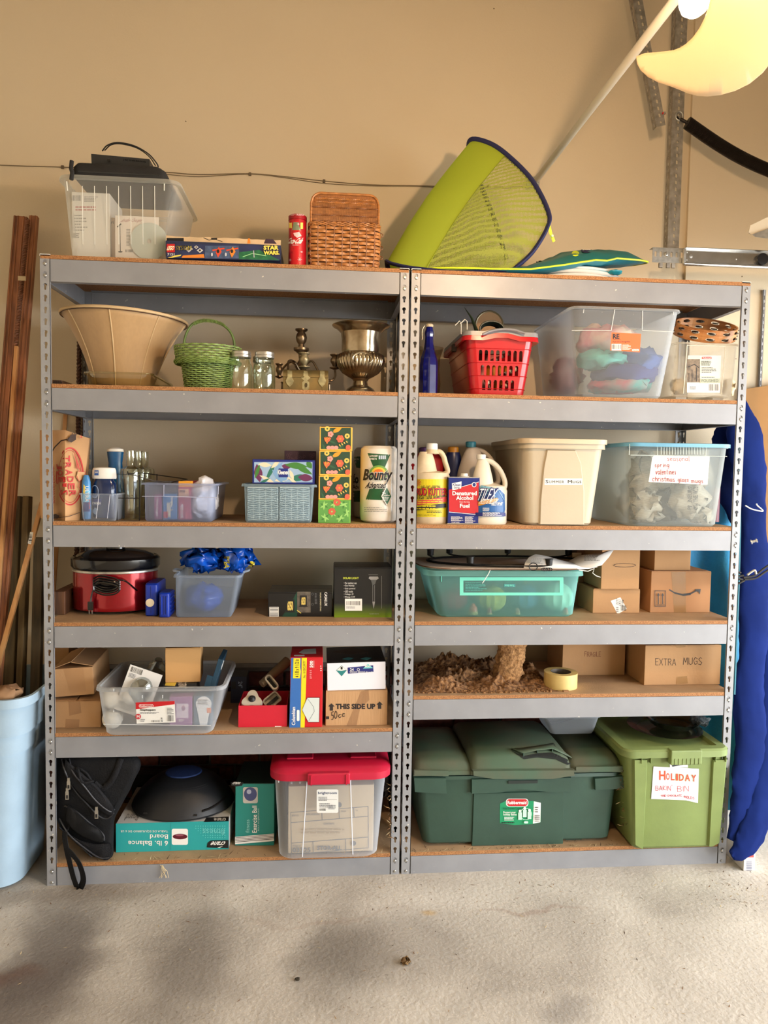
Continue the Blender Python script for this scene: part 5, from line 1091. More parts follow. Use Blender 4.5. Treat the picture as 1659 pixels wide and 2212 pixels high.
for px, Y, k, lb in ((284, .13, 1, 'front clear glass bottle of three inside the black wire rack'), (300, .24, 0, 'middle clear glass bottle behind the front one in the wire rack'), (312, .33, 0, 'rearmost clear glass bottle at the right in the wire rack')):
    r, o = lathe_thing('glass_bottle', lb, 'bottle', px, Y, T, [(.030, 0), (.033, .006), (.032, .05), (.036, .11), (.0385, .165), (.036, .178), (.018, .186), (.0155, .19), (.0165, .222), (.0150, .236), (.0158, .243)], BG, n=28, cap1=False)
r = thing('wire_rack', 'black wire bottle rack between the caddy and the blue tote', 'rack', (xs(276, .08, T), .08, T + .001)); WM = M((18, 17, 17), .4)
def wr(*pts, rad=.0018): g = G(); g.tube([loc(r, at(*p)) for p in pts], rad, WM, n=6); g.build('wire', r)
wr((253, 1126, .05), (253, 1024, .05), (301, 1026, .05), (301, 1126, .05)); wr((252, 1076, .05), (302, 1076, .05)); wr((274, 1022, .05), (310, 1022, .15), (405, 1035, .30), (370, 1042, .12), (330, 1038, .08), (274, 1022, .05)); wr((339, 1040, .2), (339, 1024, .2)); wr((312, 1100, .3), (312, 1024, .3)); wr((253, 1125, .05), (300, 1125, .05)); wr((275, 1018, .05), (278, 1026, .05))
BT = plastic((186, 198, 226), .42, .3, .4)
b = tote('blue_tinted_tote', 'bluish translucent tote of bag boxes on the third shelf', T, .02, 311, 458, 300, 470, 1044, .30, BT, r=.02, fl=.014, rim=.006, ro=.012)
f = b.f(); g = G(); [g.tube([f(*p, .001) for p in P], .0012, plastic((226, 230, 246), .1), n=5) for P in (((354, 1047), (354, 1072), (307, 1072)), ((354, 1072), (470, 1075)), ((472, 1050), (471, 1068)))]; g.build('moulded_line', b.r)['kind'] = 'stuff'
def inbox(name, lb, px0, px1, pyt, Yy, dep, m, prints=None, zo=.005, cat='box'):
    q = carton(name, lb, T + zo, Yy, px0, px1, pyt, dep, m=m, flaps=False, cat=cat)
    if prints: d = Dec(q.f(), .0002); prints(d); d.build('printed_front', q.r)
    return q
def pf_(d): d.text('Storage', 336, 1116, 343, 1076, WHT, rot=3, bold=.01)
inbox('storage_bag_box', 'purple storage bag box at the left in the blue tinted tote', 333, 349, 1068, .05, .2, M((150, 60, 110), .5), pf_)
def pf_(d): d.text('Ziploc', 368, 1090, 374, 1070, WHT, rot=3, bold=.04); d.text('Slider', 360, 1119, 373, 1084, M((240, 230, 190), .5), rot=3, bold=.03, sh=-.15); d.rr(353, 1119, 363, 1105, 1, 1, RED)
inbox('slider_bag_box', 'blue slider bag box in the middle of the blue tinted tote', 352, 382, 1067, .05, .2, M((40, 120, 180), .5), pf_)
def pf_(d): d.rect(386, 1052, 417, 1039, M((230, 160, 40), .5)); d.rect(386, 1074, 408, 1056, M((210, 160, 120), .5)); d.text('PRESS & SEAL', 390, 1120, 396, 1090, WHT, rot=3); d.rect(400, 1120, 408, 1106, M((200, 80, 100), .5)); d.rect(388, 1064, 400, 1058, M((120, 80, 60), .5))
inbox('foil_wrap_box', 'magenta and orange wrap box in the blue tinted tote', 385, 412, 1040, .05, .2, M((170, 40, 80), .5), pf_)
o = crumple('white_plastic_bag', M((226, 228, 236), .35, bump=.4, bsc=25), .10, .145, .12, n=14, amp=.012, seed=9); tag(o, 'crumpled white plastic bag bulging out of the blue tinted tote', 'plastic bag', loc=(xs(440, .10, T), .10, T + .006))
# pale blue bin with slotted baskets
b = tote('pale_blue_bin', 'pale blue translucent bin holding two slotted baskets under the tissue box', T, .015, 529, 673, 520, 685, 1046, .22, plastic((188, 212, 224), .44, .3, .4), r=.014, fl=.008, rim=.009, ro=.010)
f = b.f()
for k, (a, c_) in enumerate(((534, 600), (604, 668))):
    q = carton('slotted_basket', ('white slotted basket at the left in the pale blue bin', 'white slotted basket at the right in the pale blue bin')[k], T + .006, .026, a, c_, 1052, .16, m=M((226, 232, 228), .5), flaps=False, cat='basket')
    d = Dec(q.f(), .0003); DK = M((40, 70, 88), .6); w_ = (c_ - a) / 5
    for cc in range(5):
        for rw in range(19): yy = 1055 + rw * 3.8; s_ = .7 * (1 if (cc + rw // 5) % 2 else -1); x_ = a + cc * w_ + 1; d.poly([(x_, yy + s_), (x_ + w_ - 1.6, yy - s_), (x_ + w_ - 1.6, yy - s_ + 2.1), (x_, yy + s_ + 2.1)], DK); d.k -= 1
    o = d.build('slots', q.r); o['kind'] = 'stuff'
zt = T + b.H + .0008
def tissue(name, lb, zb, Yy, px0, px1, pyt, dep, m, rz=0): return carton(name, lb, zb, Yy, px0, px1, pyt, dep, m=m, flaps=False, rz=rz)
NB = M((26, 40, 120), .4); q = tissue('tissue_box', 'blue long tissue box with leaf print lying on the pale blue bin', zt, .03, 545, 680, 993, .12, NB)
d = Dec(q.f(), .0002); fr = (549, 1042, 675, 998); d.rect(*fr, M((150, 178, 206), .5)); LC = [M(c, .5) for c in ((40, 110, 90), (60, 120, 50), (222, 210, 180), (100, 40, 80), (120, 160, 200))]
rn = random.Random(3)
def leaf(cx, cy, l, w_, a, m):
    P = []
    for t in range(9): s_ = t / 8; P.append((s_ - .5, sin(pi * s_) * .5))
    P += [(p[0], -p[1]) for p in reversed(P[1:-1])]; Q = []
    for u, v in P: x_, y_ = u * l, v * w_; Q.append((min(fr[2], max(fr[0], cx + x_ * cos(a) - y_ * sin(a))), min(fr[1], max(fr[3], cy + x_ * sin(a) + y_ * cos(a)))))
    d.poly(Q, m); d.k -= .9
for cx, cy, l, w_, a, c_ in ((558, 1022, 40, 18, 1.4, 3), (556, 1018, 34, 8, 1.9, 1), (572, 1004, 30, 10, .1, 2), (585, 1018, 52, 9, -1.1, 0), (578, 1036, 40, 8, .5, 2), (610, 1035, 34, 12, -.2, 2), (595, 1003, 26, 8, 2.4, 2), (600, 1012, 34, 10, -.9, 4), (618, 1008, 20, 12, .2, 3), (640, 1006, 50, 14, .1, 1), (655, 1014, 46, 12, .5, 1), (668, 1004, 20, 12, 1, 1), (645, 1032, 44, 14, -.2, 0), (660, 1032, 34, 16, .1, 3), (632, 1038, 26, 6, .6, 2), (600, 1030, 40, 9, .9, 4), (630, 1026, 24, 8, 1.2, 2), (570, 1040, 30, 6, -.5, 0)): leaf(cx, cy, l, w_, a, LC[c_])
d.k += 2; d.ell(611, 1033, 10, 6, LC[4]); d.rect(602, 1031, 622, 1012, NB); d.text('Kleenex', 600, 1025, 624, 1015, WHT, bold=.03); d.build('printed_front', q.r)
q = tissue('purple_tissue_box', 'dark purple patterned tissue box behind the blue one', zt, .16, 614, 682, 974, .05, M((70, 50, 72), .6)); d = Dec(q.f(), .0002); fr = (618, 996, 680, 977)
rn = random.Random(8)
for k in range(22): cx, cy = rn.uniform(620, 678), rn.uniform(979, 994); ringp(cx, cy, 3, 3, .8, M((104, 80, 100), .6), 8)
d.build('printed_front', q.r)
# stack of tissue cubes
zz = T; lbs = ['green leafy tissue cube at the bottom of the tall stack', 'orange flowered tissue cube, second from the bottom of the tall stack', 'orange flowered tissue cube, third from the bottom of the tall stack', 'orange flowered tissue cube on top of the tall stack']
rows = [(687, 757, 1131, 1079), (688, 758, 1079, 1027), (689, 759, 1027, 973), (690, 761, 973, 921)]; F_ = [M(c, .5) for c in ((226, 150, 40), (216, 96, 70), (230, 150, 140), (46, 90, 60), (240, 190, 90))]
ZT = []
for k, (a, c_, yb, yt) in enumerate(rows):
    ed = M((110, 170, 70), .5) if k == 0 else M((228, 176, 70), .5); h_ = (zs(yt, .9, .02) - zs(yb, .9, .02)) if k else (zs(yt, .9, .02) - T)
    q = carton('tissue_cube', lbs[k], zz, .02, a, c_, yt, .11, m=ed, flaps=False, H=h_ - .0006, group='tissue cubes in the tall stack'); zz += h_
    d = Dec(q.f(), .0002); fr = (a + 3, yb - 3, c_ - 3, yt + 3); d.rect(*fr, M((34, 66, 46), .5) if k else M((90, 150, 70), .5)); rn = random.Random(5)
    if k:
        X, Y0 = a - 688, (yb + yt) / 2 - 1000
        for cx, cy, l, w_, an, ci in ((726, 982, 24, 9, -.5, 0), (716, 1008, 18, 4, .4, 3), (698, 1020, 20, 5, 1.2, 3), (735, 1018, 16, 4, -.8, 3), (713, 983, 16, 5, .6, 3), (748, 1004, 12, 4, 1, 3)): leaf(cx + X, cy + Y0, l, w_, an, F_[ci])
        for cx, cy in ((705, 979), (748, 995)): d.ell(cx + X, cy + Y0, 5.5, 5.5, F_[4]); d.ell(cx + X, cy + Y0, 2, 2, F_[3])
        for t in range(5): d.ell(712 + X + 3.5 * cos(t * 1.257), 991 + Y0 + 3.5 * sin(t * 1.257), 3, 3, F_[2]); d.k -= .9
        d.k += 1; d.ell(712 + X, 991 + Y0, 1.6, 1.6, F_[1])
        for t in range(6): d.ell(733 + X + 5 * cos(t * 1.047), 1001 + Y0 + 5 * sin(t * 1.047), 3.6, 3.6, F_[1]); d.k -= .9
        d.k += 1; d.ell(733 + X, 1001 + Y0, 2, 2, F_[0])
        for t in range(5): leaf(702 + X + t * 1.5, 1004 + Y0, 16, 5, -2.1 + t * .32, F_[0] if t % 2 else F_[1])
        for t in range(3): d.ell(708 + X + t * 8, 1020 + Y0, 5, 4, F_[2]); d.k -= .9
        d.k += 1; d.ell(750 + X, 1020 + Y0, 5.5, 6, F_[1])
        for t in range(4): leaf(732 + X + t * 5, 1015 + Y0 - t * 2.5, 6, 2.4, .9, F_[4])
    else:
        for cx, cy in ((700, 1092), (718, 1108), (742, 1090), (735, 1120), (702, 1118), (750, 1108), (722, 1088)):
            for t in range(3): leaf(cx, cy, 20, 5, t * 1.1 + cx, LC[1] if t % 2 else M((150, 200, 110), .5))
        for cx, cy in ((717, 1105), (728, 1085)):
            for t in range(7): d.ell(cx + 5 * cos(t * .9), cy + 5 * sin(t * .9), 3.2, 3.2, M((196, 92, 66), .5)); d.k -= .9
    d.build('printed_front', q.r)
g = G(); 
q = carton('navy_tissue_box', 'navy box standing behind the stack of tissue cubes', T, .14, 691, 757, 921, .1, m=M((28, 26, 70), .5), flaps=False)
# paper towels
def towel(px, Y, lb, dx=0, lab=True):
    z = T; x = xs(px, Y, z); r = thing('paper_towel_roll', lb, 'paper towels', (x, Y, z)); q = .067; h = .275; n = 44; rs = []
    for i, (rr_, zz) in enumerate([(.25, .002), (.8, .001), (.95, .008), (1, .03)] + [(1, .03 + .215 * k / 8) for k in range(1, 9)] + [(.98, .262), (.85, .272), (.3, .274), (.18, .266)]):
        rs.append([(q * rr_ * (1 + .02 * noise.noise(Vector((cos(a) * 3, sin(a) * 3, zz * 22 + px)))) * cos(a), q * rr_ * (1 + .02 * noise.noise(Vector((cos(a) * 3, sin(a) * 3, zz * 22 + px)))) * sin(a), zz) for a in [2 * pi * j / n for j in range(n)]])
    g = G(); g.rings(rs, M((228, 222, 212), .35, coat=.3, bump=.5, bsc=22)); o = g.build('wrapped_roll', r); return r, o
r, o = towel(817, .095, 'wrapped white paper towel roll with green bow tie label beside the post'); GN = M((24, 84, 44), .4); d = Dec(pxs(r, o), .0004)
for k in range(6):
    a, c_ = k / 6, (k + 1) / 6
    d.poly([(794 + 17 * a, 979 + 40 * a), (843 - 17 * a, 982 + 40 * a), (843 - 17 * c_, 982 + 40 * c_), (794 + 17 * c_, 979 + 40 * c_)], GN); d.k -= 1; d.poly([(802 - 12 * a, 1045 + 34 * a), (833 + 5 * a, 1047 + 34 * a), (833 + 5 * c_, 1047 + 34 * c_), (802 - 12 * c_, 1045 + 34 * c_)], GN); d.k -= 1
d.k += 1; d.text('LONGER', 799, 987, 816, 983, WHT); d.text('SHEETS', 799, 993, 814, 989, WHT); [d.rect(818 + k * 4, 992, 821 + k * 4, 984, M((190, 206, 220), .5)) for k in range(4)]
for (q_, m_) in ((17, M((110, 160, 70), .5)), (13, M((220, 190, 60), .5)), (9, M((220, 110, 40), .5))): d.ell(818, 1022, q_ * 1.15, q_, m_)
d.text('Bounty', 787, 1046, 845, 1012, WHT, bold=.06, sh=.1); d.text('Bounty', 787.5, 1045, 844.5, 1013, BLK, bold=.04, sh=.1); d.text('Advanced', 792.5, 1056, 832.5, 1040.5, WHT, bold=.08, sh=.15); d.text('Advanced', 793, 1055, 832, 1041, BLK, bold=.03, sh=.15)
d.poly([(833, 1050), (843, 1072), (834, 1092), (823, 1072)], GN); d.poly([(823, 1072), (833, 1050), (834, 1053), (825, 1072), (834, 1089), (834, 1092)], WHT)
for k, t in enumerate(('The', 'Quicker', 'Picker', 'Upper')): d.text(t, 825, 1067 + k * 5, 825 + 2.2 * len(t), 1063 + k * 5, WHT, bold=.01)
d.fine(790, 1106, 838, 1094, 3, M((150, 148, 140), .6), 4); d.build('label', r)
r, o = towel(800, .30, 'second paper towel roll, mostly hidden behind the front one'); d = Dec(pxs(r, o), .0004); d.poly([(763, 986), (780, 986), (780, 1012), (770, 1010)], GN); d.text('Bo', 759, 1045, 775, 1024, BLK, bold=.05); d.text('Adv', 762, 1057, 776, 1047, BLK, bold=.02); d.poly([(764, 1060), (780, 1060), (780, 1084), (760, 1084)], GN); d.text('LON', 766, 994, 776, 990, WHT); d.build('label', r)
# ================================================================ third shelf, right unit
T = ZR[2] + .0005
def jug(name, lb, px, Y, pts, m, hx, side=1, sy=.62, cat='jug', group=None):
    r, o = lathe_thing(name, lb, cat, px, Y, T, pr(px, Y, T, pts), m, n=36, sy=sy); o.name = 'bottle'
    g = G(); g.tube(sweep([loc(r, at(x_, y_, Y)) for x_, y_ in hx], 6), .0105, m, n=12, flat=.9); g.build('handle', r); return r, o
DW = M((206, 188, 156), .5, nz=.12, sc=22, bump=.1); Y = .075
r, o = jug('cleaner_jug', 'dirty cream gallon jug with yellow label beside the centre post', 930, Y, [(36, 1131), (39, 1126), (39, 1036), (40, 1028), (37, 1021), (16, 1017)], DW, ((938, 976), (950, 976), (958, 986), (962, 1000), (967, 1018), (960, 1024)))
g = G(); g.lathe(pr(917, Y, T, [(27, 1024), (23, 1008), (19, 992), (13, 976)]), DW, c=(xs(917, Y, T) - xs(930, Y, T), 0, 0), sy=.7, n=36); g.lathe(pr(929, Y, T, [(16, 980), (12, 972), (11, 970)]), DW); g.build('shoulder', r)
g = G(); g.lathe(pr(929, Y, T, [(12, 971), (12.5, 968), (12, 959), (10, 957.5)]), PWH, n=28); g.build('cap', r)
d = Dec(pxs(r, o), .0004); YW = M((214, 196, 30), .45); d.rect(890, 1117, 967, 1035, YW, 12, 3)
for k in range(12): a = k * .5236; d.poly([(903, 1043), (903 + 10 * cos(a), 1043 + 10 * sin(a)), (903 + 5 * cos(a + .26), 1043 + 5 * sin(a + .26))], RED); d.k -= .9
d.k += 1; d.text('SAFE • FAST • EFFECTIVE', 910, 1057, 951, 1049, BLK, bold=.01)
d.text('KRUD KUTTER', 894, 1071, 966, 1055, BLK, bold=.03); d.text('KRUD KUTTER', 893, 1070, 965, 1054, RED, bold=.02); d.text('TOUGH TASK REMOVER', 893, 1080, 965, 1070.5, BLK, bold=.03)
d.poly([(893, 1083), (963, 1073), (963, 1084), (893, 1092)], M((206, 70, 60), .5)); d.fine(897, 1089, 960, 1077, 3, YW, 6); d.poly([(893, 1096), (962, 1087), (962, 1096), (893, 1103)], BLK); d.fine(896, 1101, 960, 1090, 2, YW, 8); d.text('CONTENTS 1 GALLON (3.79 Liter)', 898, 1115, 941, 1111, BLK, bold=0); d.fine(922, 1108, 960, 1102, 2, BLK, 9); d.build('label', r)
r, o = lathe_thing('red_fuel_can', 'red plastic can with purple cap behind the cream gallon jug', 'can', 925, .25, T, pr(925, .25, T, [(40, 1125), (44, 1120), (44, 1010), (36, 990), (20, 975)]), M((170, 18, 28), .4), sy=.5); g = G(); g.lathe(pr(910, .25, T, [(12, 990), (12, 968), (8, 966)]), M((80, 40, 90), .4), c=(-.02, 0, 0)); g.build('cap', r)
r, o = lathe_thing('navy_bottle', 'navy bottle with orange yellow cap between the two jugs', 'bottle', 976, .2, T, pr(976, .2, T, [(17, 1125), (18, 1120), (18, 1000), (17, 985), (14, 977)]), M((14, 24, 70), .35)); g = G(); g.lathe(pr(977, .2, T, [(12, 977), (12, 967), (10, 965)]), M((200, 130, 20), .45)); g.build('cap', r)
q = carton('alcohol_tin', 'blue and red rectangular tin of denatured alcohol with white cap', T, .03, 967, 1034, 1031, .05, m=M((28, 44, 120), .3, .3), flaps=False, cat='can')
g = G(); g.box(-.0012, q.W + .0012, -.0012, .0512, q.H - .002, q.H + .001, LM); g.box(-.0012, q.W + .0012, -.0012, .0512, 0, .003, LM); g.build('seam', q.r, smooth=0)['kind'] = 'stuff'
g = G(); x_ = xs(1001, .05, T) - q.r.location.x; g.lathe([(.017, 0), (.018, .002), (.013, .003), (.013, .008), (.012, .0125), (.004, .013)], PWH, c=(x_, .025, q.H + .001), n=28); g.build('cap', q.r)
d = Dec(q.f(), .0002); AR = M((186, 28, 36), .4); d.poly([(970, 1058), (1000, 1051), (1034, 1042), (1034, 1110), (1005, 1108), (970, 1105)], AR); d.line([(996, 1052), (1034, 1041)], 1, WHT); d.line([(970, 1106), (1034, 1112)], 1, WHT); d.poly([(976, 1044), (997, 1040), (996, 1055), (977, 1059)], WHT); d.text('Klean', 978, 1050, 995, 1044, NAVY, bold=.02); d.text('Strip', 980, 1057, 993, 1051, NAVY, bold=.02)
d.ell(1024, 1047, 5, 5.5, WHT); d.ell(1024, 1047, 3.6, 4, NAVY); d.text('Denatured', 977, 1070, 1029.5, 1061, WHT, bold=.03); d.text('Alcohol', 985, 1080, 1022, 1071, WHT, bold=.03); d.text('Clean Burning', 992, 1086, 1014, 1083, WHT, bold=.01); d.text('Fuel', 993, 1097, 1014, 1088, WHT, bold=.03); d.fine(974, 1126, 1001, 1115, 6, WHT, 4); d.fine(1004, 1130, 1030, 1115, 8, WHT, 7); d.text('1 QUART (946ml)', 975, 1130, 992, 1127, WHT); d.build('printed_front', q.r)
GJ = M((176, 166, 156), .45); Y = .17
r, o = jug('grey_jug', 'grey gallon jug with teal cap behind the mildew cleaner', 1018, Y, [(34, 1128), (36, 1122), (36, 1040), (33, 1020), (24, 990), (15, 970), (11, 966)], GJ, ((1028, 970), (1044, 976), (1060, 992), (1072, 1015), (1076, 1040), (1066, 1050)))
g = G(); g.lathe(pr(1013, Y, T, [(11, 966), (11.5, 956), (10, 954)]), M((50, 130, 150), .4), c=(-.008, 0, 0)); g.build('cap', r)
WJ = M((216, 206, 188), .4); Y = .06
r, o = jug('mildew_cleaner_jug', 'cream cleaner jug with blue mildew remover label', 1055, Y, [(37, 1133), (40, 1128), (40, 1060), (36, 1050), (14, 1044)], WJ, ((1046, 994), (1060, 997), (1074, 1008), (1085, 1025), (1091, 1045), (1086, 1062)))
g = G(); g.lathe(pr(1036, Y, T, [(10, 992), (10.5, 984), (9, 981.5)]), PWH, c=(xs(1036, Y, T) - xs(1055, Y, T), 0, 0)); g.build('cap', r)
g = G(); g.lathe(pr(1040, Y, T, [(27, 1056), (22, 1030), (16, 1008), (11, 990)]), WJ, c=(xs(1040, Y, T) - xs(1055, Y, T), 0, 0), sy=.6); g.build('shoulder', r)
d = Dec(pxs(r, o), .0005); TB_ = M((24, 86, 150), .4); d.poly([(1022, 1062), (1036, 1048), (1060, 1052), (1080, 1058), (1090, 1068), (1091, 1100), (1088, 1116), (1030, 1115), (1022, 1113)], TB_); d.poly([(1036, 1048), (1060, 1052), (1062, 1060), (1034, 1066)], M((120, 180, 200), .4)); [d.line([(1030 + k * 14, 1052), (1046 + k * 14, 1080)], .6, M((150, 200, 220), .4)) for k in range(4)]
d.text('TILEX', 1033, 1082, 1073, 1054, M((12, 24, 90), .4), bold=.09, sh=.25); d.text('TILEX', 1034, 1081, 1072, 1056, M((226, 236, 246), .4), bold=.0, sh=.25); d.poly([(1034, 1084), (1074, 1075), (1074, 1082), (1034, 1093)], M((200, 140, 40), .4)); d.text('MOLD & MILDEW', 1038, 1089, 1073, 1077, WHT, bold=.03, sh=.2); d.text('KILLS 99.9%', 1062, 1092, 1083, 1085, WHT, bold=.02, sh=.2); d.fine(1043, 1104, 1062, 1096, 3, WHT, 3); d.rect(1024, 1115, 1089, 1107, NAVY); d.fine(1043, 1114, 1086, 1106, 4, WHT, 9); d.build('label', r)
# beige tote
BEI = M((186, 172, 148), .5, nz=.05, sc=4, bump=.1); 
b = tote('beige_tote', 'big beige lidded tote labelled SUMMER MUGS on the third shelf', T, .01, 1133, 1281, 1128, 1316, 951, .40, BEI, r=.035, fl=.03, rim=.03, ro=.008)
lid(b, M((196, 178, 150), .5, nz=.05, sc=4), h=.018, ov=.006); f = b.f()
g = G(); PP = [(1180, 971), (1243, 972), (1255, 1000), (1262, 1060), (1262, 1134), (1163, 1133), (1165, 1080), (1172, 1010)]
lo = [f(x_, y_, .0) for x_, y_ in PP]; cxm, cym = 1214, 1060; up_ = [f(x_ + (cxm - x_) * .06, y_ + (cym - y_) * .02, .007) for x_, y_ in PP]; g.rings([lo, up_], BEI, False, True); g.build('raised_panel', b.r, smooth=20)
g = G(); [g.tube([f(x_, 958, .002), f(x_, 968, .002)], .0012, BEI, n=5) for x_ in (1209, 1229, 1249)]; g.build('rim_rib', b.r)['kind'] = 'stuff'
q_ = Vector(f(1214, 1040, .0072)); d = Dec(lambda px, py, l: f(px, py, l + .0072), .0002); d.rect(1175, 1047, 1256, 1033, PWH); d.text('S', 1177, 1043.5, 1183, 1036, BLK, bold=.01); d.text('UMMER', 1184.5, 1043.5, 1217, 1037.5, BLK, bold=.005, sp=1.15); d.text('M', 1225, 1043.5, 1234, 1036.5, BLK, bold=.01); d.text('UGS', 1235.5, 1043.5, 1254, 1037.8, BLK, bold=.01, sp=1.15); d.build('name_label', b.r)
# clear tote with blue lid
b = tote('seasonal_tote', 'clear tote with pale blue lid and a handwritten seasonal note', T, .0, 1361, 1552, 1356, 1584, 960, .40, plastic((214, 222, 220), .58, .25, .35), r=.035, fl=.02, rim=.012, ro=.006)
lid(b, M((96, 158, 190), .4, nz=.05, sc=5), h=.014, ov=.007, crown=.004); f = b.f(); RB = plastic((236, 242, 240), .15)
g = G(); [g.tube([f(*p, .001) for p in P], .0015, RB, n=5) for P in (((1362, 983), (1570, 986)), ((1360, 959), (1359, 983)), ((1420, 958), (1420, 983)), ((1526, 960), (1524, 985)))]; g.build('moulded_line', b.r)['kind'] = 'stuff'
for k in range(16):
    g = G(); x_ = 1428 + k * 6; g.tube([f(x_, 961, .0014), f(x_, 982, .0014)], .0016, RB, n=5); g.build('grip_rib', b.r)
RI = M((150, 34, 50), .6); d = Dec(f, .0003); d.poly([(1409, 988), (1413, 984), (1533, 986), (1528, 1047), (1401, 1041)], M((232, 228, 224), .6))
d.hand('seasonal', 1441, 996, 1489, 986, RI, 1, 0); d.hand('spring', 1414, 1009, 1445, 1001, RI, 1.1, 0); d.hand('valentines', 1416, 1025, 1460, 1014, RI, 1.1, 0); d.hand('christmas', 1409, 1039, 1457, 1029, RI, 1.1, 2); d.hand('glass', 1464, 1040, 1487, 1032, RI, 1.1, 1); d.hand('mugs', 1493, 1043, 1518, 1034, RI, 1.1, 1); d.build('paper_note', b.r)
NP = M((188, 180, 164), .9, nz=.12, sc=60, bump=.4, bsc=30, stretch=(1, 1, 5)); nl = ['crumpled newspaper at the front left of the seasonal tote', 'crumpled newspaper printed ON THE at the front of the seasonal tote', 'crumpled newspaper in the front right corner of the seasonal tote', 'newspaper wrapped bundle at the back left of the seasonal tote', 'newspaper wrapped bundle in the upper left of the seasonal tote', 'grey paper filling in the middle of the seasonal tote']
for k, (px, zo, Yy, w_, h_) in enumerate(((1395, .005, .07, .11, .11), (1485, .02, .06, .14, .15), (1512, .004, .07, .08, .06), (1372, .005, .24, .13, .17), (1390, .10, .14, .12, .16), (1440, .004, .16, .16, .12))):
    o = crumple('crumpled_newspaper', NP if k != 5 else M((120, 116, 104), .9, nz=.2), w_, h_, .1, n=11, amp=.022, seed=20 + k); tag(o, nl[k], 'newspaper', loc=(xs(px, Yy, T), Yy, T + zo + .003))
    if k == 1: dd = Dec(pxs(o, o), .0015); dd.text("PRENEURS'", 1485, 1100, 1495, 1050, M((70, 64, 56), .7), rot=1, bold=.02); dd.text('ON THE WIN', 1497, 1100, 1507, 1052, M((70, 64, 56), .7), rot=1, bold=.02); dd.build('newsprint', o)
r, o = lathe_thing('red_candle', 'dark red candle standing at the right in the seasonal tote', 'candle', 1540, .2, T + .006, [(.022, 0), (.022, .13), (.018, .132)], M((96, 34, 50), .5))
# ================================================================ fourth shelf, left unit
T = ZL[3] + .0005
q = carton('dark_board', 'dark brown board standing at the left end of the fourth shelf', T, .13, 115, 140, 1278, .28, m=wood((96, 62, 38), (54, 32, 20)), flaps=False, cat='board', bname='plank')
Y = .24; CKR = M((150, 10, 24), .16, .55, coat=.5); CKB = M((14, 13, 14), .22, coat=.4); z0 = T
r = thing('slow_cooker', 'red oval slow cooker with black lid and its cord bundled on the front', 'cooker', (xs(251, Y, T), Y, T)); k_ = (Y - CAM.y) / FPX; qx = 86 * k_; sy = .80; yf = Y - qx * sy
hz = lambda py: zs(py, r.location.x, yf) - T
z1, z2, z3, z4 = hz(1322), hz(1240), hz(1236), hz(1212)
g = G(); g.lathe([(qx * .9, .006), (qx * .97, .016), (qx * .98, z1)], CKB, n=56, sy=sy); g.build('base', r)
g = G(); g.lathe([(qx, z1), (qx, z2)], CKR, n=56, sy=sy); bo = g.build('shell', r)
g = G(); g.lathe([(qx * 1.0, z2 - .002), (qx * 1.015, z2), (qx * 1.015, z2 + .006), (qx, z2 + .008)], LM, n=56, sy=sy); g.build('steel_band', r)
g = G(); g.lathe([(qx * 1.0, z2 + .008), (qx * 1.05, z2 + .018), (qx * 1.05, z4), (qx * .99, z4 + .008), (qx * .9, z4 + .004)], CKB, n=56, sy=sy); g.build('crock_rim', r)
g = G(); g.lathe([(qx * .93, z4 + .006), (qx * .9, z4 + .012), (qx * .7, z4 + .024), (qx * .4, z4 + .032), (.002, z4 + .034)], M((40, 36, 34), .08, coat=.8), n=48, sy=sy); g.build('glass_lid', r)
g = G(); g.lathe([(.034, z4 + .03), (.034, z4 + .042), (.028, z4 + .044)], CKB, n=24, sy=.7); g.tube(sweep([(-.03, 0, z4 + .04), (-.03, 0, z4 + .058), (-.015, 0, z4 + .072), (.015, 0, z4 + .072), (.03, 0, z4 + .058), (.03, 0, z4 + .04)]), .0055, CKB, n=8); g.build('lid_handle', r)
for s_ in (-1, 1): g = G(); blob(g, (s_ * qx * 1.04, 0, z2 * .42), (.02, .035, .012), CKB, amp=0); g.build('side_handle', r)
g = G(); A_ = loc(r, at(229, 1265, yf)); g.lathe([(.038, 0), (.042, .008), (.03, .016)], CKB, n=24, sy=.75); o = g.build('cord_storage', r); o.rotation_euler = (R(90), 0, 0); o.location = (A_[0], A_[1] + .012, A_[2])
for k in range(4):
    g = G(); g.tube(sweep([loc(r, at(x_, y_ + k * 5 - 6, yf - .018 - .004 * k)) for x_, y_ in ((202, 1256), (215, 1250), (232, 1252), (250, 1256), (259, 1264), (248, 1274), (225, 1276), (205, 1268), (202, 1258))], 4), .0032, CKB, n=6); g.build('cord_loop', r)
g = G(); g.tube(sweep([loc(r, at(x_, y_, yf - .012)) for x_, y_ in ((216, 1256), (205, 1268), (198, 1285), (196, 1300))]), .003, CKB, n=6); g.tube(sweep([loc(r, at(x_, y_, yy)) for x_, y_, yy in ((255, 1252, yf - .015), (272, 1256, yf - .008), (292, 1272, yf + .02), (300, 1280, yf + .05))]), .003, CKB, n=6); g.build('power_cord', r)
g = G(); A_ = loc(r, at(196, 1308, yf - .012)); g.box(A_[0] - .009, A_[0] + .009, A_[1] - .006, A_[1] + .006, A_[2] - .016, A_[2] + .014, CKB); [g.box(A_[0] + s_ * .005 - .001, A_[0] + s_ * .005 + .001, A_[1] - .003, A_[1] + .003, A_[2] - .030, A_[2] - .016, LM) for s_ in (-1, 1)]; g.build('plug', r, smooth=0)
BC = M((16, 50, 158), .35)
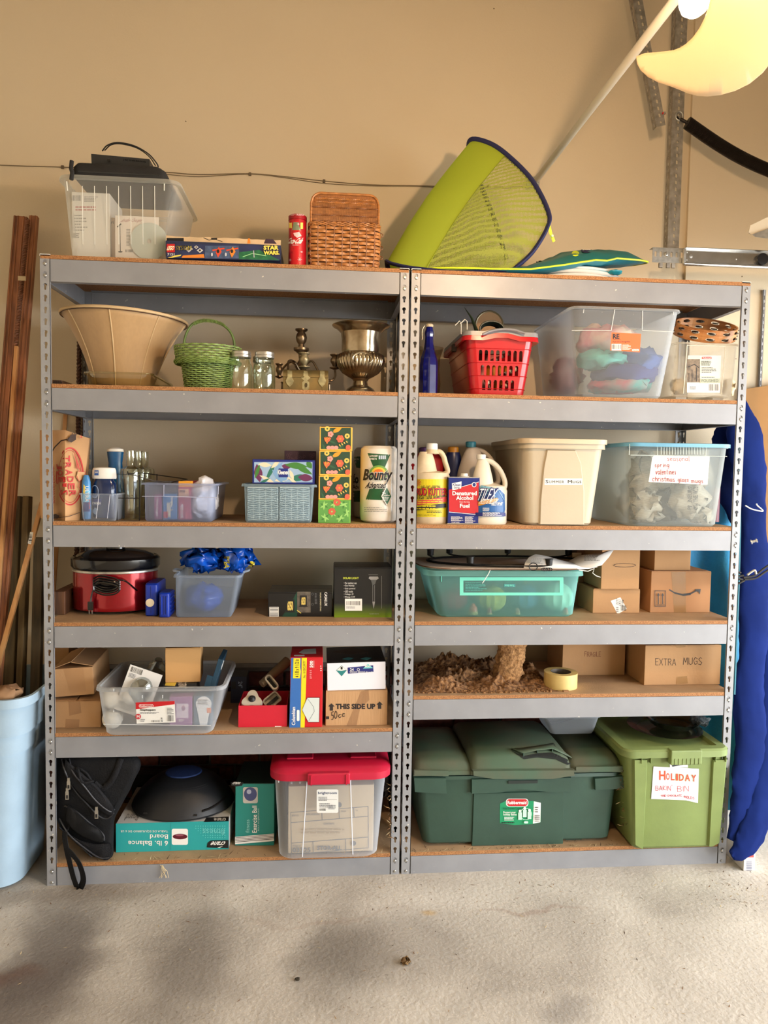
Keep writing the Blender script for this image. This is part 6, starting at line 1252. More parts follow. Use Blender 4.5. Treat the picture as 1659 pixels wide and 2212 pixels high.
for k, (a, c_, yt, Yy, lb) in enumerate(((313, 340, 1261, .10, 'taller blue plastic case with a cream button beside the slow cooker'), (343, 366, 1281, .075, 'shorter ribbed blue plastic case right of the taller one'))):
    q = boxat('blue_case', lb, 'case', T, Yy, a, c_, yt, .15 if k == 0 else .09); g = G()
    g.rings([[(p[0], p[1], p[2]) for p in rrect(q.W * w_, q.D * w_, .008, z_ * q.H, cx=q.W / 2, cy=q.D / 2)] for w_, z_ in ((.92, 0), (1, .04), (1, .95), (.9, 1))], BC); g.build('shell', q.r)
    if k == 0: g = G(); g.lathe([(.0145, 0), (.0145, .004), (.012, .005)], M((226, 214, 186), .5), n=28); o = g.build('button', q.r); o.rotation_euler = (R(90), 0, 0); o.location = (q.W * .42, 0, q.H * .42)
    g = G(); g.tube([(q.W * .5, -.001, .01), (q.W * .5, -.001, q.H - .01)], .0012, M((10, 34, 120), .4), n=5); g.build('seam', q.r)
    if k:
        for j in range(2): g = G(); g.tube([(q.W * (.25 + .5 * j), -.001, .012), (q.W * (.25 + .5 * j), -.001, q.H - .012)], .003, BC, n=6); g.build('rib', q.r)
        for j in range(6): g = G(); g.tube([(q.W + .001, .01, .012 + j * .014), (q.W + .001, q.D - .01, .012 + j * .014)], .003, BC, n=6); g.build('side_rib', q.r)
b = tote('small_frosted_bin', 'small frosted bin stuffed with bright blue bags', T, .075, 379, 500, 372, 521, 1243, .20, plastic((196, 210, 226), .48, .35, .4), r=.014, fl=.012, rim=.008, ro=.008)
for s_ in (-1, 1): g = G(); xx = s_ * b.W1 / 2 + b.dx; g.tube(sweep([(xx, -.03, b.H), (xx + s_ * .022, -.02, b.H + .004), (xx + s_ * .022, .02, b.H + .004), (xx, .03, b.H)]), .004, plastic((214, 222, 230), .2), n=6); g.build('handle', b.r)
IB = M((10, 76, 176), .25, nz=.15, sc=9, bump=.7, bsc=16)
o = crumple('blue_shopping_bag', IB, .135, .10, .12, n=14, amp=.012, seed=31); tag(o, 'crumpled blue plastic shopping bag filling the small frosted bin', 'bag', loc=(xs(442, .17, T), .17, T + .006))
zb = T + b.H
for k, (px, w_, h_, sd, lb) in enumerate(((438, .13, .085, 34, 'glossy blue bag bulging from the left of the small frosted bin'), (512, .125, .10, 36, 'blue bag with yellow lettering bulging from the right of the bin'))):
    o = crumple('blue_shopping_bag', IB, w_, h_, .13, n=16, amp=.024, seed=sd, zflat=False); tag(o, lb, 'bag', loc=(xs(px, .17, zb), .17, zb + .004))
    if k: dd = Dec(pxs(o, o), .001); YT = M((210, 190, 40), .4); dd.text('IKEA', 484, 1228, 496, 1202, YT, rot=3, bold=.06); dd.text('IK', 540, 1232, 550, 1212, YT, rot=3, bold=.06); dd.build('lettering', o)
BKX = M((20, 20, 22), .3)
q = carton('address_light_box', 'black box of solar address lights with barcode on the fourth shelf', T, .09, 579, 717, 1279, .16, m=BKX, flaps=True); q.r.rotation_euler = (0, 0, R(-1))
d = Dec(q.f(), .0002); d.poly([(608, 1334), (630, 1300), (642, 1277), (642, 1334)], M((14, 60, 46), .4)); d.rect(642, 1323, 671, 1278, M((92, 84, 74), .5, nz=.3, sc=60)); d.rect(582, 1335, 602, 1311, WHT); d.bars(583, 1333, 601, 1312, BLK, 12, vert=False)
for (a, c_, y0, y1) in ((618, 636, 1322, 1295), (648, 663, 1310, 1286)): d.rect(a, y0, c_, y1, BLK); d.text('6050', a + 3, y0 - 3, c_ - 3, y1 + 3, M((240, 210, 110), .5), bold=.03); d.line([(a - 2, y0), (c_ + 2, y0)], 1.2, BLK)
d.text('CASALUX', 701, 1309, 707, 1279, WHT, rot=3, bold=.02); d.text('SOLAR ADDRESS STAKE', 691, 1320, 694, 1280, M((220, 210, 170), .5), rot=3, bold=.01); d.fine(680, 1305, 686, 1280, 8, GRY, 3); ringp(675, 1283, 2.6, 2.6, .6, GRY, 12); ringp(675, 1305, 2.6, 2.6, .6, GRY, 12); d.line([(642, 1318), (650, 1324)], 1.4, YL); d.build('printed_front', q.r)
q = carton('solar_light_box', 'large black SOLAR LIGHT box with green lower edge by the posts', T, .075, 721, 846, 1226, .155, m=BKX, flaps=True)
d = Dec(q.f(), .0002)
for k in range(10): y0 = 1334 - k * 3; t = k / 10; d.rect(722, y0, 846, y0 - 3, M((int(112 - 88 * t), int(140 - 114 * t), int(20 + 4 * t)), .35)); d.k -= .5
d.k += 1; d.text('SOLAR LIGHT', 741, 1251, 775, 1246.5, M((190, 200, 60), .4), bold=.03)
for k, t in enumerate(('• For outdoor use', '• Eco friendly', '• Solar powered', '• LED inside', '• Voltage  2V', '• Wattage  0.3W')): d.text(t, 743, 1261.5 + k * 6.1, 743 + 1.6 * len(t), 1257 + k * 6.1, WHT, bold=0)
d.rect(745, 1319, 782, 1293, WHT); d.bars(748, 1307, 778, 1298, BLK, 26); d.fine(748, 1314, 775, 1309, 2, GRY, 3)
LG = M((150, 150, 150), .5); d.poly([(796, 1249), (798, 1245), (816, 1245), (818, 1249), (814, 1252), (800, 1252)], LG); d.poly([(801, 1252), (813, 1252), (810, 1262), (804, 1264)], M((90, 92, 92), .5)); d.line([(805, 1264), (805, 1298)], .7, LG); d.line([(809, 1264), (809, 1298)], .7, LG); d.poly([(804, 1299), (810, 1299), (807, 1315)], LG); d.line([(824, 1244), (824, 1314)], .6, LG); d.line([(796, 1241), (816, 1241)], .6, LG); d.text('WARM WHITE', 798, 1326.5, 818, 1324.5, LG, bold=0); d.build('printed_front', q.r)
# ================================================================ fourth shelf, right unit
T = ZR[3] + .0005; TL = plastic((162, 224, 220), .42, .3, .4)
b = tote('teal_tote', 'wide translucent teal tote of fabric pumpkins on the fourth shelf', T, .07, 948, 1241, 917, 1268, 1233, .28, TL, r=.03, fl=.02, rim=.018, ro=.014)
f = b.f(); TLD = M((110, 206, 184), .45); d = Dec(f, .0006); pts = (993, 1286, 1217, 1247)
for P in ((993, 1286, 1217, 1280), (993, 1254, 1217, 1247), (993, 1280, 1001, 1254), (1209, 1280, 1217, 1254)): d.rect(*P, TLD); d.k -= 1
d.k += 1; d.rect(1088, 1268, 1113, 1261, M((60, 130, 130), .5)); d.text('Tote Box', 1090, 1266.5, 1111, 1262.5, TLD, rot=2); d.fine(1005, 1276, 1052, 1257, 6, M((80, 160, 150), .5), 4); d.fine(1090, 1259, 1112, 1256, 2, M((70, 140, 130), .5), 5); d.build('label_frame', b.r)
g = G(); [g.tube([f(x_, 1240, .002), f(x_, 1256, .002)], .0015, TLD, n=5) for x_ in (953, 1247)]; g.build('rim_rib', b.r)['kind'] = 'stuff'
PL = (('deep red velvet pumpkin at the left in the teal tote', 980, .055, .052, (130, 36, 50), .10), ('olive yellow fabric pumpkin in the middle left of the teal tote', 1062, .058, .056, (170, 160, 70), .10), ('blue fabric pumpkin in the middle right of the teal tote', 1133, .06, .056, (60, 110, 140), .14), ('pale mint fabric pumpkin at the right end of the teal tote', 1205, .062, .062, (170, 214, 190), .11))
for lb, px, q_, hh, rgb, Yy in PL:
    r = thing('fabric_pumpkin', lb, 'pumpkin', (xs(px, Yy + .03, T), Yy + .045, T + .004)); g = G(); rs = []
    for i in range(13):
        th = pi * (i + .1) / 12.2; rs.append([(q_ * sin(th) * (1 - .10 * abs(sin(6 * a)) ** .5 * sin(th)) * cos(a), q_ * sin(th) * (1 - .10 * abs(sin(6 * a)) ** .5 * sin(th)) * sin(a), hh * .92 - hh * .88 * cos(th)) for a in [2 * pi * j / 48 for j in range(48)]])
    g.rings(rs, M(rgb, .8, nz=.12, sc=30)); g.build('body', r, smooth=60); g = G(); g.tube(sweep([(0, 0, hh * 1.75), (.003, 0, hh * 1.9), (.01, 0, hh * 1.98)]), .006, M((120, 96, 50), .7), n=8); g.build('stem', r)
for k, (px, rgb) in enumerate(((1022, (190, 90, 70)), (1057, (150, 60, 60)), (1118, (140, 90, 60)), (1222, (170, 90, 60)))):
    lb = ('small orange acorn left of the olive pumpkin', 'small red acorn at the foot of the olive pumpkin', 'small brown acorn at the foot of the blue pumpkin', 'copper acorn in the right corner of the teal tote')[k]
    r = thing('acorn_ornament', lb, 'ornament', (xs(px, .085, T), .088, T + .004)); g = G(); s_ = 1.3 if k == 0 else .8; g.lathe([(.002, .0), (.012 * s_, .01 * s_), (.012 * s_, .02 * s_), (.004, .034 * s_)], M(rgb, .3), n=18); g.build('nut', r); g = G(); g.lathe([(.001, .0), (.014 * s_, .004), (.0135 * s_, .012 * s_)], M((170, 150, 90), .5, nz=.4, sc=200), n=18); g.build('cap', r)
zt = T + b.H + .0008
# cardboard sheet, iron candle ring, papers
c = b.r.location; x0, x1 = xs(908, .06, zt), xs(1290, .06, zt); r = thing('cardboard_sheet', 'torn cardboard sheet lying across the teal tote', 'cardboard', ((x0 + x1) / 2, c.y, zt)); g = G(); hw = (x1 - x0) / 2
out_ = []
for j in range(60): a = 2 * pi * j / 60; e = .35; out_.append((hw * abs(cos(a)) ** e * (1 if cos(a) > 0 else -1) * (1 + .01 * noise.noise(Vector((j * .7, 0, 0)))), .165 * abs(sin(a)) ** .5 * (1 if sin(a) > 0 else -1) * (1 + .05 * noise.noise(Vector((j * .9, 3, 0))))))
zw = lambda x, y: .004 + .016 * max(0, (-x / hw - .6)) ** 1.3 + .01 * max(0, x / hw - .7)
g.rings([[(x_, y_, zw(x_, y_) - .002) for x_, y_ in out_], [(x_, y_, zw(x_, y_) + .004) for x_, y_ in out_]], M((196, 184, 168), .8, nz=.08, sc=9)); g.build('sheet', r, smooth=20)
g = G(); g.tube([(x_ * 1.002, y_ * 1.004, zw(x_, y_) + .001) for x_, y_ in out_], .0022, M((110, 80, 62), .9), n=5, closed=True); g.build('torn_edge', r)
IR = M((22, 21, 21), .5, .3); zc = zt + .012; cx_ = xs(1112, .18, zc); r = thing('candle_ring', 'black iron candle ring with six cups lying on the cardboard sheet', 'candle holder', (cx_, c.y, zc))
rx = (xs(1312, .12, zc) - xs(934, .12, zc)) / 2; ry = .155
for s_ in (0, .010): g = G(); g.tube([((rx - s_) * cos(a), (ry - s_) * sin(a), .004) for a in [2 * pi * j / 60 for j in range(60)]], .0035, IR, n=6, closed=True); g.build('hoop', r)
cups = [(930, 1187, 150), (971, 1183, 118), (1097, 1183, 88), (1228, 1186, 55), (1186, 1208, -68), (1016, 1203, -118)]
for px, py, an in cups:
    a = R(an); X_, Y_ = rx * cos(a) , ry * sin(a); yw = Y_ + r.location.y; xw = xs(px, yw, zt + .05) - cx_; h_ = zs(py, xw + cx_, yw) - zc
    g = G(); g.tube(sweep([(X_, Y_, .004), (xw * .5 + X_ * .5, Y_, .006), (xw, Y_, .012), (xw, Y_, h_ - .024)]), .0035, IR, n=6); g.build('cup_stem', r)
    g = G(); g.lathe([(.004, -.026), (.0125, -.022), (.0135, 0), (.0165, .001), (.0165, .002), (.012, .002)], IR, n=20, c=(xw, Y_, h_)); g.build('candle_cup', r)
g = G(); g.tube([loc(r, (at(1152 + 9 * cos(t), 1224 + 8 * sin(t), .03))) for t in [2 * pi * k / 14 for k in range(14)]], .0018, IR, n=5, closed=True); g.build('link', r)
for k in range(3): g = G(); g.tube([loc(r, (at(1176 + k * 5, 1229, .03)).to_tuple()) if 0 else (loc(r, at(1176 + k * 5 + 7 * cos(t), 1230 + 3 * sin(t), .03))) for t in [2 * pi * j / 12 for j in range(12)]], .0016, IR, n=5, closed=True); g.build('chain_link', r)
def paper(name, lb, P, Yn, Yf, seed, prints=True):
    """curled sheet: lower edge near, upper edge far, from photo points"""
    o0 = at(P[0][0], P[0][1], Yn); r = thing(name, lb, 'paper', tuple(o0)); g = G(); n = len(P)
    A_ = sweep([at(x_, y_, Yn) - o0 for x_, y_, _ in P], 4); B_ = sweep([at(x_, y2, Yf) - o0 for x_, _, y2 in P], 4)
    g.sheet(lambda u, v: A_[int(round(u * (len(A_) - 1)))].lerp(B_[int(round(u * (len(A_) - 1)))], v), len(A_) - 1, 3, M((222, 216, 210), .8)); g.build('sheet', r, smooth=60); return r
def pages(name, lb, P, fine=None):
    o0 = at(*P[0]); r = thing(name, lb, 'paper', tuple(o0)); V = [at(*p) - o0 for p in P]; c = sum(V, Vector()) / len(V); g = G(); g.add(V + [c], [(i, (i + 1) % len(V), len(V)) for i in range(len(V))], M((222, 218, 212), .8)); o = g.build('sheet', r, smooth=80); solid(o, .0006)
    if fine: d = Dec(pxs(r, o), .0008); d.fine(*fine, M((120, 118, 116), .7), 3); d.build('print', r)
pages('curled_paper', 'white printed sheet curling up on the iron candle ring', [(1130, 1231, .05), (1134, 1216, .055), (1142, 1204, .06), (1157, 1197, .07), (1180, 1201, .08), (1215, 1211, .085), (1250, 1219, .085), (1291, 1225, .08), (1270, 1229, .055), (1230, 1229, .05), (1180, 1230, .05)], (1146, 1222, 1180, 1206, 6))
pages('pointed_paper', 'white sheet rising to a point over the cardboard boxes', [(1222, 1216, .10), (1250, 1200, .10), (1280, 1196, .09), (1306, 1192, .075), (1327, 1186, .06), (1316, 1203, .05), (1300, 1221, .045), (1278, 1227, .05), (1245, 1224, .07)], (1262, 1212, 1304, 1198, 5))
r = paper('flat_papers', 'flat grey papers on the left of the curled sheet', [(1060, 1226, 1214), (1090, 1221, 1211), (1125, 1219, 1208), (1160, 1222, 1209)], .12, .2, 3)
o0 = at(1270, 1236, .03); r = thing('white_string', 'loop of white string hanging off the right end of the cardboard sheet', 'string', tuple(o0)); g = G(); g.tube([at(x_, y_, .035) - o0 for x_, y_ in ((1250, 1231), (1270, 1234), (1284, 1228), (1280, 1238), (1288, 1244), (1297, 1247))], .0018, PWH, n=6); g.build('strand', r)
o0 = at(1056, 1232, .035); r = thing('plastic_tie', 'pale plastic tie sticking out over the front of the teal tote', 'tie', tuple(o0)); g = G(); g.tube([at(x_, y_, yy) - o0 for x_, y_, yy in ((1060, 1228, .05), (1055, 1240, .03), (1046, 1254, .028), (1042, 1260, .028))], .0014, PWH, n=5); g.build('strand', r)
def tape(q, P, m=None): d = Dec(q.f(), .0003); d.poly(P, m or TAPE); d.build('tape', q.r)
q = carton('plain_cardboard_box', 'low cardboard box with a white sticker under the taller one, beside the teal tote', T, .14, 1280, 1381, 1273, .26); d = Dec(q.f(), .0003); d.poly([(1319, 1298), (1340, 1290), (1354, 1315), (1334, 1327)], PWH); d.text('STOP SHOP', 1330, 1308, 1347, 1294, BLK, rot=3, bold=0, sh=.3); d.bars(1341, 1319, 1353, 1308, BLK, 9); d.fine(1331, 1322, 1338, 1310, 3, GRY, 3); d.build('sticker', q.r); zz = T + q.H + .0006
g = G(); g.box(.004, q.W * .95, .002, .15, 0, .0025, CARD2); o = g.build('raised_flap', q.r, smooth=0); o.location = (0, 0, q.H); o.rotation_euler = (R(0), 0, 0)
q = carton('tall_cardboard_box', 'tall cardboard box stacked on the low stickered one', zz + .003, .12, 1298, 1380, 1178, .22); d = Dec(q.f(), .0003); [d.line([(1325 + 24 + 24 * cos(t), 1221 + 4 * sin(t)), (1349 + 24 * cos(t + .5), 1221 + 4 * sin(t + .5))], .9, M((70, 46, 30), .7)) for t in [k * .5 for k in range(13)]]; d.build('pen_mark', q.r)
q = carton('shipping_box', 'cardboard shipping box with curved arrow print and brown tape', T, .15, 1404, 1533, 1234, .22, m=M((170, 124, 84), .85, nz=.06, sc=5)); tape(q, [(1450, 1235), (1481, 1235), (1482, 1325), (1456, 1325)]); d = Dec(q.f(), .0006)
P1 = [(1446, 1274), (1458, 1281), (1475, 1285), (1490, 1283), (1503, 1276)]
for k in range(4): d.line([P1[k], P1[k + 1]], 2.6 + (k % 3), BLK)
d.poly([(1500, 1273), (1513, 1272), (1511, 1284), (1508, 1278), (1502, 1277)], BLK); d.line([(1414, 1276), (1437, 1276), (1437, 1309), (1414, 1309), (1414, 1276)], 1.2, BLK); [(d.line([(x_, 1304), (x_, 1284)], 1.8, BLK), d.poly([(x_ - 3, 1286), (x_, 1280), (x_ + 3, 1286)], BLK)) for x_ in (1421, 1430)]; d.line([(1417, 1306), (1434, 1306)], 1, BLK); d.build('printed_marks', q.r); zz = T + q.H + .0006
q = carton('upper_cardboard_box', 'plain cardboard box on top of the shipping box', zz, .17, 1413, 1491, 1180, .18)
q = carton('back_cardboard_box', 'brown printed box behind the candle ring at the back', T, .30, 1243, 1300, 1178, .12, m=M((120, 84, 56), .8)); d = Dec(q.f(), .0003); d.text('THIS UP', 1262, 1206, 1296, 1192, M((60, 36, 24), .7), sh=.2); d.rect(1236, 1212, 1256, 1194, M((200, 180, 150), .7)); d.build('print', q.r)
# ================================================================ fifth shelf, left unit
T = ZL[4] + .0005
q = carton('lower_taped_box', 'cardboard box with brown tape squares at the left end of the fifth shelf', T, .05, 112, 218, 1515, .26); tape(q, [(148, 1515), (173, 1515), (176, 1540), (150, 1546)], M((150, 112, 76), .4)); tape(q, [(142, 1553), (172, 1554), (170, 1576), (141, 1575)], M((150, 112, 76), .4)); zz = T + q.H
for s_ in (0, 1):
    g = G(); g.box(0, q.W * .44, 0, .12, 0, .003, CARD2); o = g.build('lifted_flap', q.r, smooth=0); o.location = (q.W * (.03 + .5 * s_), .01, q.H); o.rotation_euler = (R(6), 0, R(-3 + 8 * s_))
q = carton('upper_open_box', 'cardboard box with loosely open top tilted on the lower taped box', zz + .012, .06, 118, 202, 1446, .26, rz=R(4), flaps=False, tilt=R(-3)); tape(q, [(137, 1446), (180, 1443), (186, 1493), (152, 1498)], M((164, 124, 84), .4)); d = Dec(q.f(), .0006); d.build('x', q.r) if 0 else None
for x_, w_, an in ((0, q.W * .5, -18), (q.W, -q.W * .55, 14)): g = G(); g.box(*sorted((0, w_)), 0, .24, 0, .0025, CARD2); o = g.build('open_flap', q.r, smooth=0); o.location = (x_, .004, q.H + .001); o.rotation_euler = (0, R(an), 0)
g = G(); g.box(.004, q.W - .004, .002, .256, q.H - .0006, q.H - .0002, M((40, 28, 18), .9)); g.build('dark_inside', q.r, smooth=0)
q = carton('rear_small_box', 'brown box at the back left above the taped boxes', T, .32, 100, 150, 1392, .10, m=CARD2)
# snap lid bin
SB = plastic((222, 226, 230), .50, .3, .4)
b = tote('open_snap_bin', 'open frosted bin of light bulbs with red Snaptoppers label', T, -.035, 226, 458, 200, 487, 1484, .30, SB, r=.03, fl=.015, rim=.012, ro=.012, steps=[(.25, 0), (.26, .004)])
f = b.f(); g = G(); [g.tube([f(*p, .005) for p in P], .0013, plastic((240, 242, 244), .15), n=5) for P in (((224, 1563), (456, 1566)), ((308, 1500), (308, 1507)), ((352, 1500), (352, 1507)))]; g.build('moulded_line', b.r)['kind'] = 'stuff'
d = Dec(lambda u, v, l: f(u, v, l + .0045), .0003); d.poly([(294, 1516), (378, 1513), (380, 1559), (296, 1562)], PWH); d.poly([(294, 1516), (378, 1513), (378, 1520), (294, 1531)], RED); d.rr(301, 1527, 332, 1520, 3, 3, WHT); d.rr(302, 1526.3, 331, 1520.7, 3, 2.6, RED); d.text('Rubbermaid', 304, 1525.3, 329, 1521.7, WHT, bold=.02); d.text('Snaptoppers', 304, 1535, 337, 1529.5, BLK, bold=.03); d.fine(304, 1540, 345, 1536, 2, GRY, 2)
d.ell(299.5, 1546, 6, 6, M((190, 40, 50), .5)); d.text('M', 296.5, 1549, 302.5, 1543, WHT, bold=.04); d.bars(328, 1558, 347, 1554, BLK, 14); d.text('$5.99', 349, 1557, 353, 1548, BLK, rot=1); d.bars(363, 1556, 376, 1543, BLK, 12); d.fine(362, 1541, 377, 1526, 5, GRY, 4); d.fine(305, 1557, 318, 1550, 2, GRY, 7); d.build('printed_label', b.r)
WB = M((236, 232, 220), .35)
for k, (py, Yy, lb) in enumerate(((1572, .0, 'lower white globe bulb in the left corner of the open snap bin'), (1537, .004, 'upper white globe bulb in the left corner of the open snap bin'))):
    x_ = xs(242, Yy + .03, T); z_ = T + .0355 if k == 0 else T + .1055; o = thing('globe_bulb', lb, 'light bulb', (x_, Yy + .038, z_ - .035)); g = G(); g.lathe([(.001, 0)] + [(.035 * sin(t), .035 - .035 * cos(t)) for t in [pi * j / 14 for j in range(1, 12)]], WB, n=28); g.build('globe', o); g = G(); g.lathe([(.014, .06), (.013, .068), (.011, .072)], LM, n=18); oo = g.build('screw_base', o)
q = carton('purple_bulb_box', 'lilac bulb package seen through the right half of the open snap bin', T + .02, .0, 366, 415, 1505, .06, m=M((150, 96, 150), .5), flaps=False); d = Dec(q.f(), .0002); d.rect(381, 1551, 407, 1520, M((216, 200, 216), .5)); d.ell(396, 1530, 4, 6, M((160, 120, 150), .5)); d.fine(385, 1558, 404, 1553, 2, WHT, 3); d.build('printed_front', q.r)
q = carton('blue_bulb_box', 'pale bulb package at the right end of the open snap bin', T + .02, .0, 418, 456, 1503, .06, m=M((70, 96, 116), .5), flaps=False); d = Dec(q.f(), .0002); d.ell(440, 1521, 17, 17, M((216, 218, 220), .5)); d.poly([(425, 1528), (455, 1528), (447, 1566), (432, 1566)], M((216, 218, 220), .5)); d.rect(447, 1540, 456, 1529, M((220, 130, 90), .5)); d.fine(427, 1522, 453, 1510, 3, GRY, 5); d.build('printed_front', q.r)
q = carton('black_battery_box', 'black package with yellow label under the small box in the bin', T + .10, .04, 352, 424, 1477, .10, m=M((30, 28, 26), .4), flaps=False, rz=R(3)); d = Dec(q.top(), .0003); d.poly([(356, 1481), (359, 1471), (382, 1473), (378, 1482)], YL); d.text('G-STRING', 385, 1486, 403, 1472, WHT, rot=3, bold=.01, sh=.2); d.build('printed_top', q.r)
zz = T + .10 + q.H + .001; q = carton('small_open_box', 'small tan cardboard box standing in the open snap bin', zz, .05, 357, 432, 1400, .11, rz=R(4), H=None, m=M((190, 146, 92), .8))
q = boxat('teal_bulb_card', 'dark teal bulb package leaning on the right rim of the snap bin', 'package', T + .115, .03, 448, 462, 1398, .14, tilt=R(16)); bev(G().box(0, .016, 0, .14, 0, .135, M((18, 54, 74), .5)).build('carton', q.r, smooth=0), .001); g = G(); g.box(-.02, .0, .0, .0025, .03, .07, M((18, 54, 74), .5)); g.build('side_flap', q.r, smooth=0); g = G(); [g.lathe([(.018, 0), (.018, .001)], PWH, n=24)]; o = g.build('bulb_print', q.r); o.rotation_euler = (0, R(90), 0); o.location = (.0164, .06, .10)
q = boxat('blister_pack', 'clear blister pack with white card and bulb, tilted in the snap bin', 'package', T + .075, .02, 246, 315, 1400, .003, rz=0, tilt=R(20)); W_ = .115
G().box(0, W_, 0, .0015, 0, .165, M((222, 220, 216), .5)).build('backing_card', q.r, smooth=0); g = G(); g.lathe([(.038, .0), (.036, .018), (.024, .03), (.004, .034)], glass((210, 214, 216), .7, .06, .3), n=28, sy=1.25, cap0=False); o = g.build('blister', q.r); o.rotation_euler = (R(90), 0, 0); o.location = (.064, -.0005, .092)
d = Dec(lambda u, v, l: (W_ * u, -l, .165 * v), .0003); d.ell(.56, .56, .33, .28, M((90, 90, 92), .5)); d.bars(.06, .86, .42, .97, BLK, 14); d.fine(.06, .74, .36, .84, 4, GRY, 3); d.fine(.06, .06, .6, .22, 5, M((170, 168, 160), .5), 6); d.build('printed_card', q.r)
g = G(); g.lathe([(.001, -.03), (.016, -.026), (.028, -.008), (.029, .006), (.02, .026), (.013, .04)], M((236, 236, 232), .2), n=24); o = g.build('frosted_bulb'); tag(o, 'white frosted bulb lying under the blister pack at the bin front', 'light bulb', loc=(xs(285, .02, T + .12), .02, T + .115)); o.rotation_euler = (0, R(100), 0)
g = G(); g.lathe([(.001, -.03), (.02, -.024), (.031, -.004), (.028, .014), (.016, .032), (.013, .042)], glass((220, 222, 220), .7, .05, .2), n=24); o = g.build('clear_bulb'); tag(o, 'clear glass bulb at the back of the open snap bin', 'light bulb', loc=(xs(338, .14, T + .2), .14, T + .185)); o.rotation_euler = (R(30), R(20), 0)
q = boxat('second_blister_pack', 'second clear blister pack lying behind the first one in the bin', 'package', T + .12, .10, 300, 350, 1440, .003, tilt=R(35)); G().box(0, .12, 0, .0015, 0, .1, glass((200, 204, 206), .7, .08, .35)).build('shell', q.r, smooth=0)
# red tray, covers, leg
RT = M((196, 22, 46), .5); q = boxat('red_tray_box', 'low open red cardboard tray of cream furniture caps', 'box', T, .03, 515, 620, 1524, .17); g = G(); t_ = .002
g.box(0, q.W, 0, t_, 0, q.H, RT); g.box(0, q.W, q.D - t_, q.D, 0, q.H, RT); g.box(0, t_, t_, q.D - t_, 0, q.H, RT); g.box(q.W - t_, q.W, t_, q.D - t_, 0, q.H, RT); g.box(t_, q.W - t_, t_, q.D - t_, 0, .002, RT); g.build('tray', q.r, smooth=0); d = Dec(q.f(), .0002); d.text('SKU 000 000', 595, 1569, 613, 1567, WHT) if 0 else d.fine(594, 1571, 614, 1567, 1, WHT, 3); d.build('fine_print', q.r)
CRC = M((196, 186, 168), .5); r = thing('corner_cap', 'cream three pointed furniture cap with a black screw in the red tray', 'cap', tuple(at(545, 1517, .08))); g = G(); rs = []
for z_, s_ in ((-.035, .8), (.012, 1), (.02, .93)): rs.append([(s_ * .034 * (1 + .22 * cos(3 * a + 1.57)) * cos(a), s_ * .034 * (1 + .22 * cos(3 * a + 1.57)) * sin(a), z_) for a in [2 * pi * j / 36 for j in range(36)]])
g.rings(rs, CRC); g.build('shell', r); r.rotation_euler = (R(38), 0, 0); g = G(); g.lathe([(.013, .02), (.013, .024), (.008, .03), (.006, .034), (.002, .035)], BLK, n=18); g.build('screw', r)
for k, (px, py, an, lb) in enumerate(((587, 1473, 25, 'upper cream oval end cap leaning in the red tray'), (588, 1512, -30, 'lower cream rounded end cap in the red tray'))):
    r = thing('furniture_sleeve', lb, 'cap', tuple(at(px, py, .11))); g = G(); O_ = rrect(.062, .026 if k == 0 else .044, .012, 0, 5); I_ = rrect(.052, .016 if k == 0 else .034, .008, 0, 5)
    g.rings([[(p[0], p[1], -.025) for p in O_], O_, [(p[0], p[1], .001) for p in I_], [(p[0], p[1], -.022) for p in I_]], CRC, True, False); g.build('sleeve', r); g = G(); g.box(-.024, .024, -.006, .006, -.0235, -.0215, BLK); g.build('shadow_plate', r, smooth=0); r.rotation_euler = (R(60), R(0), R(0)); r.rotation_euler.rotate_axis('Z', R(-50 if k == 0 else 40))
a, c_ = at(565, 1478, .14), at(622, 1428, .22); r = thing('wooden_leg', 'tapered taupe furniture leg leaning behind the red tray', 'leg', tuple(a)); g = G(); g.tube([(0, 0, 0), tuple(c_ - a)], .014, M((128, 108, 84), .6), r2=.02, n=14); g.build('shaft', r)
q = carton('navy_size_box', 'navy box marked 24 lying at the back by the snap bin', T, .30, 498, 533, 1462, .1, m=M((22, 34, 64), .45), flaps=False); d = Dec(q.f(), .0003); d.rect(500, 1488, 509, 1472, BLK); d.text('24"', 515, 1486, 524, 1472, M((150, 170, 200), .5), rot=3); d.build('print', q.r)
q = carton('envelope_box', 'tall red, yellow and blue envelope box standing on end', T, .02, 626, 696, 1420, .22, m=M((196, 24, 34), .45), flaps=True)
BL2 = M((50, 104, 176), .45); YW = M((232, 212, 30), .45); d = Dec(q.f(), .0002); d.poly([(625, 1572), (629, 1421), (651, 1421), (649, 1572)], BL2); d.poly([(649, 1572), (652, 1421), (663, 1421), (658, 1572)], YW); d.poly([(633, 1465), (634, 1422), (649, 1422), (648, 1440), (650, 1450), (648, 1465)], YW)
d.text('4⅛ x 9½ in', 637, 1463, 646, 1424, BLK, rot=1, bold=.02) if 0 else d.text('4 1/8 x 9 1/2 in', 637, 1463, 646, 1424, BLK, rot=1, bold=.02); d.text('No. 10 SECURITY', 655, 1464, 660, 1427, BLK, rot=1, bold=0); d.text('500', 669, 1442, 676, 1427, WHT, rot=1, bold=.03); d.line([(678, 1442), (678, 1427)], .8, WHT); d.fine(669, 1466, 675, 1446, 5, M((230, 160, 160), .5), 3); d.fine(692, 1450, 695, 1436, 3, WHT, 4)
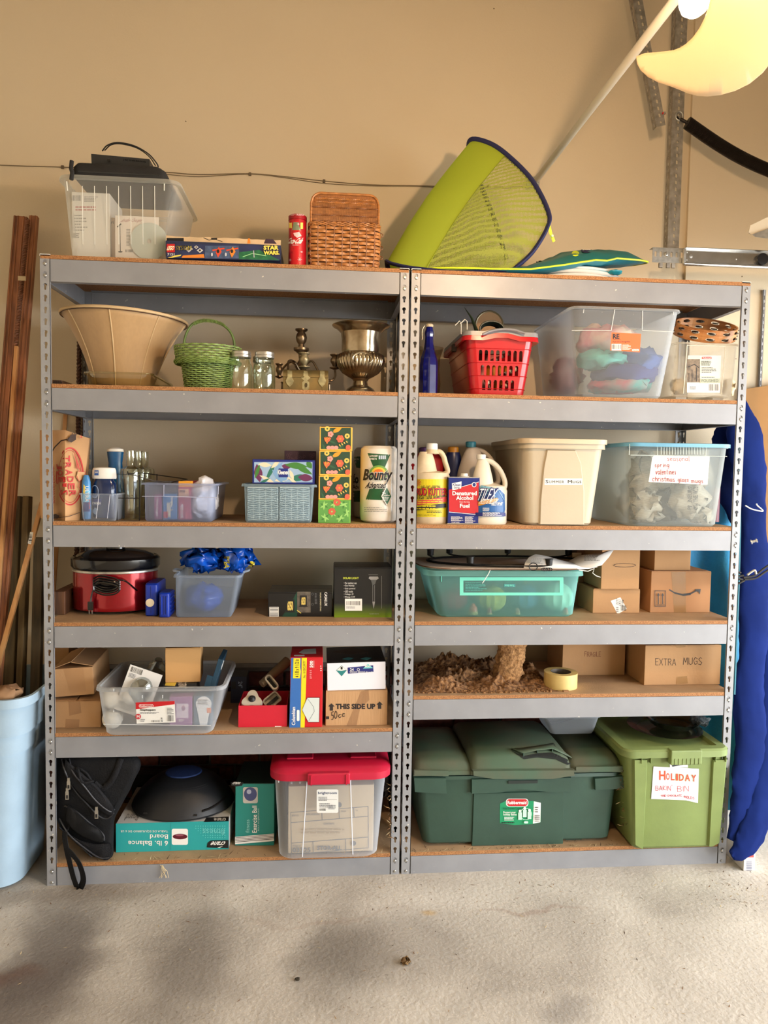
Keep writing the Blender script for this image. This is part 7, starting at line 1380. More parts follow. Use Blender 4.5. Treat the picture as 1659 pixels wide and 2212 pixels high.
d.text('Columbian', 630, 1566, 638, 1527, WHT, rot=1, bold=.02); d.rr(641, 1557, 647, 1533, 2, 2, WHT); EV = M((206, 214, 210), .5); d.poly([(665, 1506), (691, 1506), (690, 1560), (667, 1560), (654, 1534)], M((60, 20, 24), .5)); d.poly([(664, 1507), (690, 1507), (689, 1559), (666, 1559), (653, 1533)], EV); d.line([(667, 1557), (679, 1536), (677, 1526), (664, 1508)], .9, M((120, 130, 130), .5)); d.build('printed_front', q.r)
d = Dec(q.top(), .0003); d.poly([(645, 1410), (656, 1403), (682, 1401), (683, 1412), (656, 1413)], EV); d.rr(635, 1418, 658, 1415, 2, 1, WHT); d.build('printed_top', q.r)
q = carton('this_side_up_box', 'cardboard box printed THIS SIDE UP under the paper ream box', T, .03, 703, 836, 1491, .25, m=M((186, 146, 104), .85, nz=.05, sc=5, bump=.3, bsc=40, stretch=(6, 6, .4))); d = Dec(q.f(), .0003); IK = M((40, 32, 28), .7)
d.poly([(780, 1493), (796, 1490), (798, 1512), (778, 1530), (770, 1568), (748, 1568), (764, 1530)], plastic((214, 190, 160), .75, .12, .1)); d.text('THIS SIDE UP', 725, 1532, 811, 1520, IK, bold=.05)
for x_ in (716, 820): d.poly([(x_ - 7, 1526 - (x_ > 800) * 4), (x_, 1519 - (x_ > 800) * 4), (x_ + 7, 1526 - (x_ > 800) * 4), (x_ + 3.5, 1526 - (x_ > 800) * 4), (x_ + 3.5, 1535 - (x_ > 800) * 4), (x_ - 3.5, 1535 - (x_ > 800) * 4), (x_ - 3.5, 1526 - (x_ > 800) * 4)], IK)
d.hand('50', 716, 1554, 728, 1538, IK, 1.3, -3); d.hand('cc', 731, 1550, 745, 1540, IK, 1.3, -3); d.rect(704, 1553, 711, 1547, IK); d.build('printed_marks', q.r); zz = T + q.H + .0006
q = carton('paper_ream_box', 'white and black printer paper box on the THIS SIDE UP box', zz, .025, 707, 833, 1432, .22, m=M((222, 222, 230), .5), flaps=False, tilt=R(-1.2)); G().box(0, q.W, -.0005, q.D, q.H, q.H + .002, M((18, 18, 20), .35)).build('black_lid', q.r, smooth=0)
d = Dec(q.f(), .0003); d.poly([(726, 1448), (738, 1437), (749, 1448), (738, 1461)], M((30, 120, 120), .5)); d.poly([(727, 1448), (738, 1438), (748, 1447), (738, 1449)], PWH); d.text('1', 736, 1446, 740, 1440, BLK); d.poly([(751, 1442), (806, 1437), (807, 1451), (752, 1455)], NAVY); d.poly([(784, 1444), (795, 1434), (806, 1443)], M((110, 200, 196), .5)); d.text('24', 756, 1449, 764, 1443, WHT, bold=.02); ringp(774, 1446, 3, 3, .8, WHT, 12); d.text('800', 788, 1441, 800, 1437, WHT); d.text('WEIGHT BRIGHT 8.5 x 11', 755, 1453, 804, 1449.5, WHT, bold=0); d.build('printed_front', q.r)
d = Dec(pxp(q.r, (0, 0, q.H + .002), (0, 0, 1)), .0003); d.text('PREMIUM', 735, 1413, 795, 1406, M((110, 90, 74), .5), bold=.0); d.poly([(715, 1409), (762, 1398), (800, 1407), (760, 1413)], M((70, 56, 50), .5)); [d.poly([(x_ - 12, 1424), (x_, 1420), (x_ + 14, 1422), (x_ + 2, 1427)], M((60, 130, 136), .5)) for x_ in (751, 790)]; o = d.build('printed_top', q.r); o['kind'] = 'stuff'
# ================================================================ fifth shelf, right unit
T = ZR[4] + .0005; MU = M((150, 110, 70), .95, nz=.5, sc=90, c2=(84, 56, 34), bump=1, bsc=140); MU2 = M((176, 132, 84), .95, nz=.4, sc=110, c2=(120, 84, 50), bump=1, bsc=160)
def mud(name, lb, fn, nu, nv, m, L_):
    g = G(); g.sheet(fn, nu, nv, m); o = g.build(name, None, smooth=80); tag(o, lb, 'dirt', loc=L_); return o
xa, xb = xs(893, .1, T), xs(1195, .1, T)
def hf(x, y):
    t = (x - xa) / (xb - xa); v = .0
    for cx, cy, sx_, sy_, h_ in ((.20, .10, .13, .05, .042), (.42, .2, .25, .07, .05), (.35, .30, .3, .06, .065), (.6, .14, .16, .08, .04), (.88, .22, .12, .10, .05), (.12, .24, .12, .08, .02), (.62, .3, .15, .06, .06)):
        v = max(v, h_ * math.exp(-((t - cx) / sx_) ** 2 - ((y - cy) / sy_) ** 2))
    n1 = noise.noise(Vector((x * 28, y * 28, 0))); n2 = noise.noise(Vector((x * 90, y * 90, 4))); v = v * (1 + .5 * n1 + .25 * n2) + .004 * n2 - .002
    e = min(t, 1 - t, (y - .03) / .3) * 14
    return v if e > 1 else v * max(0, e)
mud('mud_heap', 'heap of crumbly brown nest mud spread over the fifth shelf', lambda u, v: (((xb - xa) * u), .03 + .37 * v, max(-.0002, hf(xa + (xb - xa) * u, .03 + .37 * v))), 150, 90, MU, (xa, 0, T))
r = thing('mud_column', 'crumbly mud column hanging from the shelf above onto the heap', 'dirt', (xs(1105, .12, T + .1), .14, T + .0)); g = G(); n = 40; rs = []; zt = ZR[3] - .075 - T
for k in range(34):
    t = k / 33; w_ = .064 - .012 * sin(t * 3.1) + (.022 * max(0, t - .7) / .3) - .018 * (t < .15); cx = -.006 + .012 * t; rs.append([((w_ * (1 + .22 * noise.noise(Vector((cos(a) * 2, sin(a) * 2, t * 5))) + .12 * noise.noise(Vector((cos(a) * 7, sin(a) * 7, t * 18))))) * cos(a) + cx, .035 * (1 + .3 * noise.noise(Vector((cos(a) * 4, sin(a) * 4, t * 12)))) * sin(a), .008 + (zt - .008) * t) for a in [2 * pi * j / n for j in range(n)]])
g.rings(rs, MU2); g.build('crust', r, smooth=80)
g = G(); rn = random.Random(4)
for k in range(420):
    px, Yy = rn.gauss(1080, 90), rn.uniform(.02, .12); s_ = rn.uniform(.0012, .0035); x_ = xs(min(1190, max(900, px)), Yy, T); g.box(x_ - s_, x_ + s_, Yy - s_, Yy + s_, T, T + s_ * 1.2, MU2)
o = g.build('mud_crumbs', smooth=0); tag(o, 'loose mud crumbs scattered along the front of the fifth shelf', 'dirt'); o['kind'] = 'stuff'
Y = .10; r = thing('tape_roll', 'roll of cream masking tape lying on the fifth shelf', 'tape', (xs(1210, Y, T), Y - .002, T)); q_ = (xs(1245, Y, T) - xs(1176, Y, T)) / 2; h_ = zs(1460, r.location.x, Y - q_) - T
g = G(); g.lathe([(q_ * .62, 0), (q_, 0), (q_, h_), (q_ * .62, h_)], M((206, 182, 116), .5, nz=.04, sc=30), n=48, cap0=False, cap1=False); g.build('tape', r); g = G(); g.lathe([(q_ * .60, 0), (q_ * .60, h_)], M((120, 112, 104), .4, .4), n=40, cap0=False, cap1=False); g.build('core', r); g = G(); g.box(-.012, .008, -q_ - .012, -q_ + .002, 0, .004, M((150, 110, 74), .8)); g.build('torn_end', r)
q = carton('fragile_box', 'cardboard box marked FRAGILE at the back of the fifth shelf', T, .235, 1214, 1349, 1378, .19); d = Dec(q.f(), .0003); d.hand('FRAGILE', 1263, 1418, 1298, 1408, M((110, 60, 40), .8), .9); d.build('handwriting', q.r)
q = carton('extra_mugs_box', 'cardboard box hand marked EXTRA MUGS at the right of the fifth shelf', T, .095, 1391, 1555, 1394, .30); d = Dec(q.f(), .0003); IK2 = M((50, 40, 34), .8); d.hand('EXTRA', 1416, 1437, 1460, 1423, IK2, 1.1, 0); d.hand('MUGS', 1476, 1436, 1516, 1421, IK2, 1.1, 0); d.poly([(1460, 1478), (1462, 1462), (1484, 1460), (1486, 1476)], TAPE); d.poly([(1458, 1393), (1482, 1393), (1480, 1398), (1462, 1399)], TAPE); d.build('handwriting', q.r)
# ================================================================ bottom shelf, left unit
T = ZL[5] + .0005; FB = M((13, 13, 15), .8, nz=.25, sc=30, bump=.4, bsc=180, spec=.25); FB2 = M((18, 18, 21), .75, bump=.5, bsc=300, spec=.25)
def puff(name, P, Y0, Y1, m, root, inset=.88, mid=.035):
    """padded shape from a photo outline, bulged towards the front and flat at the back"""
    cx = sum(p[0] for p in P) / len(P); cy = sum(p[1] for p in P) / len(P); rs = []
    for s_, Yy in ((inset * .8, Y0), (inset, Y0 + .006), (.97, Y0 + mid * .5), (1, Y0 + mid), (1, Y1)):
        rs.append([Vector(loc(root, at(cx + (x_ - cx) * s_, cy + (y_ - cy) * s_, Yy))) + noise.noise_vector(Vector((x_, y_, 0)) * .03) * .004 for x_, y_ in P])
    g = G(); g.rings(rs, m); return g.build(name, root, smooth=60)
r = thing('backpack', 'black backpack slumped on the bottom shelf with a strap hanging down', 'backpack', tuple(at(190, 1860, .1)))
r.location.z = T
OUTL = [(p.x, p.y) for p in sweep([Vector((x_, y_, 0)) for x_, y_ in ((122, 1636), (170, 1630), (230, 1628), (285, 1630), (305, 1650), (288, 1690), (262, 1740), (246, 1775), (246, 1820), (243, 1852), (228, 1863), (200, 1852), (165, 1822), (135, 1792), (120, 1755), (119, 1700))], 3)]
bd = puff('main_compartment', OUTL, .012, .22, FB, r)
bd2 = puff('front_pocket', [(p.x, p.y) for p in sweep([Vector((x_, y_, 0)) for x_, y_ in ((142, 1640), (170, 1665), (210, 1700), (240, 1735), (246, 1755), (232, 1762), (196, 1738), (160, 1700), (140, 1668))], 3)], -.012, .03, FB2, r, mid=.015)
bd3 = puff('mesh_pocket', [(p.x, p.y) for p in sweep([Vector((x_, y_, 0)) for x_, y_ in ((146, 1738), (160, 1748), (185, 1772), (215, 1792), (226, 1815), (205, 1818), (165, 1800), (144, 1770))], 3)], -.006, .03, netting((20, 20, 22), 500, .3), r, mid=.012)
bd4 = puff('lower_pocket', [(p.x, p.y) for p in sweep([Vector((x_, y_, 0)) for x_, y_ in ((128, 1788), (165, 1812), (205, 1822), (240, 1822), (241, 1848), (226, 1858), (190, 1840), (150, 1808))], 3)], -.006, .03, FB2, r, mid=.012)
def zipl(P, off=.006, m=None, nm='zip'):
    fz = pxs(r, bd, bd2, bd3, bd4); g = G(); g.tube(sweep([fz(x_, y_, off * .3) for x_, y_ in P], 4), .0026, m or M((46, 46, 50), .5), n=6); return g.build(nm, r)
zipl(((134, 1640), (142, 1668), (160, 1704), (190, 1738), (214, 1762), (232, 1768), (245, 1756))); zipl(((150, 1640), (158, 1668), (184, 1700), (208, 1730), (236, 1752), (247, 1748))); zipl(((122, 1772), (150, 1802), (185, 1832), (215, 1852), (236, 1852)), nm='piping'); zipl(((126, 1790), (160, 1822), (200, 1850), (225, 1862)), nm='piping'); zipl(((140, 1740), (165, 1752), (192, 1775), (222, 1800), (226, 1815)), nm='piping')
fz = pxs(r, bd, bd2, bd3, bd4)
for px, py in ((151, 1684), (147, 1706), (211, 1746)):
    c = Vector(fz(px, py, .006)); g = G(); g.box(c.x - .004, c.x + .004, c.y - .004, c.y, c.z - .002, c.z + .010, LM); g.box(c.x - .0055, c.x + .0055, c.y - .005, c.y - .002, c.z - .030, c.z - .002, LM); g.box(c.x - .003, c.x + .003, c.y - .0058, c.y - .0048, c.z - .026, c.z - .014, BLK); g.build('zip_pull', r, smooth=0)
P = [Vector(fz(x_, y_, .012)) for x_, y_ in ((178, 1660), (168, 1656), (166, 1668), (180, 1686), (196, 1692), (200, 1684), (190, 1668), (178, 1660))]; g = G(); g.tube(sweep(P, 5), .004, FB2, n=8); g.build('grab_loop', r)
P = [Vector(fz(x_, y_, .006)) for x_, y_ in ((262, 1640), (250, 1670), (238, 1690), (222, 1702), (205, 1690))]; g = G(); g.tube(sweep(P, 5), .010, FB2, n=8, flat=.4); g.build('shoulder_strap', r)
P = [Vector(loc(r, at(x_, y_, yy))) for x_, y_, yy in ((150, 1775, .03), (140, 1800, .0), (143, 1830, -.008), (152, 1870, -.012), (160, 1900, -.014), (170, 1920, -.02), (180, 1900, -.028), (172, 1868, -.034), (158, 1848, -.03), (146, 1836, -.02))]
g = G(); SW = sweep(P, 6); rs = []
for i, p in enumerate(SW):
    t = (SW[min(i + 1, len(SW) - 1)] - SW[max(i - 1, 0)]).normalized(); sd = Vector((.8, -.5, .25)).cross(t).cross(t).normalized() * .0125; nn = t.cross(sd).normalized() * .0009; rs.append([p + sd + nn, p - sd + nn, p - sd - nn, p + sd - nn])
g.rings(rs, FB2); g.build('hanging_strap', r, smooth=50)
g = G(); g.tube([Vector(loc(r, at(118, 1735 + 8 * 0, .005))) + Vector((.006 * cos(t), 0, .012 * sin(t))) for t in [2 * pi * k / 12 for k in range(12)]], .0014, LM, n=5, closed=True); g.build('ring', r)
# boxes and dome
TEA = M((40, 158, 158), .45); q = carton('balance_board_box', 'teal balance board box lying upside down under the black dome', T, .062, 251, 494, 1776, .30, m=M((214, 214, 214), .5), flaps=False)
G().box(-.0004, q.W + .0004, -.0004, .001, 0, q.H, TEA).build('teal_front', q.r, smooth=0); f_ = pxp(q.r, (0, -.0004, 0)); d = Dec(f_, .0002)
d.rr(371, 1825, 406, 1790, 4, 4, WHT); d.ell(389, 1807, 16, 6, M((90, 14, 34), .4)); d.ell(388, 1804, 9, 2, M((150, 80, 96), .4)); d.text('6 lb. Balance', 277, 1826.5, 363, 1816, WHT, rot=2, bold=.01); d.text('Board', 324, 1812, 363, 1802, WHT, rot=2, bold=.01); d.text('TABLA DE EQUILIBRIO DE 6 LB', 261, 1797.5, 363, 1792.5, WHT, rot=2, bold=0); d.text('fitness', 438, 1802.5, 486, 1790, M((110, 200, 196), .5), rot=2, bold=0)
g_ = d; [(d.ell(418 + i * 5.2, 1784 + j * 5, 1.3, 1.1, M((90, 196, 192), .5), n=6), setattr(d, 'k', d.k - 1)) for i in range(14) for j in range(6) if i > j * .8]; d.k += 1
d.poly([(447, 1830), (449, 1820), (456, 1815), (494, 1814), (494, 1832)], BLK); d.text('crane', 456, 1825, 486, 1817, WHT, rot=2, bold=.02, sh=.2); d.poly([(470, 1830), (482, 1827), (474, 1831)], WHT); d.line([(369, 1777), (369, 1834)], .7, M((30, 120, 120), .5)); d.build('printed_front', q.r)
d = Dec(q.top(), .0003); d.poly([(440, 1776), (446, 1766), (494, 1764), (494, 1774)], BLK); d.text('crane', 462, 1773, 488, 1767, WHT, rot=2); d.text('Board', 272, 1773, 300, 1758, GRY, rot=2, sh=.3, bold=0); d.build('printed_top', q.r); zt = T + q.H + .0006
DM = M((25, 27, 31), .5, bump=.08, bsc=80); Yc = .215; xc = xs(397, Yc, zt); r = thing('balance_dome', 'dark grey domed balance board with blue centre disc on the teal box', 'balance board', (xc, Yc, zt)); q_ = .188
g = G(); g.lathe([(q_ * .9, .0), (q_ * .985, .003), (q_, .010), (q_ * .97, .024), (q_ * .86, .055), (q_ * .70, .085), (q_ * .5, .108), (q_ * .36, .118)], DM, n=72, sy=.86); bo = g.build('shell', r)
g = G(); g.lathe([(q_ * .36, .118), (q_ * .34, .122), (.002, .128)], M((30, 54, 104), .6, nz=.1, sc=50, bump=.3, bsc=200), n=40, sy=.86); g.build('blue_disc', r)
for k in range(7): t_ = .62 + k * .03; z_ = .096 - k * .0062; g = G(); g.tube([(q_ * t_ * cos(a), q_ * .86 * t_ * sin(a), z_ + .0006) for a in [R(-135 + 100 * j / 30) for j in range(31)]], .0009, M((20, 22, 26), .6), n=5); g.build('groove', r)
for px, py in ((315, 1757), (421, 1761)): c = Vector(pxs(r, bo)(px, py, .001)); g = G(); g.box(-.008, .008, -.002, .001, -.003, .003, BLK); o = g.build('slot', r, smooth=0); o.location = c; o.rotation_euler = (R(-40), 0, R(-8))
g = G(); c = [Vector(pxs(r, bo)(x_, y_, .0008)) for x_, y_ in ((436, 1752), (455, 1745), (474, 1733), (486, 1722))]; g.tube(sweep(c, 4), .008, M((14, 15, 18), .6), n=8, flat=.4); g.build('grip_slot', r)
q = carton('dark_rear_box', 'dark flat box standing at the back behind the dome', T, .37, 285, 470, 1672, .05, m=M((30, 28, 28), .6), flaps=False)
q = carton('exercise_ball_box', 'teal exercise ball box with ball picture beside the red lidded bin', T, .085, 508, 592, 1692, .20, rz=R(-3), m=M((36, 132, 124), .5), flaps=False); G().box(0, q.W, 0, q.D, q.H, q.H + .0015, M((20, 44, 40), .5)).build('dark_top', q.r, smooth=0); d = Dec(q.f(), .0003)
d.poly([(499, 1690), (526, 1690), (523, 1697), (510, 1699), (500, 1697)], BLK); d.text('crane', 503, 1694, 519, 1689, WHT, bold=.02, sh=.2); d.rr(525, 1735, 557, 1700, 4, 4, M((190, 186, 178), .5)); d.ell(541, 1715, 14, 15, M((70, 78, 120), .35)); d.ell(538, 1710, 5, 5, M((170, 176, 200), .4)); d.text('fitness', 531, 1798, 539, 1770, M((150, 206, 200), .5), rot=1, bold=0); d.text('Exercise Ball', 545, 1798, 555, 1740, WHT, rot=1, bold=.01); d.text('BOLA DE EJERCICIOS', 557, 1794, 561, 1746, M((190, 220, 214), .5), rot=1, bold=0)
d.poly([(508, 1807), (592, 1800), (592, 1816), (508, 1823)], WHT); [d.line([(509, 1809 + k * 3), (592, 1802 + k * 3)], 1.1, M((70, 60, 60), .6)) for k in range(4)]; d.build('printed_front', q.r)
RL = M((178, 18, 52), .4, nz=.05, sc=6); b = tote('red_lid_bin', 'clear bin with bright red lid holding a STOR-ALL file box', T, -.025, 602, 816, 588, 840, 1677, .36, plastic((224, 228, 234), .60, .3, .35), r=.045, fl=.018, rim=.012, ro=.006)
H = b.H; g = G(); q8 = .016; A_ = [(p[0], p[1], H - .008) for p in b.ring(1, q8)]; B_ = [(p[0], p[1], H + .016) for p in b.ring(1, q8)]; C_ = [(p[0], p[1], H + .026) for p in b.ring(1, q8 - .012)]; D_ = [(p[0], p[1], H + .031) for p in b.ring(1, q8 - .035)]
g.rings([A_, B_, C_, D_], RL, False, True); g.build('lid', b.r)
W = b.W1; g = G(); dx = b.dx; yb = b.D1 / 2 - .05
for xa, xb in ((-.40, -.16), (.18, .42)):
    x0, x1 = dx + W * xa, dx + W * xb; g.box(x0, x1, -yb + .03, yb, H + .029, H + .0355, RL)
bev(g.build('raised_panel', b.r, smooth=0), .006, 3)['kind'] = 'stuff'
f = b.f(); c = Vector(f(710, 1668, .02)); g = G(); g.box(c.x - .073, c.x + .073, c.y - .014, c.y + .01, H - .016, H + .024, RL); bev(g.build('latch', b.r, smooth=0), .005, 3)
g = G(); [g.box(c.x + s_ * .06 - .002, c.x + s_ * .06 + .002, c.y - .018, c.y, H - .015, H + .020, RL) for s_ in (-1, 1)]; g.build('latch_rib', b.r, smooth=0)['kind'] = 'stuff'
PW = plastic((244, 246, 250), .1); g = G(); [g.tube([f(*p, .0015) for p in P], .0017, PW, n=6) for P in (((663, 1689), (653, 1850)), ((757, 1684), (762, 1845)), ((602, 1680), (602, 1690)), ((816, 1668), (816, 1678)))]; g.build('moulded_line', b.r)['kind'] = 'stuff'
d = Dec(f, .0003); d.rr(684, 1756, 731, 1705, 4, 4, PWH); d.text('brightroom', 687, 1717, 728, 1710, M((40, 60, 96), .5), bold=.02); d.fine(688, 1730, 715, 1720, 3, GRY, 3); d.line([(688, 1727), (728, 1727)], .4, GRY); d.fine(690, 1744, 722, 1734, 3, GRY, 4); d.bars(690, 1751, 704, 1746, BLK, 8); d.fine(709, 1748, 727, 1738, 4, GRY, 6); d.build('label', b.r)
q = carton('file_box', 'STOR-ALL cardboard file box seen inside the red lidded bin', T + .004, .012, 622, 806, 1697, .28, m=M((206, 186, 156), .7), flaps=False); d = Dec(q.f(), .0003); GI = M((120, 122, 126), .6)
for P in (((628, 1755), (795, 1742), (796, 1831), (630, 1846), (628, 1755)), ((628, 1777), (795, 1763)), ((630, 1821), (796, 1808)), ((659, 1753), (659, 1775)), ((695, 1750), (696, 1771)), ((732, 1747), (733, 1768)), ((764, 1745), (765, 1765)), ((676, 1818), (677, 1842)), ((746, 1812), (747, 1837))): d.line(list(P), 1.5, GI)
d.text('BOX NO.', 631, 1763, 646, 1759, GI); d.text('BOX LOCATION', 662, 1760, 690, 1756, GI); d.text('FROM', 737, 1753, 747, 1750, GI); d.text('TO', 768, 1751, 773, 1748, GI); d.text('CONTENTS', 699, 1780, 722, 1776, GI); d.text('STOCK NO.', 632, 1828, 651, 1824, GI); d.text('03325', 632, 1840, 671, 1829, GI, bold=.03); d.text('STOR-ALL', 685, 1835, 738, 1825, GI, bold=.05); d.ell(764, 1820, 5, 5, GI); d.ell(733, 1737, 5, 6, GI); d.fine(650, 1800, 760, 1786, 2, M((180, 160, 130), .6), 5)
for k in range(9):
    cx, cy = 630 + k * 18.2, 1690 - k * 1.2; P = []
    for t in range(10): a = -pi / 2 + t * pi / 5; q5 = 4 if t % 2 == 0 else 1.6; P.append((cx + q5 * cos(a), cy + q5 * sin(a)))
    if not 2 < k < 7: d.poly(P, PW)
d.build('printed_front', q.r)
# ================================================================ bottom shelf, right unit
T = ZR[5] + .0005; DG = M((46, 72, 60), .5, nz=.12, sc=7, bump=.1); DGD = M((66, 92, 72), .65, nz=.3, sc=6, c2=(84, 84, 66))
b = tote('dark_green_tote', 'large dark green tote with a cracked dusty lid on the bottom shelf', T + .008, .035, 914, 1318, 896, 1345, 1672, .36, DG, r=.03, fl=.016, rim=.012, ro=.008); H = b.H; f = b.f()
g = G(); [g.box(x_ - .03, x_ + .03, -.16, .16, -.008, .004, DG) for x_ in (-.22, .22)]; g.build('foot', b.r, smooth=0)['kind'] = 'stuff'
def slab(name, P, out0, out1, m, edge=.93):
    lo = [f(x_, y_, out0) for x_, y_ in P]; cx = sum(p[0] for p in P) / len(P); cy = sum(p[1] for p in P) / len(P); up_ = [f(cx + (x_ - cx) * .985, cy + (y_ - cy) * edge, out1) for x_, y_ in P]; g = G(); g.rings([lo, up_], m, False, True); return g.build(name, b.r, smooth=20)
slab('rim_panel', [(893, 1676), (962, 1676), (964, 1712), (895, 1708)], 0, .014, DG); slab('rim_panel', [(1016, 1678), (1232, 1674), (1232, 1705), (1190, 1708), (1120, 1700), (1080, 1708), (1016, 1711)], 0, .016, DG); slab('rim_panel', [(1282, 1678), (1348, 1672), (1346, 1700), (1283, 1704)], 0, .014, DG)
slab('centre_panel', [(1022, 1712), (1218, 1707), (1216, 1822), (1018, 1826)], 0, .006, DG, .98)
g = G(); g.box(*sorted((f(1095, 1684, 0)[0], f(1158, 1684, 0)[0])), f(1100, 1684, 0)[1] - .02, f(1100, 1684, 0)[1] - .005, f(1100, 1688, 0)[2], f(1100, 1682, 0)[2], M((22, 34, 28), .6)); g.build('hand_slot', b.r, smooth=0)
def dome_lid(x0, x1, z0, hgt, name, fr=-b.D1 / 2 - .012, bk=b.D1 / 2, m=DGD):
    g = G(); rs = []; fn_ = lambda x, t: (x, fr + (bk - fr) * t, z0)
    n = 14; prof = [(0, 0), (0, .014), (.02, .018), (.06, hgt * .75), (.14, hgt * .95), (.4, hgt), (.8, hgt), (.95, hgt * .8), (1, .014), (1, 0)]
    xs_ = [x0, x0 + .008, x0 + .028, (x0 + x1) / 2, x1 - .028, x1 - .008, x1]; sc = [.4, .78, .97, 1, .97, .78, .4]
    for x_, s_ in zip(xs_, sc): rs.append([(x_, fr + (bk - fr) * t, z0 + (h_ * s_ if h_ > .014 else h_)) for t, h_ in prof])
    g.rings(rs, m); return g.build(name, b.r, smooth=45)
X = lambda px, py=1660: f(px, py, 0)[0]
dome_lid(X(893), X(1020), H + .006, .052, 'lid_section'); dome_lid(X(1016), X(1232), H + .008, .074, 'lid_section', fr=-b.D1 / 2 - .02); dome_lid(X(1228), X(1345), H + .006, .056, 'lid_section')
slab('lid_rim', [(893, 1659), (968, 1660), (968, 1672), (893, 1670)], .012, .018, DGD); slab('lid_rim', [(1018, 1658), (1235, 1656), (1238, 1668), (1190, 1676), (1060, 1676), (1018, 1668)], .012, .026, DGD); slab('lid_rim', [(1240, 1652), (1350, 1650), (1350, 1664), (1240, 1660)], .012, .018, DGD)
# the crack: a lifted shard over a dark gap
fl_ = pxs(b.r, *[o for o in b.r.children if o.name.startswith('lid_section')]); g = G(); P = [(1104, 1622), (1130, 1634), (1160, 1628), (1192, 1626), (1225, 1640), (1233, 1650), (1226, 1652), (1200, 1640), (1160, 1636), (1132, 1640)]
d = Dec(fl_, .002); d.poly(P, M((14, 20, 16), .9)); d.build('crack_gap', b.r)
g = G(); A_ = [Vector(fl_(x_, y_, .001)) for x_, y_ in ((1104, 1618), (1130, 1616), (1160, 1612), (1195, 1606), (1226, 1630))]; B_ = [Vector(fl_(x_, y_, .008)) + Vector((0, -.004, .004)) for x_, y_ in ((1104, 1621), (1130, 1632), (1160, 1625), (1192, 1622), (1236, 1642))]
g.sheet(lambda u, v: A_[int(round(u * 4))].lerp(B_[int(round(u * 4))], v), 4, 2, DGD); o = g.build('cracked_shard', b.r, smooth=60); solid(o, .0025)
g = G(); [g.box(p.x - .0015, p.x + .0015, p.y, p.y + .012, p.z - .012, p.z, DG) for p in B_[1:4]]; g.build('broken_rib', b.r, smooth=0)['kind'] = 'stuff'
d = Dec(lambda u, v, l: f(u, v, l + .0064), .0003); GR = M((24, 140, 92), .45); d.poly([(1079, 1734), (1092, 1728), (1150, 1728), (1167, 1732), (1167, 1774), (1150, 1778), (1110, 1780), (1079, 1776)], GR); d.poly([(1152, 1729), (1167, 1732), (1166, 1774), (1150, 1777)], WHT); d.rr(1092, 1740, 1140, 1723, 6, 6, WHT); d.rr(1093.5, 1739, 1138.5, 1724, 6, 5.5, RED); d.text('Rubbermaid', 1095, 1735, 1136, 1727.5, WHT, bold=.03); d.text('Holiday Dinnerware Container', 1085, 1748, 1125, 1741, M((10, 60, 44), .5), bold=0)
d.text('Protect your\nholiday dishes', 1086, 1760, 1115, 1750, WHT, bold=.02); d.fine(1088, 1770, 1113, 1761, 3, WHT, 5); d.fine(1082, 1776, 1112, 1772, 1, BLK, 6); LGN = M((190, 230, 206), .5)
for x_, y_ in ((1122, 1752), (1132, 1746), (1142, 1750)): d.rect(x_ - 4, y_ + 16, x_ + 4, y_, LGN); d.ell(x_, y_ - 3, 3, 3, WHT)
ringp(1134, 1755, 13, 13, 1, LGN, 20); d.bars(1153, 1772, 1164, 1757, BLK, 9, vert=False); d.fine(1154, 1752, 1163, 1738, 3, BLK, 7); d.rr(1130, 1775, 1139, 1770, 2, 2, LGN); d.build('sticker', b.r)
CL = plastic((206, 214, 222), .55, .2, .3); zz = T + .008 + H + .084; q = tote('clear_food_container', 'small clear container upturned on the back of the green tote lid', zz, .18, 1190, 1285, 1170, 1302, 1548, .15, CL, r=.02, fl=.008, rim=.005, ro=.006)
LGR = M((116, 132, 72), .5, nz=.08, sc=7, bump=.1); b = tote('light_green_bin', 'light green lidded bin with a handwritten holiday sign', T, -.03, 1368, 1550, 1352, 1572, 1628, .38, LGR, r=.03, fl=.016, rim=.014, ro=.004); H = b.H; f = b.f()
g = G(); q8 = .016; fr = [(p[0], p[1], H - .008) for p in b.ring(1, q8)]; A2 = [(p[0], p[1], H + .014) for p in b.ring(1, q8)]; B2 = [(p[0], p[1], H + .020) for p in b.ring(1, q8 - .008)]; C2 = [(p[0], p[1], H + .020) for p in b.ring(1, -.022)]; D2 = [(p[0], p[1], H + .008) for p in b.ring(1, -.030)]
LGL = M((120, 136, 80), .5, nz=.12, sc=6); g.rings([fr, A2, B2, C2, D2], LGL, False, True); g.build('lid', b.r)
c = Vector(f(1475, 1620, .018)); hw = .058; g = G(); g.box(c.x - hw, c.x + hw, c.y - .012, c.y + .02, H - .030, H + .023, LGL); bev(g.build('latch', b.r, smooth=0), .004, 3)
g = G(); [g.box(c.x - hw + .014 + k * .015 - .001, c.x - hw + .014 + k * .015 + .001, c.y - .014, c.y, H - .028, H - .006, LGL) for k in range(7)]; g.build('latch_rib', b.r, smooth=0)['kind'] = 'stuff'
g = G(); [g.box(x_ - .001, x_ + .001, f(1400, 1632, 0)[1] - .012, f(1400, 1632, 0)[1] + .01, H - .03, H - .008, LGR) for x_ in (f(1384, 1630, 0)[0], f(1404, 1630, 0)[0], f(1543, 1630, 0)[0], f(1565, 1630, 0)[0])]; g.build('rim_rib', b.r, smooth=0)['kind'] = 'stuff'
slab2 = [(1400, 1640), (1540, 1640), (1528, 1832), (1388, 1833)]
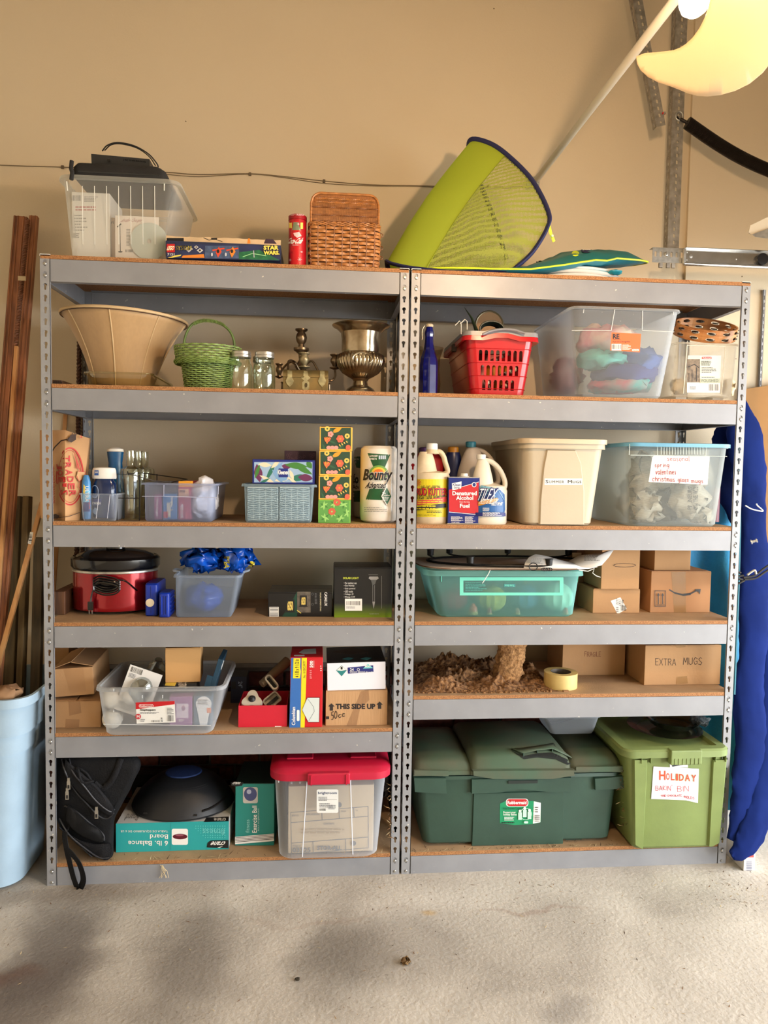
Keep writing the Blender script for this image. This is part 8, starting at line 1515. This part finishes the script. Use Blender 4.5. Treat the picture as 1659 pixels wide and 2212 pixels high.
for P in (((1366, 1640), (1399, 1640), (1388, 1832), (1368, 1822)), ((1538, 1640), (1570, 1640), (1553, 1818), (1534, 1826), (1526, 1826))):
    lo = [f(x_, y_, 0) for x_, y_ in P]; cx = sum(p[0] for p in P) / len(P); up_ = [f(cx + (x_ - cx) * .8, y_, .009) for x_, y_ in P]; g = G(); g.rings([lo, up_], LGR, False, True); g.build('corner_pillar', b.r, smooth=20)
f2 = lambda px, py, l: f(px, py, l + .001); d = Dec(f2, .0003); d.poly([(1446, 1643), (1484, 1640), (1486, 1658), (1447, 1658)], PWH); d.poly([(1448, 1645), (1483, 1642), (1484, 1650), (1452, 1656)], M((40, 46, 60), .5)); d.rr(1452, 1652, 1469, 1645, 3, 3, PWH); d.text('Sterilite', 1454, 1650.5, 1467, 1647, RED)
d.poly([(1411, 1655), (1509, 1660), (1507, 1734), (1480, 1728), (1406, 1725)], M((226, 220, 222), .6)); d.poly([(1450, 1662), (1500, 1664), (1498, 1700), (1455, 1694)], M((206, 222, 200), .6)); MK = M((196, 76, 40), .6); MR = M((170, 40, 50), .6)
d.text('H', 1423, 1684, 1437, 1664, MK, bold=.03)
xw = 1438
for ch, w_ in (('O', 8), ('L', 8), ('I', 5), ('D', 10), ('A', 11), ('Y', 11)): y1 = 1684 + (xw - 1438) * .06; d.text(ch, xw, y1, xw + w_, y1 - 15, MK, bold=.02); xw += w_ + 2.4
d.hand("BAKIN'", 1415, 1706, 1450, 1696, MR, 1, 0); d.hand('BIN', 1462, 1708, 1486, 1697, MR, 1, 0); d.hand('AND CHOCOLATE', 1427, 1719, 1471, 1715, MR, .8, 0, jit=.15); d.hand('MOLDS', 1476, 1722, 1498, 1717, MR, .9, 3, jit=.15); d.build('handwritten_sign', b.r)
GP = glass((170, 168, 160), .6, .12, .35); zz = T + H + .0205; cx = xs(1440, .12, zz); r = thing('oval_glass_platter', 'dusty oval glass platter on the light green lid', 'dish', (cx, .14, zz)); g = G(); g.lathe([(.06, 0), (.10, .002), (.135, .014), (.137, .016), (.10, .006)], GP, n=44, sx=1.0, sy=1.05, cap1=False); g.build('plate', r)
r = thing('cut_glass_bowl', 'cut glass bowl wrapped in plastic on the glass platter', 'dish', (xs(1452, .15, zz), .15, zz + .006)); g = G(); g.lathe([(.05, 0), (.075, .012), (.095, .035), (.097, .036), (.07, .014)], glass((150, 150, 144), .7, .15, .35), n=36, flute=.06, fn=18, cap1=False); g.build('bowl', r)
o = crumple('clear_wrap', plastic((190, 200, 206), .5, .15, .3), .06, .03, .08, n=10, amp=.016, seed=52); tag(o, 'crumpled clear wrap at the right of the glass bowl', 'plastic wrap', loc=(xs(1510, .14, zz), .14, zz + .02))
# ================================================================ things left of the shelves
def plank(name, lb, top, bot, w_, t_, m, Yt, Yb, cat='board', part='plank', extra=None):
    a, c_ = at(top[0], top[1], Yt), at(bot[0], bot[1], Yb)
    if c_.z < .012: c_ = a + (c_ - a) * ((a.z - .012) / (a.z - c_.z))
    r = thing(name, lb, cat, tuple(c_)); ax = (a - c_); u = Vector((1, 0, 0)); u = (u - ax.normalized() * u.dot(ax.normalized())).normalized() * w_ / 2; v = ax.cross(u).normalized() * t_ / 2
    g = G(); g.obox(ax / 2, u, v, ax / 2, m); bev(g.build(part, r, smooth=0), .001, 1); return r, ax, u, v
def ropeg(g, a, c_, rad, m, turns, n=10):
    a, c_ = Vector(a), Vector(c_); ax = (c_ - a); L_ = ax.length; ax.normalize(); u = ax.orthogonal().normalized(); v = ax.cross(u); k = int(turns * 10)
    for s_ in range(2): g.tube([a + ax * (L_ * i / k) + (u * cos(2 * pi * i / 10 + s_ * pi) + v * sin(2 * pi * i / 10 + s_ * pi)) * rad * .5 for i in range(k + 1)], rad * .62, m, n=6)
RW = wood((152, 96, 62), (104, 60, 38)); RWL = wood((172, 112, 74), (130, 80, 50)); PINE = wood((196, 146, 92), (166, 112, 62)); GRN = wood((112, 92, 58), (78, 64, 40)); ROPE = M((112, 66, 40), .6, nz=.2, sc=30)
r, ax, u, v = plank('wide_moulding', 'wide reddish wood crown moulding leaning at the left wall, leftmost board', (46, 469), (-60, 1780), .050, .018, RW, .44, .2)
for k in (-.8, -.3, .5): g = G(); g.tube([u * k - v * 1.0, ax + u * k - v * 1.0], .003, RWL, n=6); g.build('moulded_bead', r)
r, ax, u, v = plank('narrow_moulding', 'narrow reddish wood moulding leaning right of the twisted trim', (74, 468), (-30, 1780), .030, .02, RWL, .42, .15)
for k in (-.4, .5): g = G(); g.tube([u * k - v * 1.0, ax + u * k - v * 1.0], .0025, RW, n=6); g.build('moulded_bead', r)
a, c_ = at(60, 475, .38), at(34, 745, .33); r = thing('twisted_trim', 'twisted brown wood trim with a scrap of tape between the mouldings', 'moulding', tuple(c_)); g = G(); ropeg(g, (0, 0, 0), a - c_, .0085, ROPE, 26); g.build('rope_strand', r); g = G(); p = at(50, 603, .34) - c_; g.box(p.x - .014, p.x + .014, -.002, .0, p.z - .008, p.z + .008, M((196, 176, 140), .7)); g.build('tape_scrap', r); 
plank('pine_lath', 'light pine lath below the twisted trim', (36, 748), (-40, 1780), .013, .012, PINE, .325, .12)
plank('weathered_board', 'greenish weathered board behind the blue bin, left one of the pair', (36, 1072), (5, 1900), .040, .03, GRN, .40, .25); plank('weathered_board', 'greenish weathered board with a square corner, nearer the shelf post', (60, 1072), (30, 1900), .022, .04, wood((124, 100, 62), (88, 70, 42)), .38, .24)
r, ax, u, v = plank('dark_weathered_board', 'dark weathered board with a white sticker beside the shelf post', (86, 1160), (68, 1900), .034, .03, wood((92, 76, 50), (60, 50, 32)), .36, .24); p = at(62, 1398, .28)
r, ax, u, v = plank('slanting_lath', 'pale lath with barcode sticker slanting across the weathered boards', (92, 1085), (-60, 1640), .016, .014, PINE, .30, .10); f_ = pxp(r, tuple(-v), tuple(-v.normalized())); d = Dec(f_, .0004); d.poly([(65, 1149), (72, 1150), (67, 1176), (60, 1174)], PWH); d.bars(62, 1172, 69, 1154, BLK, 6, vert=False); d.build('sticker', r)
for k, (x0, y0, x1, y1) in enumerate(((172, 700, 160, 1600), (184, 700, 176, 1500))):
    a, c_ = at(x0, y0, .505), at(x1, y1, .50); r = thing('twisted_trim', ('dark twisted wood trim against the wall behind the lampshade, left one', 'dark twisted wood trim against the wall behind the lampshade, right one')[k], 'moulding', tuple(c_)); g = G(); ropeg(g, (0, 0, 0), a - c_, .009, M((74, 44, 28), .6), 60); g.build('rope_strand', r)
plank('pale_wall_lath', 'pale pine lath behind the paper bag', (142, 893), (100, 1500), .016, .006, PINE, .512, .50)
# big blue bin
BB_ = M((154, 178, 196), .5, nz=.06, sc=9, bump=.15); y0 = -.06; Hb = zs(1522, -.13, -.13); r = thing('blue_storage_bin', 'tall scuffed pale blue bin of boards at the left edge', 'bin', (-.30, .13, 0)); g = G(); rs = []
for z_, gr in ((.0005, -.03), (.012, -.012), (Hb * .70, .012), (Hb * .705, .02), (Hb * .80, .024), (Hb * .805, .034), (Hb - .03, .04), (Hb - .03, .055), (Hb, .055), (Hb, .045), (Hb - .05, .036)): rs.append(rrect(.44 + 2 * gr, .34 + 2 * gr, .08, z_, 8))
for ring_ in rs[6:]:
    for i, p in enumerate(ring_): ring_[i] = (p[0], p[1], p[2] + (p[0] + .3) * .0)
g.rings(rs, BB_, True, False); g.build('body', r, smooth=40)
for x_ in (.13,): g = G(); g.tube([(x_, -.176, .03), (x_ + .008, -.19, Hb * .66)], .004, BB_, n=6); g.build('rib', r)
for k in range(0): g = G(); g.tube([(.22 + .012, -.09 + k * .05, .04), (.245, -.09 + k * .05, Hb * .66)], .005, BB_, n=6); g.build('rib', r)
o = crumple('brown_paper_scrap', M((150, 116, 84), .9, nz=.1), .10, .05, .12, n=8, amp=.012, seed=61); tag(o, 'scrap of brown cardboard over the rim of the blue bin', 'cardboard', loc=(at(5, 1530, -.03).x, .0, Hb - .03))
g = G(); blob(g, (0, 0, 0), (.022, .022, .022), M((206, 220, 150), .6), amp=0); o = g.build('tennis_ball'); tag(o, 'pale green ball just above the rim of the blue bin', 'ball', loc=tuple(at(18, 1500, .05)))
# ================================================================ things right of the shelves
NV = M((17, 34, 92), .85, spec=.08, nz=.2, sc=5, bump=.5, bsc=10); NV2 = M((12, 26, 72), .85, spec=.08, nz=.2, sc=5, bump=.5, bsc=9); CY = netting((40, 150, 196), 260, .28)
def floatg(name, lb, P, m, root=None, flat=.35, part='padded_tube', wr=.11):
    """padded cloth tube from photo points (x, y, half width in px, Y)"""
    o0 = at(P[-1][0], P[-1][1], P[-1][3]); rs = []
    C_ = sweep([at(x_, y_, yy) for x_, y_, _, yy in P], 6); Wd = sweep([Vector((hw * (yy - CAM.y) / FPX, 0, 0)) for _, _, hw, yy in P], 6); r = root or thing(name, lb, 'pool float', tuple(o0)); g = G(); n = 22
    for i, (c, w_) in enumerate(zip(C_, Wd)):
        t = (C_[min(i + 1, len(C_) - 1)] - C_[max(i - 1, 0)]).normalized(); s_ = t.cross(Vector((0, 1, 0))).normalized(); nn = s_.cross(t); ring = []
        for j in range(n): a = 2 * pi * j / n; q = 1 + wr * noise.noise(Vector((cos(a) * 2, i * .55, sin(a) * 2 + len(P)))) * 2; ring.append(c + s_ * w_.x * q * cos(a) + nn * w_.x * flat * q * sin(a) - Vector(r.location))
        rs.append(ring)
    g.rings(rs, m); return r, g.build(part, r, smooth=80)
r, _ = floatg('navy_pool_float', 'tall folded navy pool float with bright blue mesh standing right of the shelves', [(1600, 862, 10, .30), (1606, 930, 38, .29), (1618, 1030, 40, .27), (1626, 1110, 30, .22), (1630, 1200, 34, .18), (1626, 1290, 40, .14), (1628, 1380, 32, .1), (1618, 1480, 36, .06), (1622, 1580, 36, .02), (1614, 1680, 36, -.02), (1602, 1760, 30, -.05), (1580, 1815, 12, -.06)], NV, part='front_tube')
floatg('', '', [(1560, 905, 6, .36), (1572, 950, 40, .36), (1584, 1050, 44, .36), (1600, 1130, 20, .34)], NV2, root=r, part='rear_tube')
floatg('', '', [(1648, 1210, 14, .20), (1660, 1300, 28, .16), (1664, 1450, 28, .10), (1662, 1600, 30, .02), (1650, 1700, 32, -.03), (1634, 1770, 34, -.06), (1606, 1830, 30, -.07), (1580, 1848, 12, -.07)], NV, root=r, part='outer_tube')
g = G(); P = [(1512, 930), (1490, 1100), (1500, 1300), (1520, 1480), (1548, 1700)]; o0 = Vector(r.location)
g.sheet(lambda u, v: at(1478 + 40 * v + (172 - 40 * v) * u, 1050 + 700 * v, .44 + .03 * sin(u * 9) - .40 * v * u) - o0, 20, 24, M((40, 146, 200), .6, nz=.12, sc=8, bump=.6, bsc=70)); g.build('blue_mesh', r, smooth=60)
g = G(); P = [(1592, 900, .255), (1598, 1100, .19), (1597, 1200, .15), (1594, 1300, .11), (1590, 1400, .07), (1586, 1500, .04)]; g.tube([p - o0 for p in sweep([at(*p) for p in P])], .005, M((30, 110, 130), .6), n=6); g.build('teal_piping', r)
c = at(1622, 1171, .145) - o0; g = G(); g.lathe([(.009, 0), (.009, .004), (.005, .005), (.005, .018), (.008, .019), (.008, .024)], M((196, 198, 196), .3, .3), n=16); o = g.build('valve', r); o.rotation_euler = (R(70), 0, R(60)); o.location = c
g = G(); g.tube([p - o0 for p in sweep([at(x_, y_, .165) for x_, y_ in ((1610, 1092), (1625, 1100), (1648, 1104), (1636, 1092), (1634, 1088))])], .0026, PWH, n=6); g.build('frayed_tear', r)
o0 = at(1600, 1245, .1); r = thing('bungee_cord', 'black bungee cord with metal hook tied round the navy float', 'cord', tuple(o0)); BK2 = M((20, 18, 18), .6, nz=.4, sc=120)
for P in (((1600, 1238), (1585, 1231), (1578, 1240), (1590, 1245), (1606, 1243)), ((1604, 1252), (1588, 1250), (1579, 1257), (1590, 1262), (1608, 1254)), ((1606, 1248), (1630, 1243), (1650, 1228), (1675, 1212)), ((1608, 1252), (1632, 1249), (1652, 1236), (1675, 1222))): g = G(); g.tube([p - o0 for p in sweep([at(x_, y_, .07) for x_, y_ in P])], .0042, BK2, n=8); g.build('cord', r)
g = G(); g.tube([p - o0 for p in sweep([at(x_, y_, .058) for x_, y_ in ((1614, 1242), (1622, 1236), (1630, 1232), (1633, 1240))])], .0042, LM, n=8); g.build('hook', r)
q = at(1598, 1040, .42); r = thing('brown_cardboard_sheet', 'large brown cardboard sheet standing behind the navy float', 'cardboard', (q.x, .46, 0.0)); g = G(); p1, p2 = at(1612, 840, .46), at(1800, 800, .46); g.prism([(0, .001), (.55, .001), (.55, p2.z), (p1.x - q.x, p1.z)], lambda u, v, dd: (u, dd, v), 0, .006, M((158, 116, 68), .85, nz=.08, sc=4)); g.build('sheet', r, smooth=0)
a = atz(1590, 1872, 0); q = boxat('white_barcode_box', 'small white box with barcode lying on the floor by the last post', 'box', .0005, -.055, 1606, 1630, 1838, .12); a = 0
bev(G().box(0, q.W, 0, q.D, 0, q.H, M((214, 210, 206), .6)).build('carton', q.r, smooth=0), .001, 1); d = Dec(q.f(), .0003); d.bars(1612, 1880, 1624, 1860, M((60, 70, 110), .5), 14, vert=False); d.rect(1608, 1852, 1628, 1842, M((196, 80, 70), .5)); d.build('barcode', q.r); q.r.rotation_euler = (0, 0, R(0))
# ================================================================ debris
LB = [M(c, .9) for c in ((110, 78, 48), (150, 118, 76), (70, 52, 36), (196, 176, 136))]; rn = random.Random(12)
def bit(g, p, s_, m, el=3, lift=.0006):
    a = rn.uniform(0, pi); u = Vector((cos(a), sin(a), rn.uniform(-.1, .3))) * s_ * el; v = Vector((-sin(a), cos(a), rn.uniform(-.1, .3))) * s_; g.add([p - u + Vector((0, 0, lift)), p + v * .7 + Vector((0, 0, lift)), p + u + Vector((0, 0, lift + s_ * .5)), p - v * .7 + Vector((0, 0, lift))], [(0, 1, 2, 3)], m)
g = G()
for k in range(420):
    if k % 3: px, py = rn.uniform(0, 1659), 1900 + abs(rn.gauss(0, 70))
    else: px, py = rn.uniform(0, 1659), rn.uniform(1900, 2200)
    if k > 330: px, py = rn.gauss(1600, 60), rn.uniform(1870, 1960)
    bit(g, atz(px, min(py, 2210), 0), rn.uniform(.0007, .0022), rn.choice(LB), rn.choice((1.5, 3, 5)))
o = g.build('floor_litter', smooth=0); tag(o, 'dry leaf crumbs and straw scattered on the concrete floor', 'debris'); o['kind'] = 'stuff'
g = G()
for k in range(320):
    px = rn.uniform(110, 1560) if k % 3 else rn.uniform(890, 1350); Yy = rn.uniform(.0, .06) if k % 2 else .012; p = Vector((xs(px, Yy, ZL[5]), Yy, ZL[5] + .001)); bit(g, p, rn.uniform(.0008, .002), rn.choice(LB[1:]), rn.choice((2, 6, 9)))
for k in range(50): x_ = xs(rn.gauss(1350, 5), -.02, .3); p = at(rn.gauss(1348, 7), rn.uniform(1640, 1800), .0); bit(g, p, rn.uniform(.001, .003), rn.choice(LB), rn.choice((1.5, 4, 7)))
for k in range(40): p = at(rn.gauss(842, 3), rn.uniform(1690, 1810), -.006); bit(g, p, rn.uniform(.001, .003), rn.choice(LB), rn.choice((1.5, 4, 6)))
o = g.build('shelf_litter', smooth=0); tag(o, 'straw and webbed leaf litter along the bottom shelves and green bins', 'debris'); o['kind'] = 'stuff'
c = atz(876, 2080, 0); o = crumple('dead_leaf', M((110, 84, 50), .9, nz=.3, sc=60), .028, .008, .03, n=8, amp=.008, seed=71); tag(o, 'curled dead leaf in the middle of the stained concrete', 'leaf', loc=(c.x, c.y, .001))
c = atz(643, 2118, 0); o = crumple('dead_leaf', M((60, 52, 40), .9), .014, .005, .012, n=6, amp=.004, seed=72); tag(o, 'small dark dead leaf between the two oil stains', 'leaf', loc=(c.x, c.y, .001))
g = G(); c = at(350, 1868, -.004)
for k in range(6): g.tube([c + Vector((rn.uniform(-.006, .006), -.002, 0)), c + Vector((rn.uniform(-.015, .02), -.004, -.02)), c + Vector((rn.uniform(-.012, .03), -.004, -.045))], .0009, LB[3], n=4)
o = g.build('straw_tuft'); tag(o, 'tuft of dry straw on the bottom left shelf edge', 'debris'); o['kind'] = 'stuff'
# ================================================================ sub-parts and groups
def base(o): return o.name.split('.')[0]
SUBP = {'seam_piping': 'panel_cloth', 'brown_cord': 'panel_cloth', 'zip': 'main_compartment', 'piping': 'main_compartment', 'lid_handle': 'glass_lid', 'latch': 'lid', 'raised_panel': 'lid', 'moulded_line': 'body', 'grip_rib': 'body', 'rib': 'body', 'gusset': 'body',
        'tape': 'body', 'cord_loop': 'cord_storage', 'plug': 'power_cord', 'upright_cane': 'lid', 'twined_row': 'lid', 'jingle': 'hoop', 'strap_hinge': 'domed_lid', 'handle_wrap': 'handle', 'silver_rim': 'flared_skirt', 'torn_edge': 'sheet', 'rope_strand': '', 'name_label': 'raised_panel'}
for root in [o for o in S.objects if o.parent is None and o.type == 'EMPTY']:
    ch = list(root.children)
    for o in ch:
        p = next((q for q in ch if base(q) == SUBP.get(base(o))), None)
        if p and p is not o and p.parent is root and p.location.length == 0 and sum(abs(a) for a in p.rotation_euler) == 0: o.parent = p
GRP = {'shelving_unit': 'shelving units side by side', 'mason_jar': 'mason jars on the second shelf', 'blue_case': 'blue plastic cases', 'twisted_trim': 'twisted wood trims', 'folded_clothing': 'clothes in the clear tote', 'crumpled_newspaper': 'newspaper in the seasonal tote',
       'globe_bulb': 'globe bulbs in the snap bin', 'fabric_pumpkin': 'fabric pumpkins in the teal tote', 'acorn_ornament': 'acorns in the teal tote', 'glass_bottle': 'glass bottles in the wire rack', 'dead_leaf': 'dead leaves on the floor', 'striped_stick': 'striped sticks in the red basket',
       'slotted_basket': 'slotted baskets in the pale blue bin', 'paper_towel_roll': 'paper towel rolls', 'weathered_board': 'weathered boards in the blue bin', 'blue_shopping_bag': 'blue bags in the frosted bin', 'furniture_sleeve': 'end caps in the red tray', 'fluffy_cream_toy': 'fluffy toys in the small bin'}
for o in S.objects:
    if o.parent is None and base(o) in GRP: o['group'] = GRP[base(o)]
for o in S.objects:
    if base(o) == 'printed_top': o['kind'] = 'stuff'
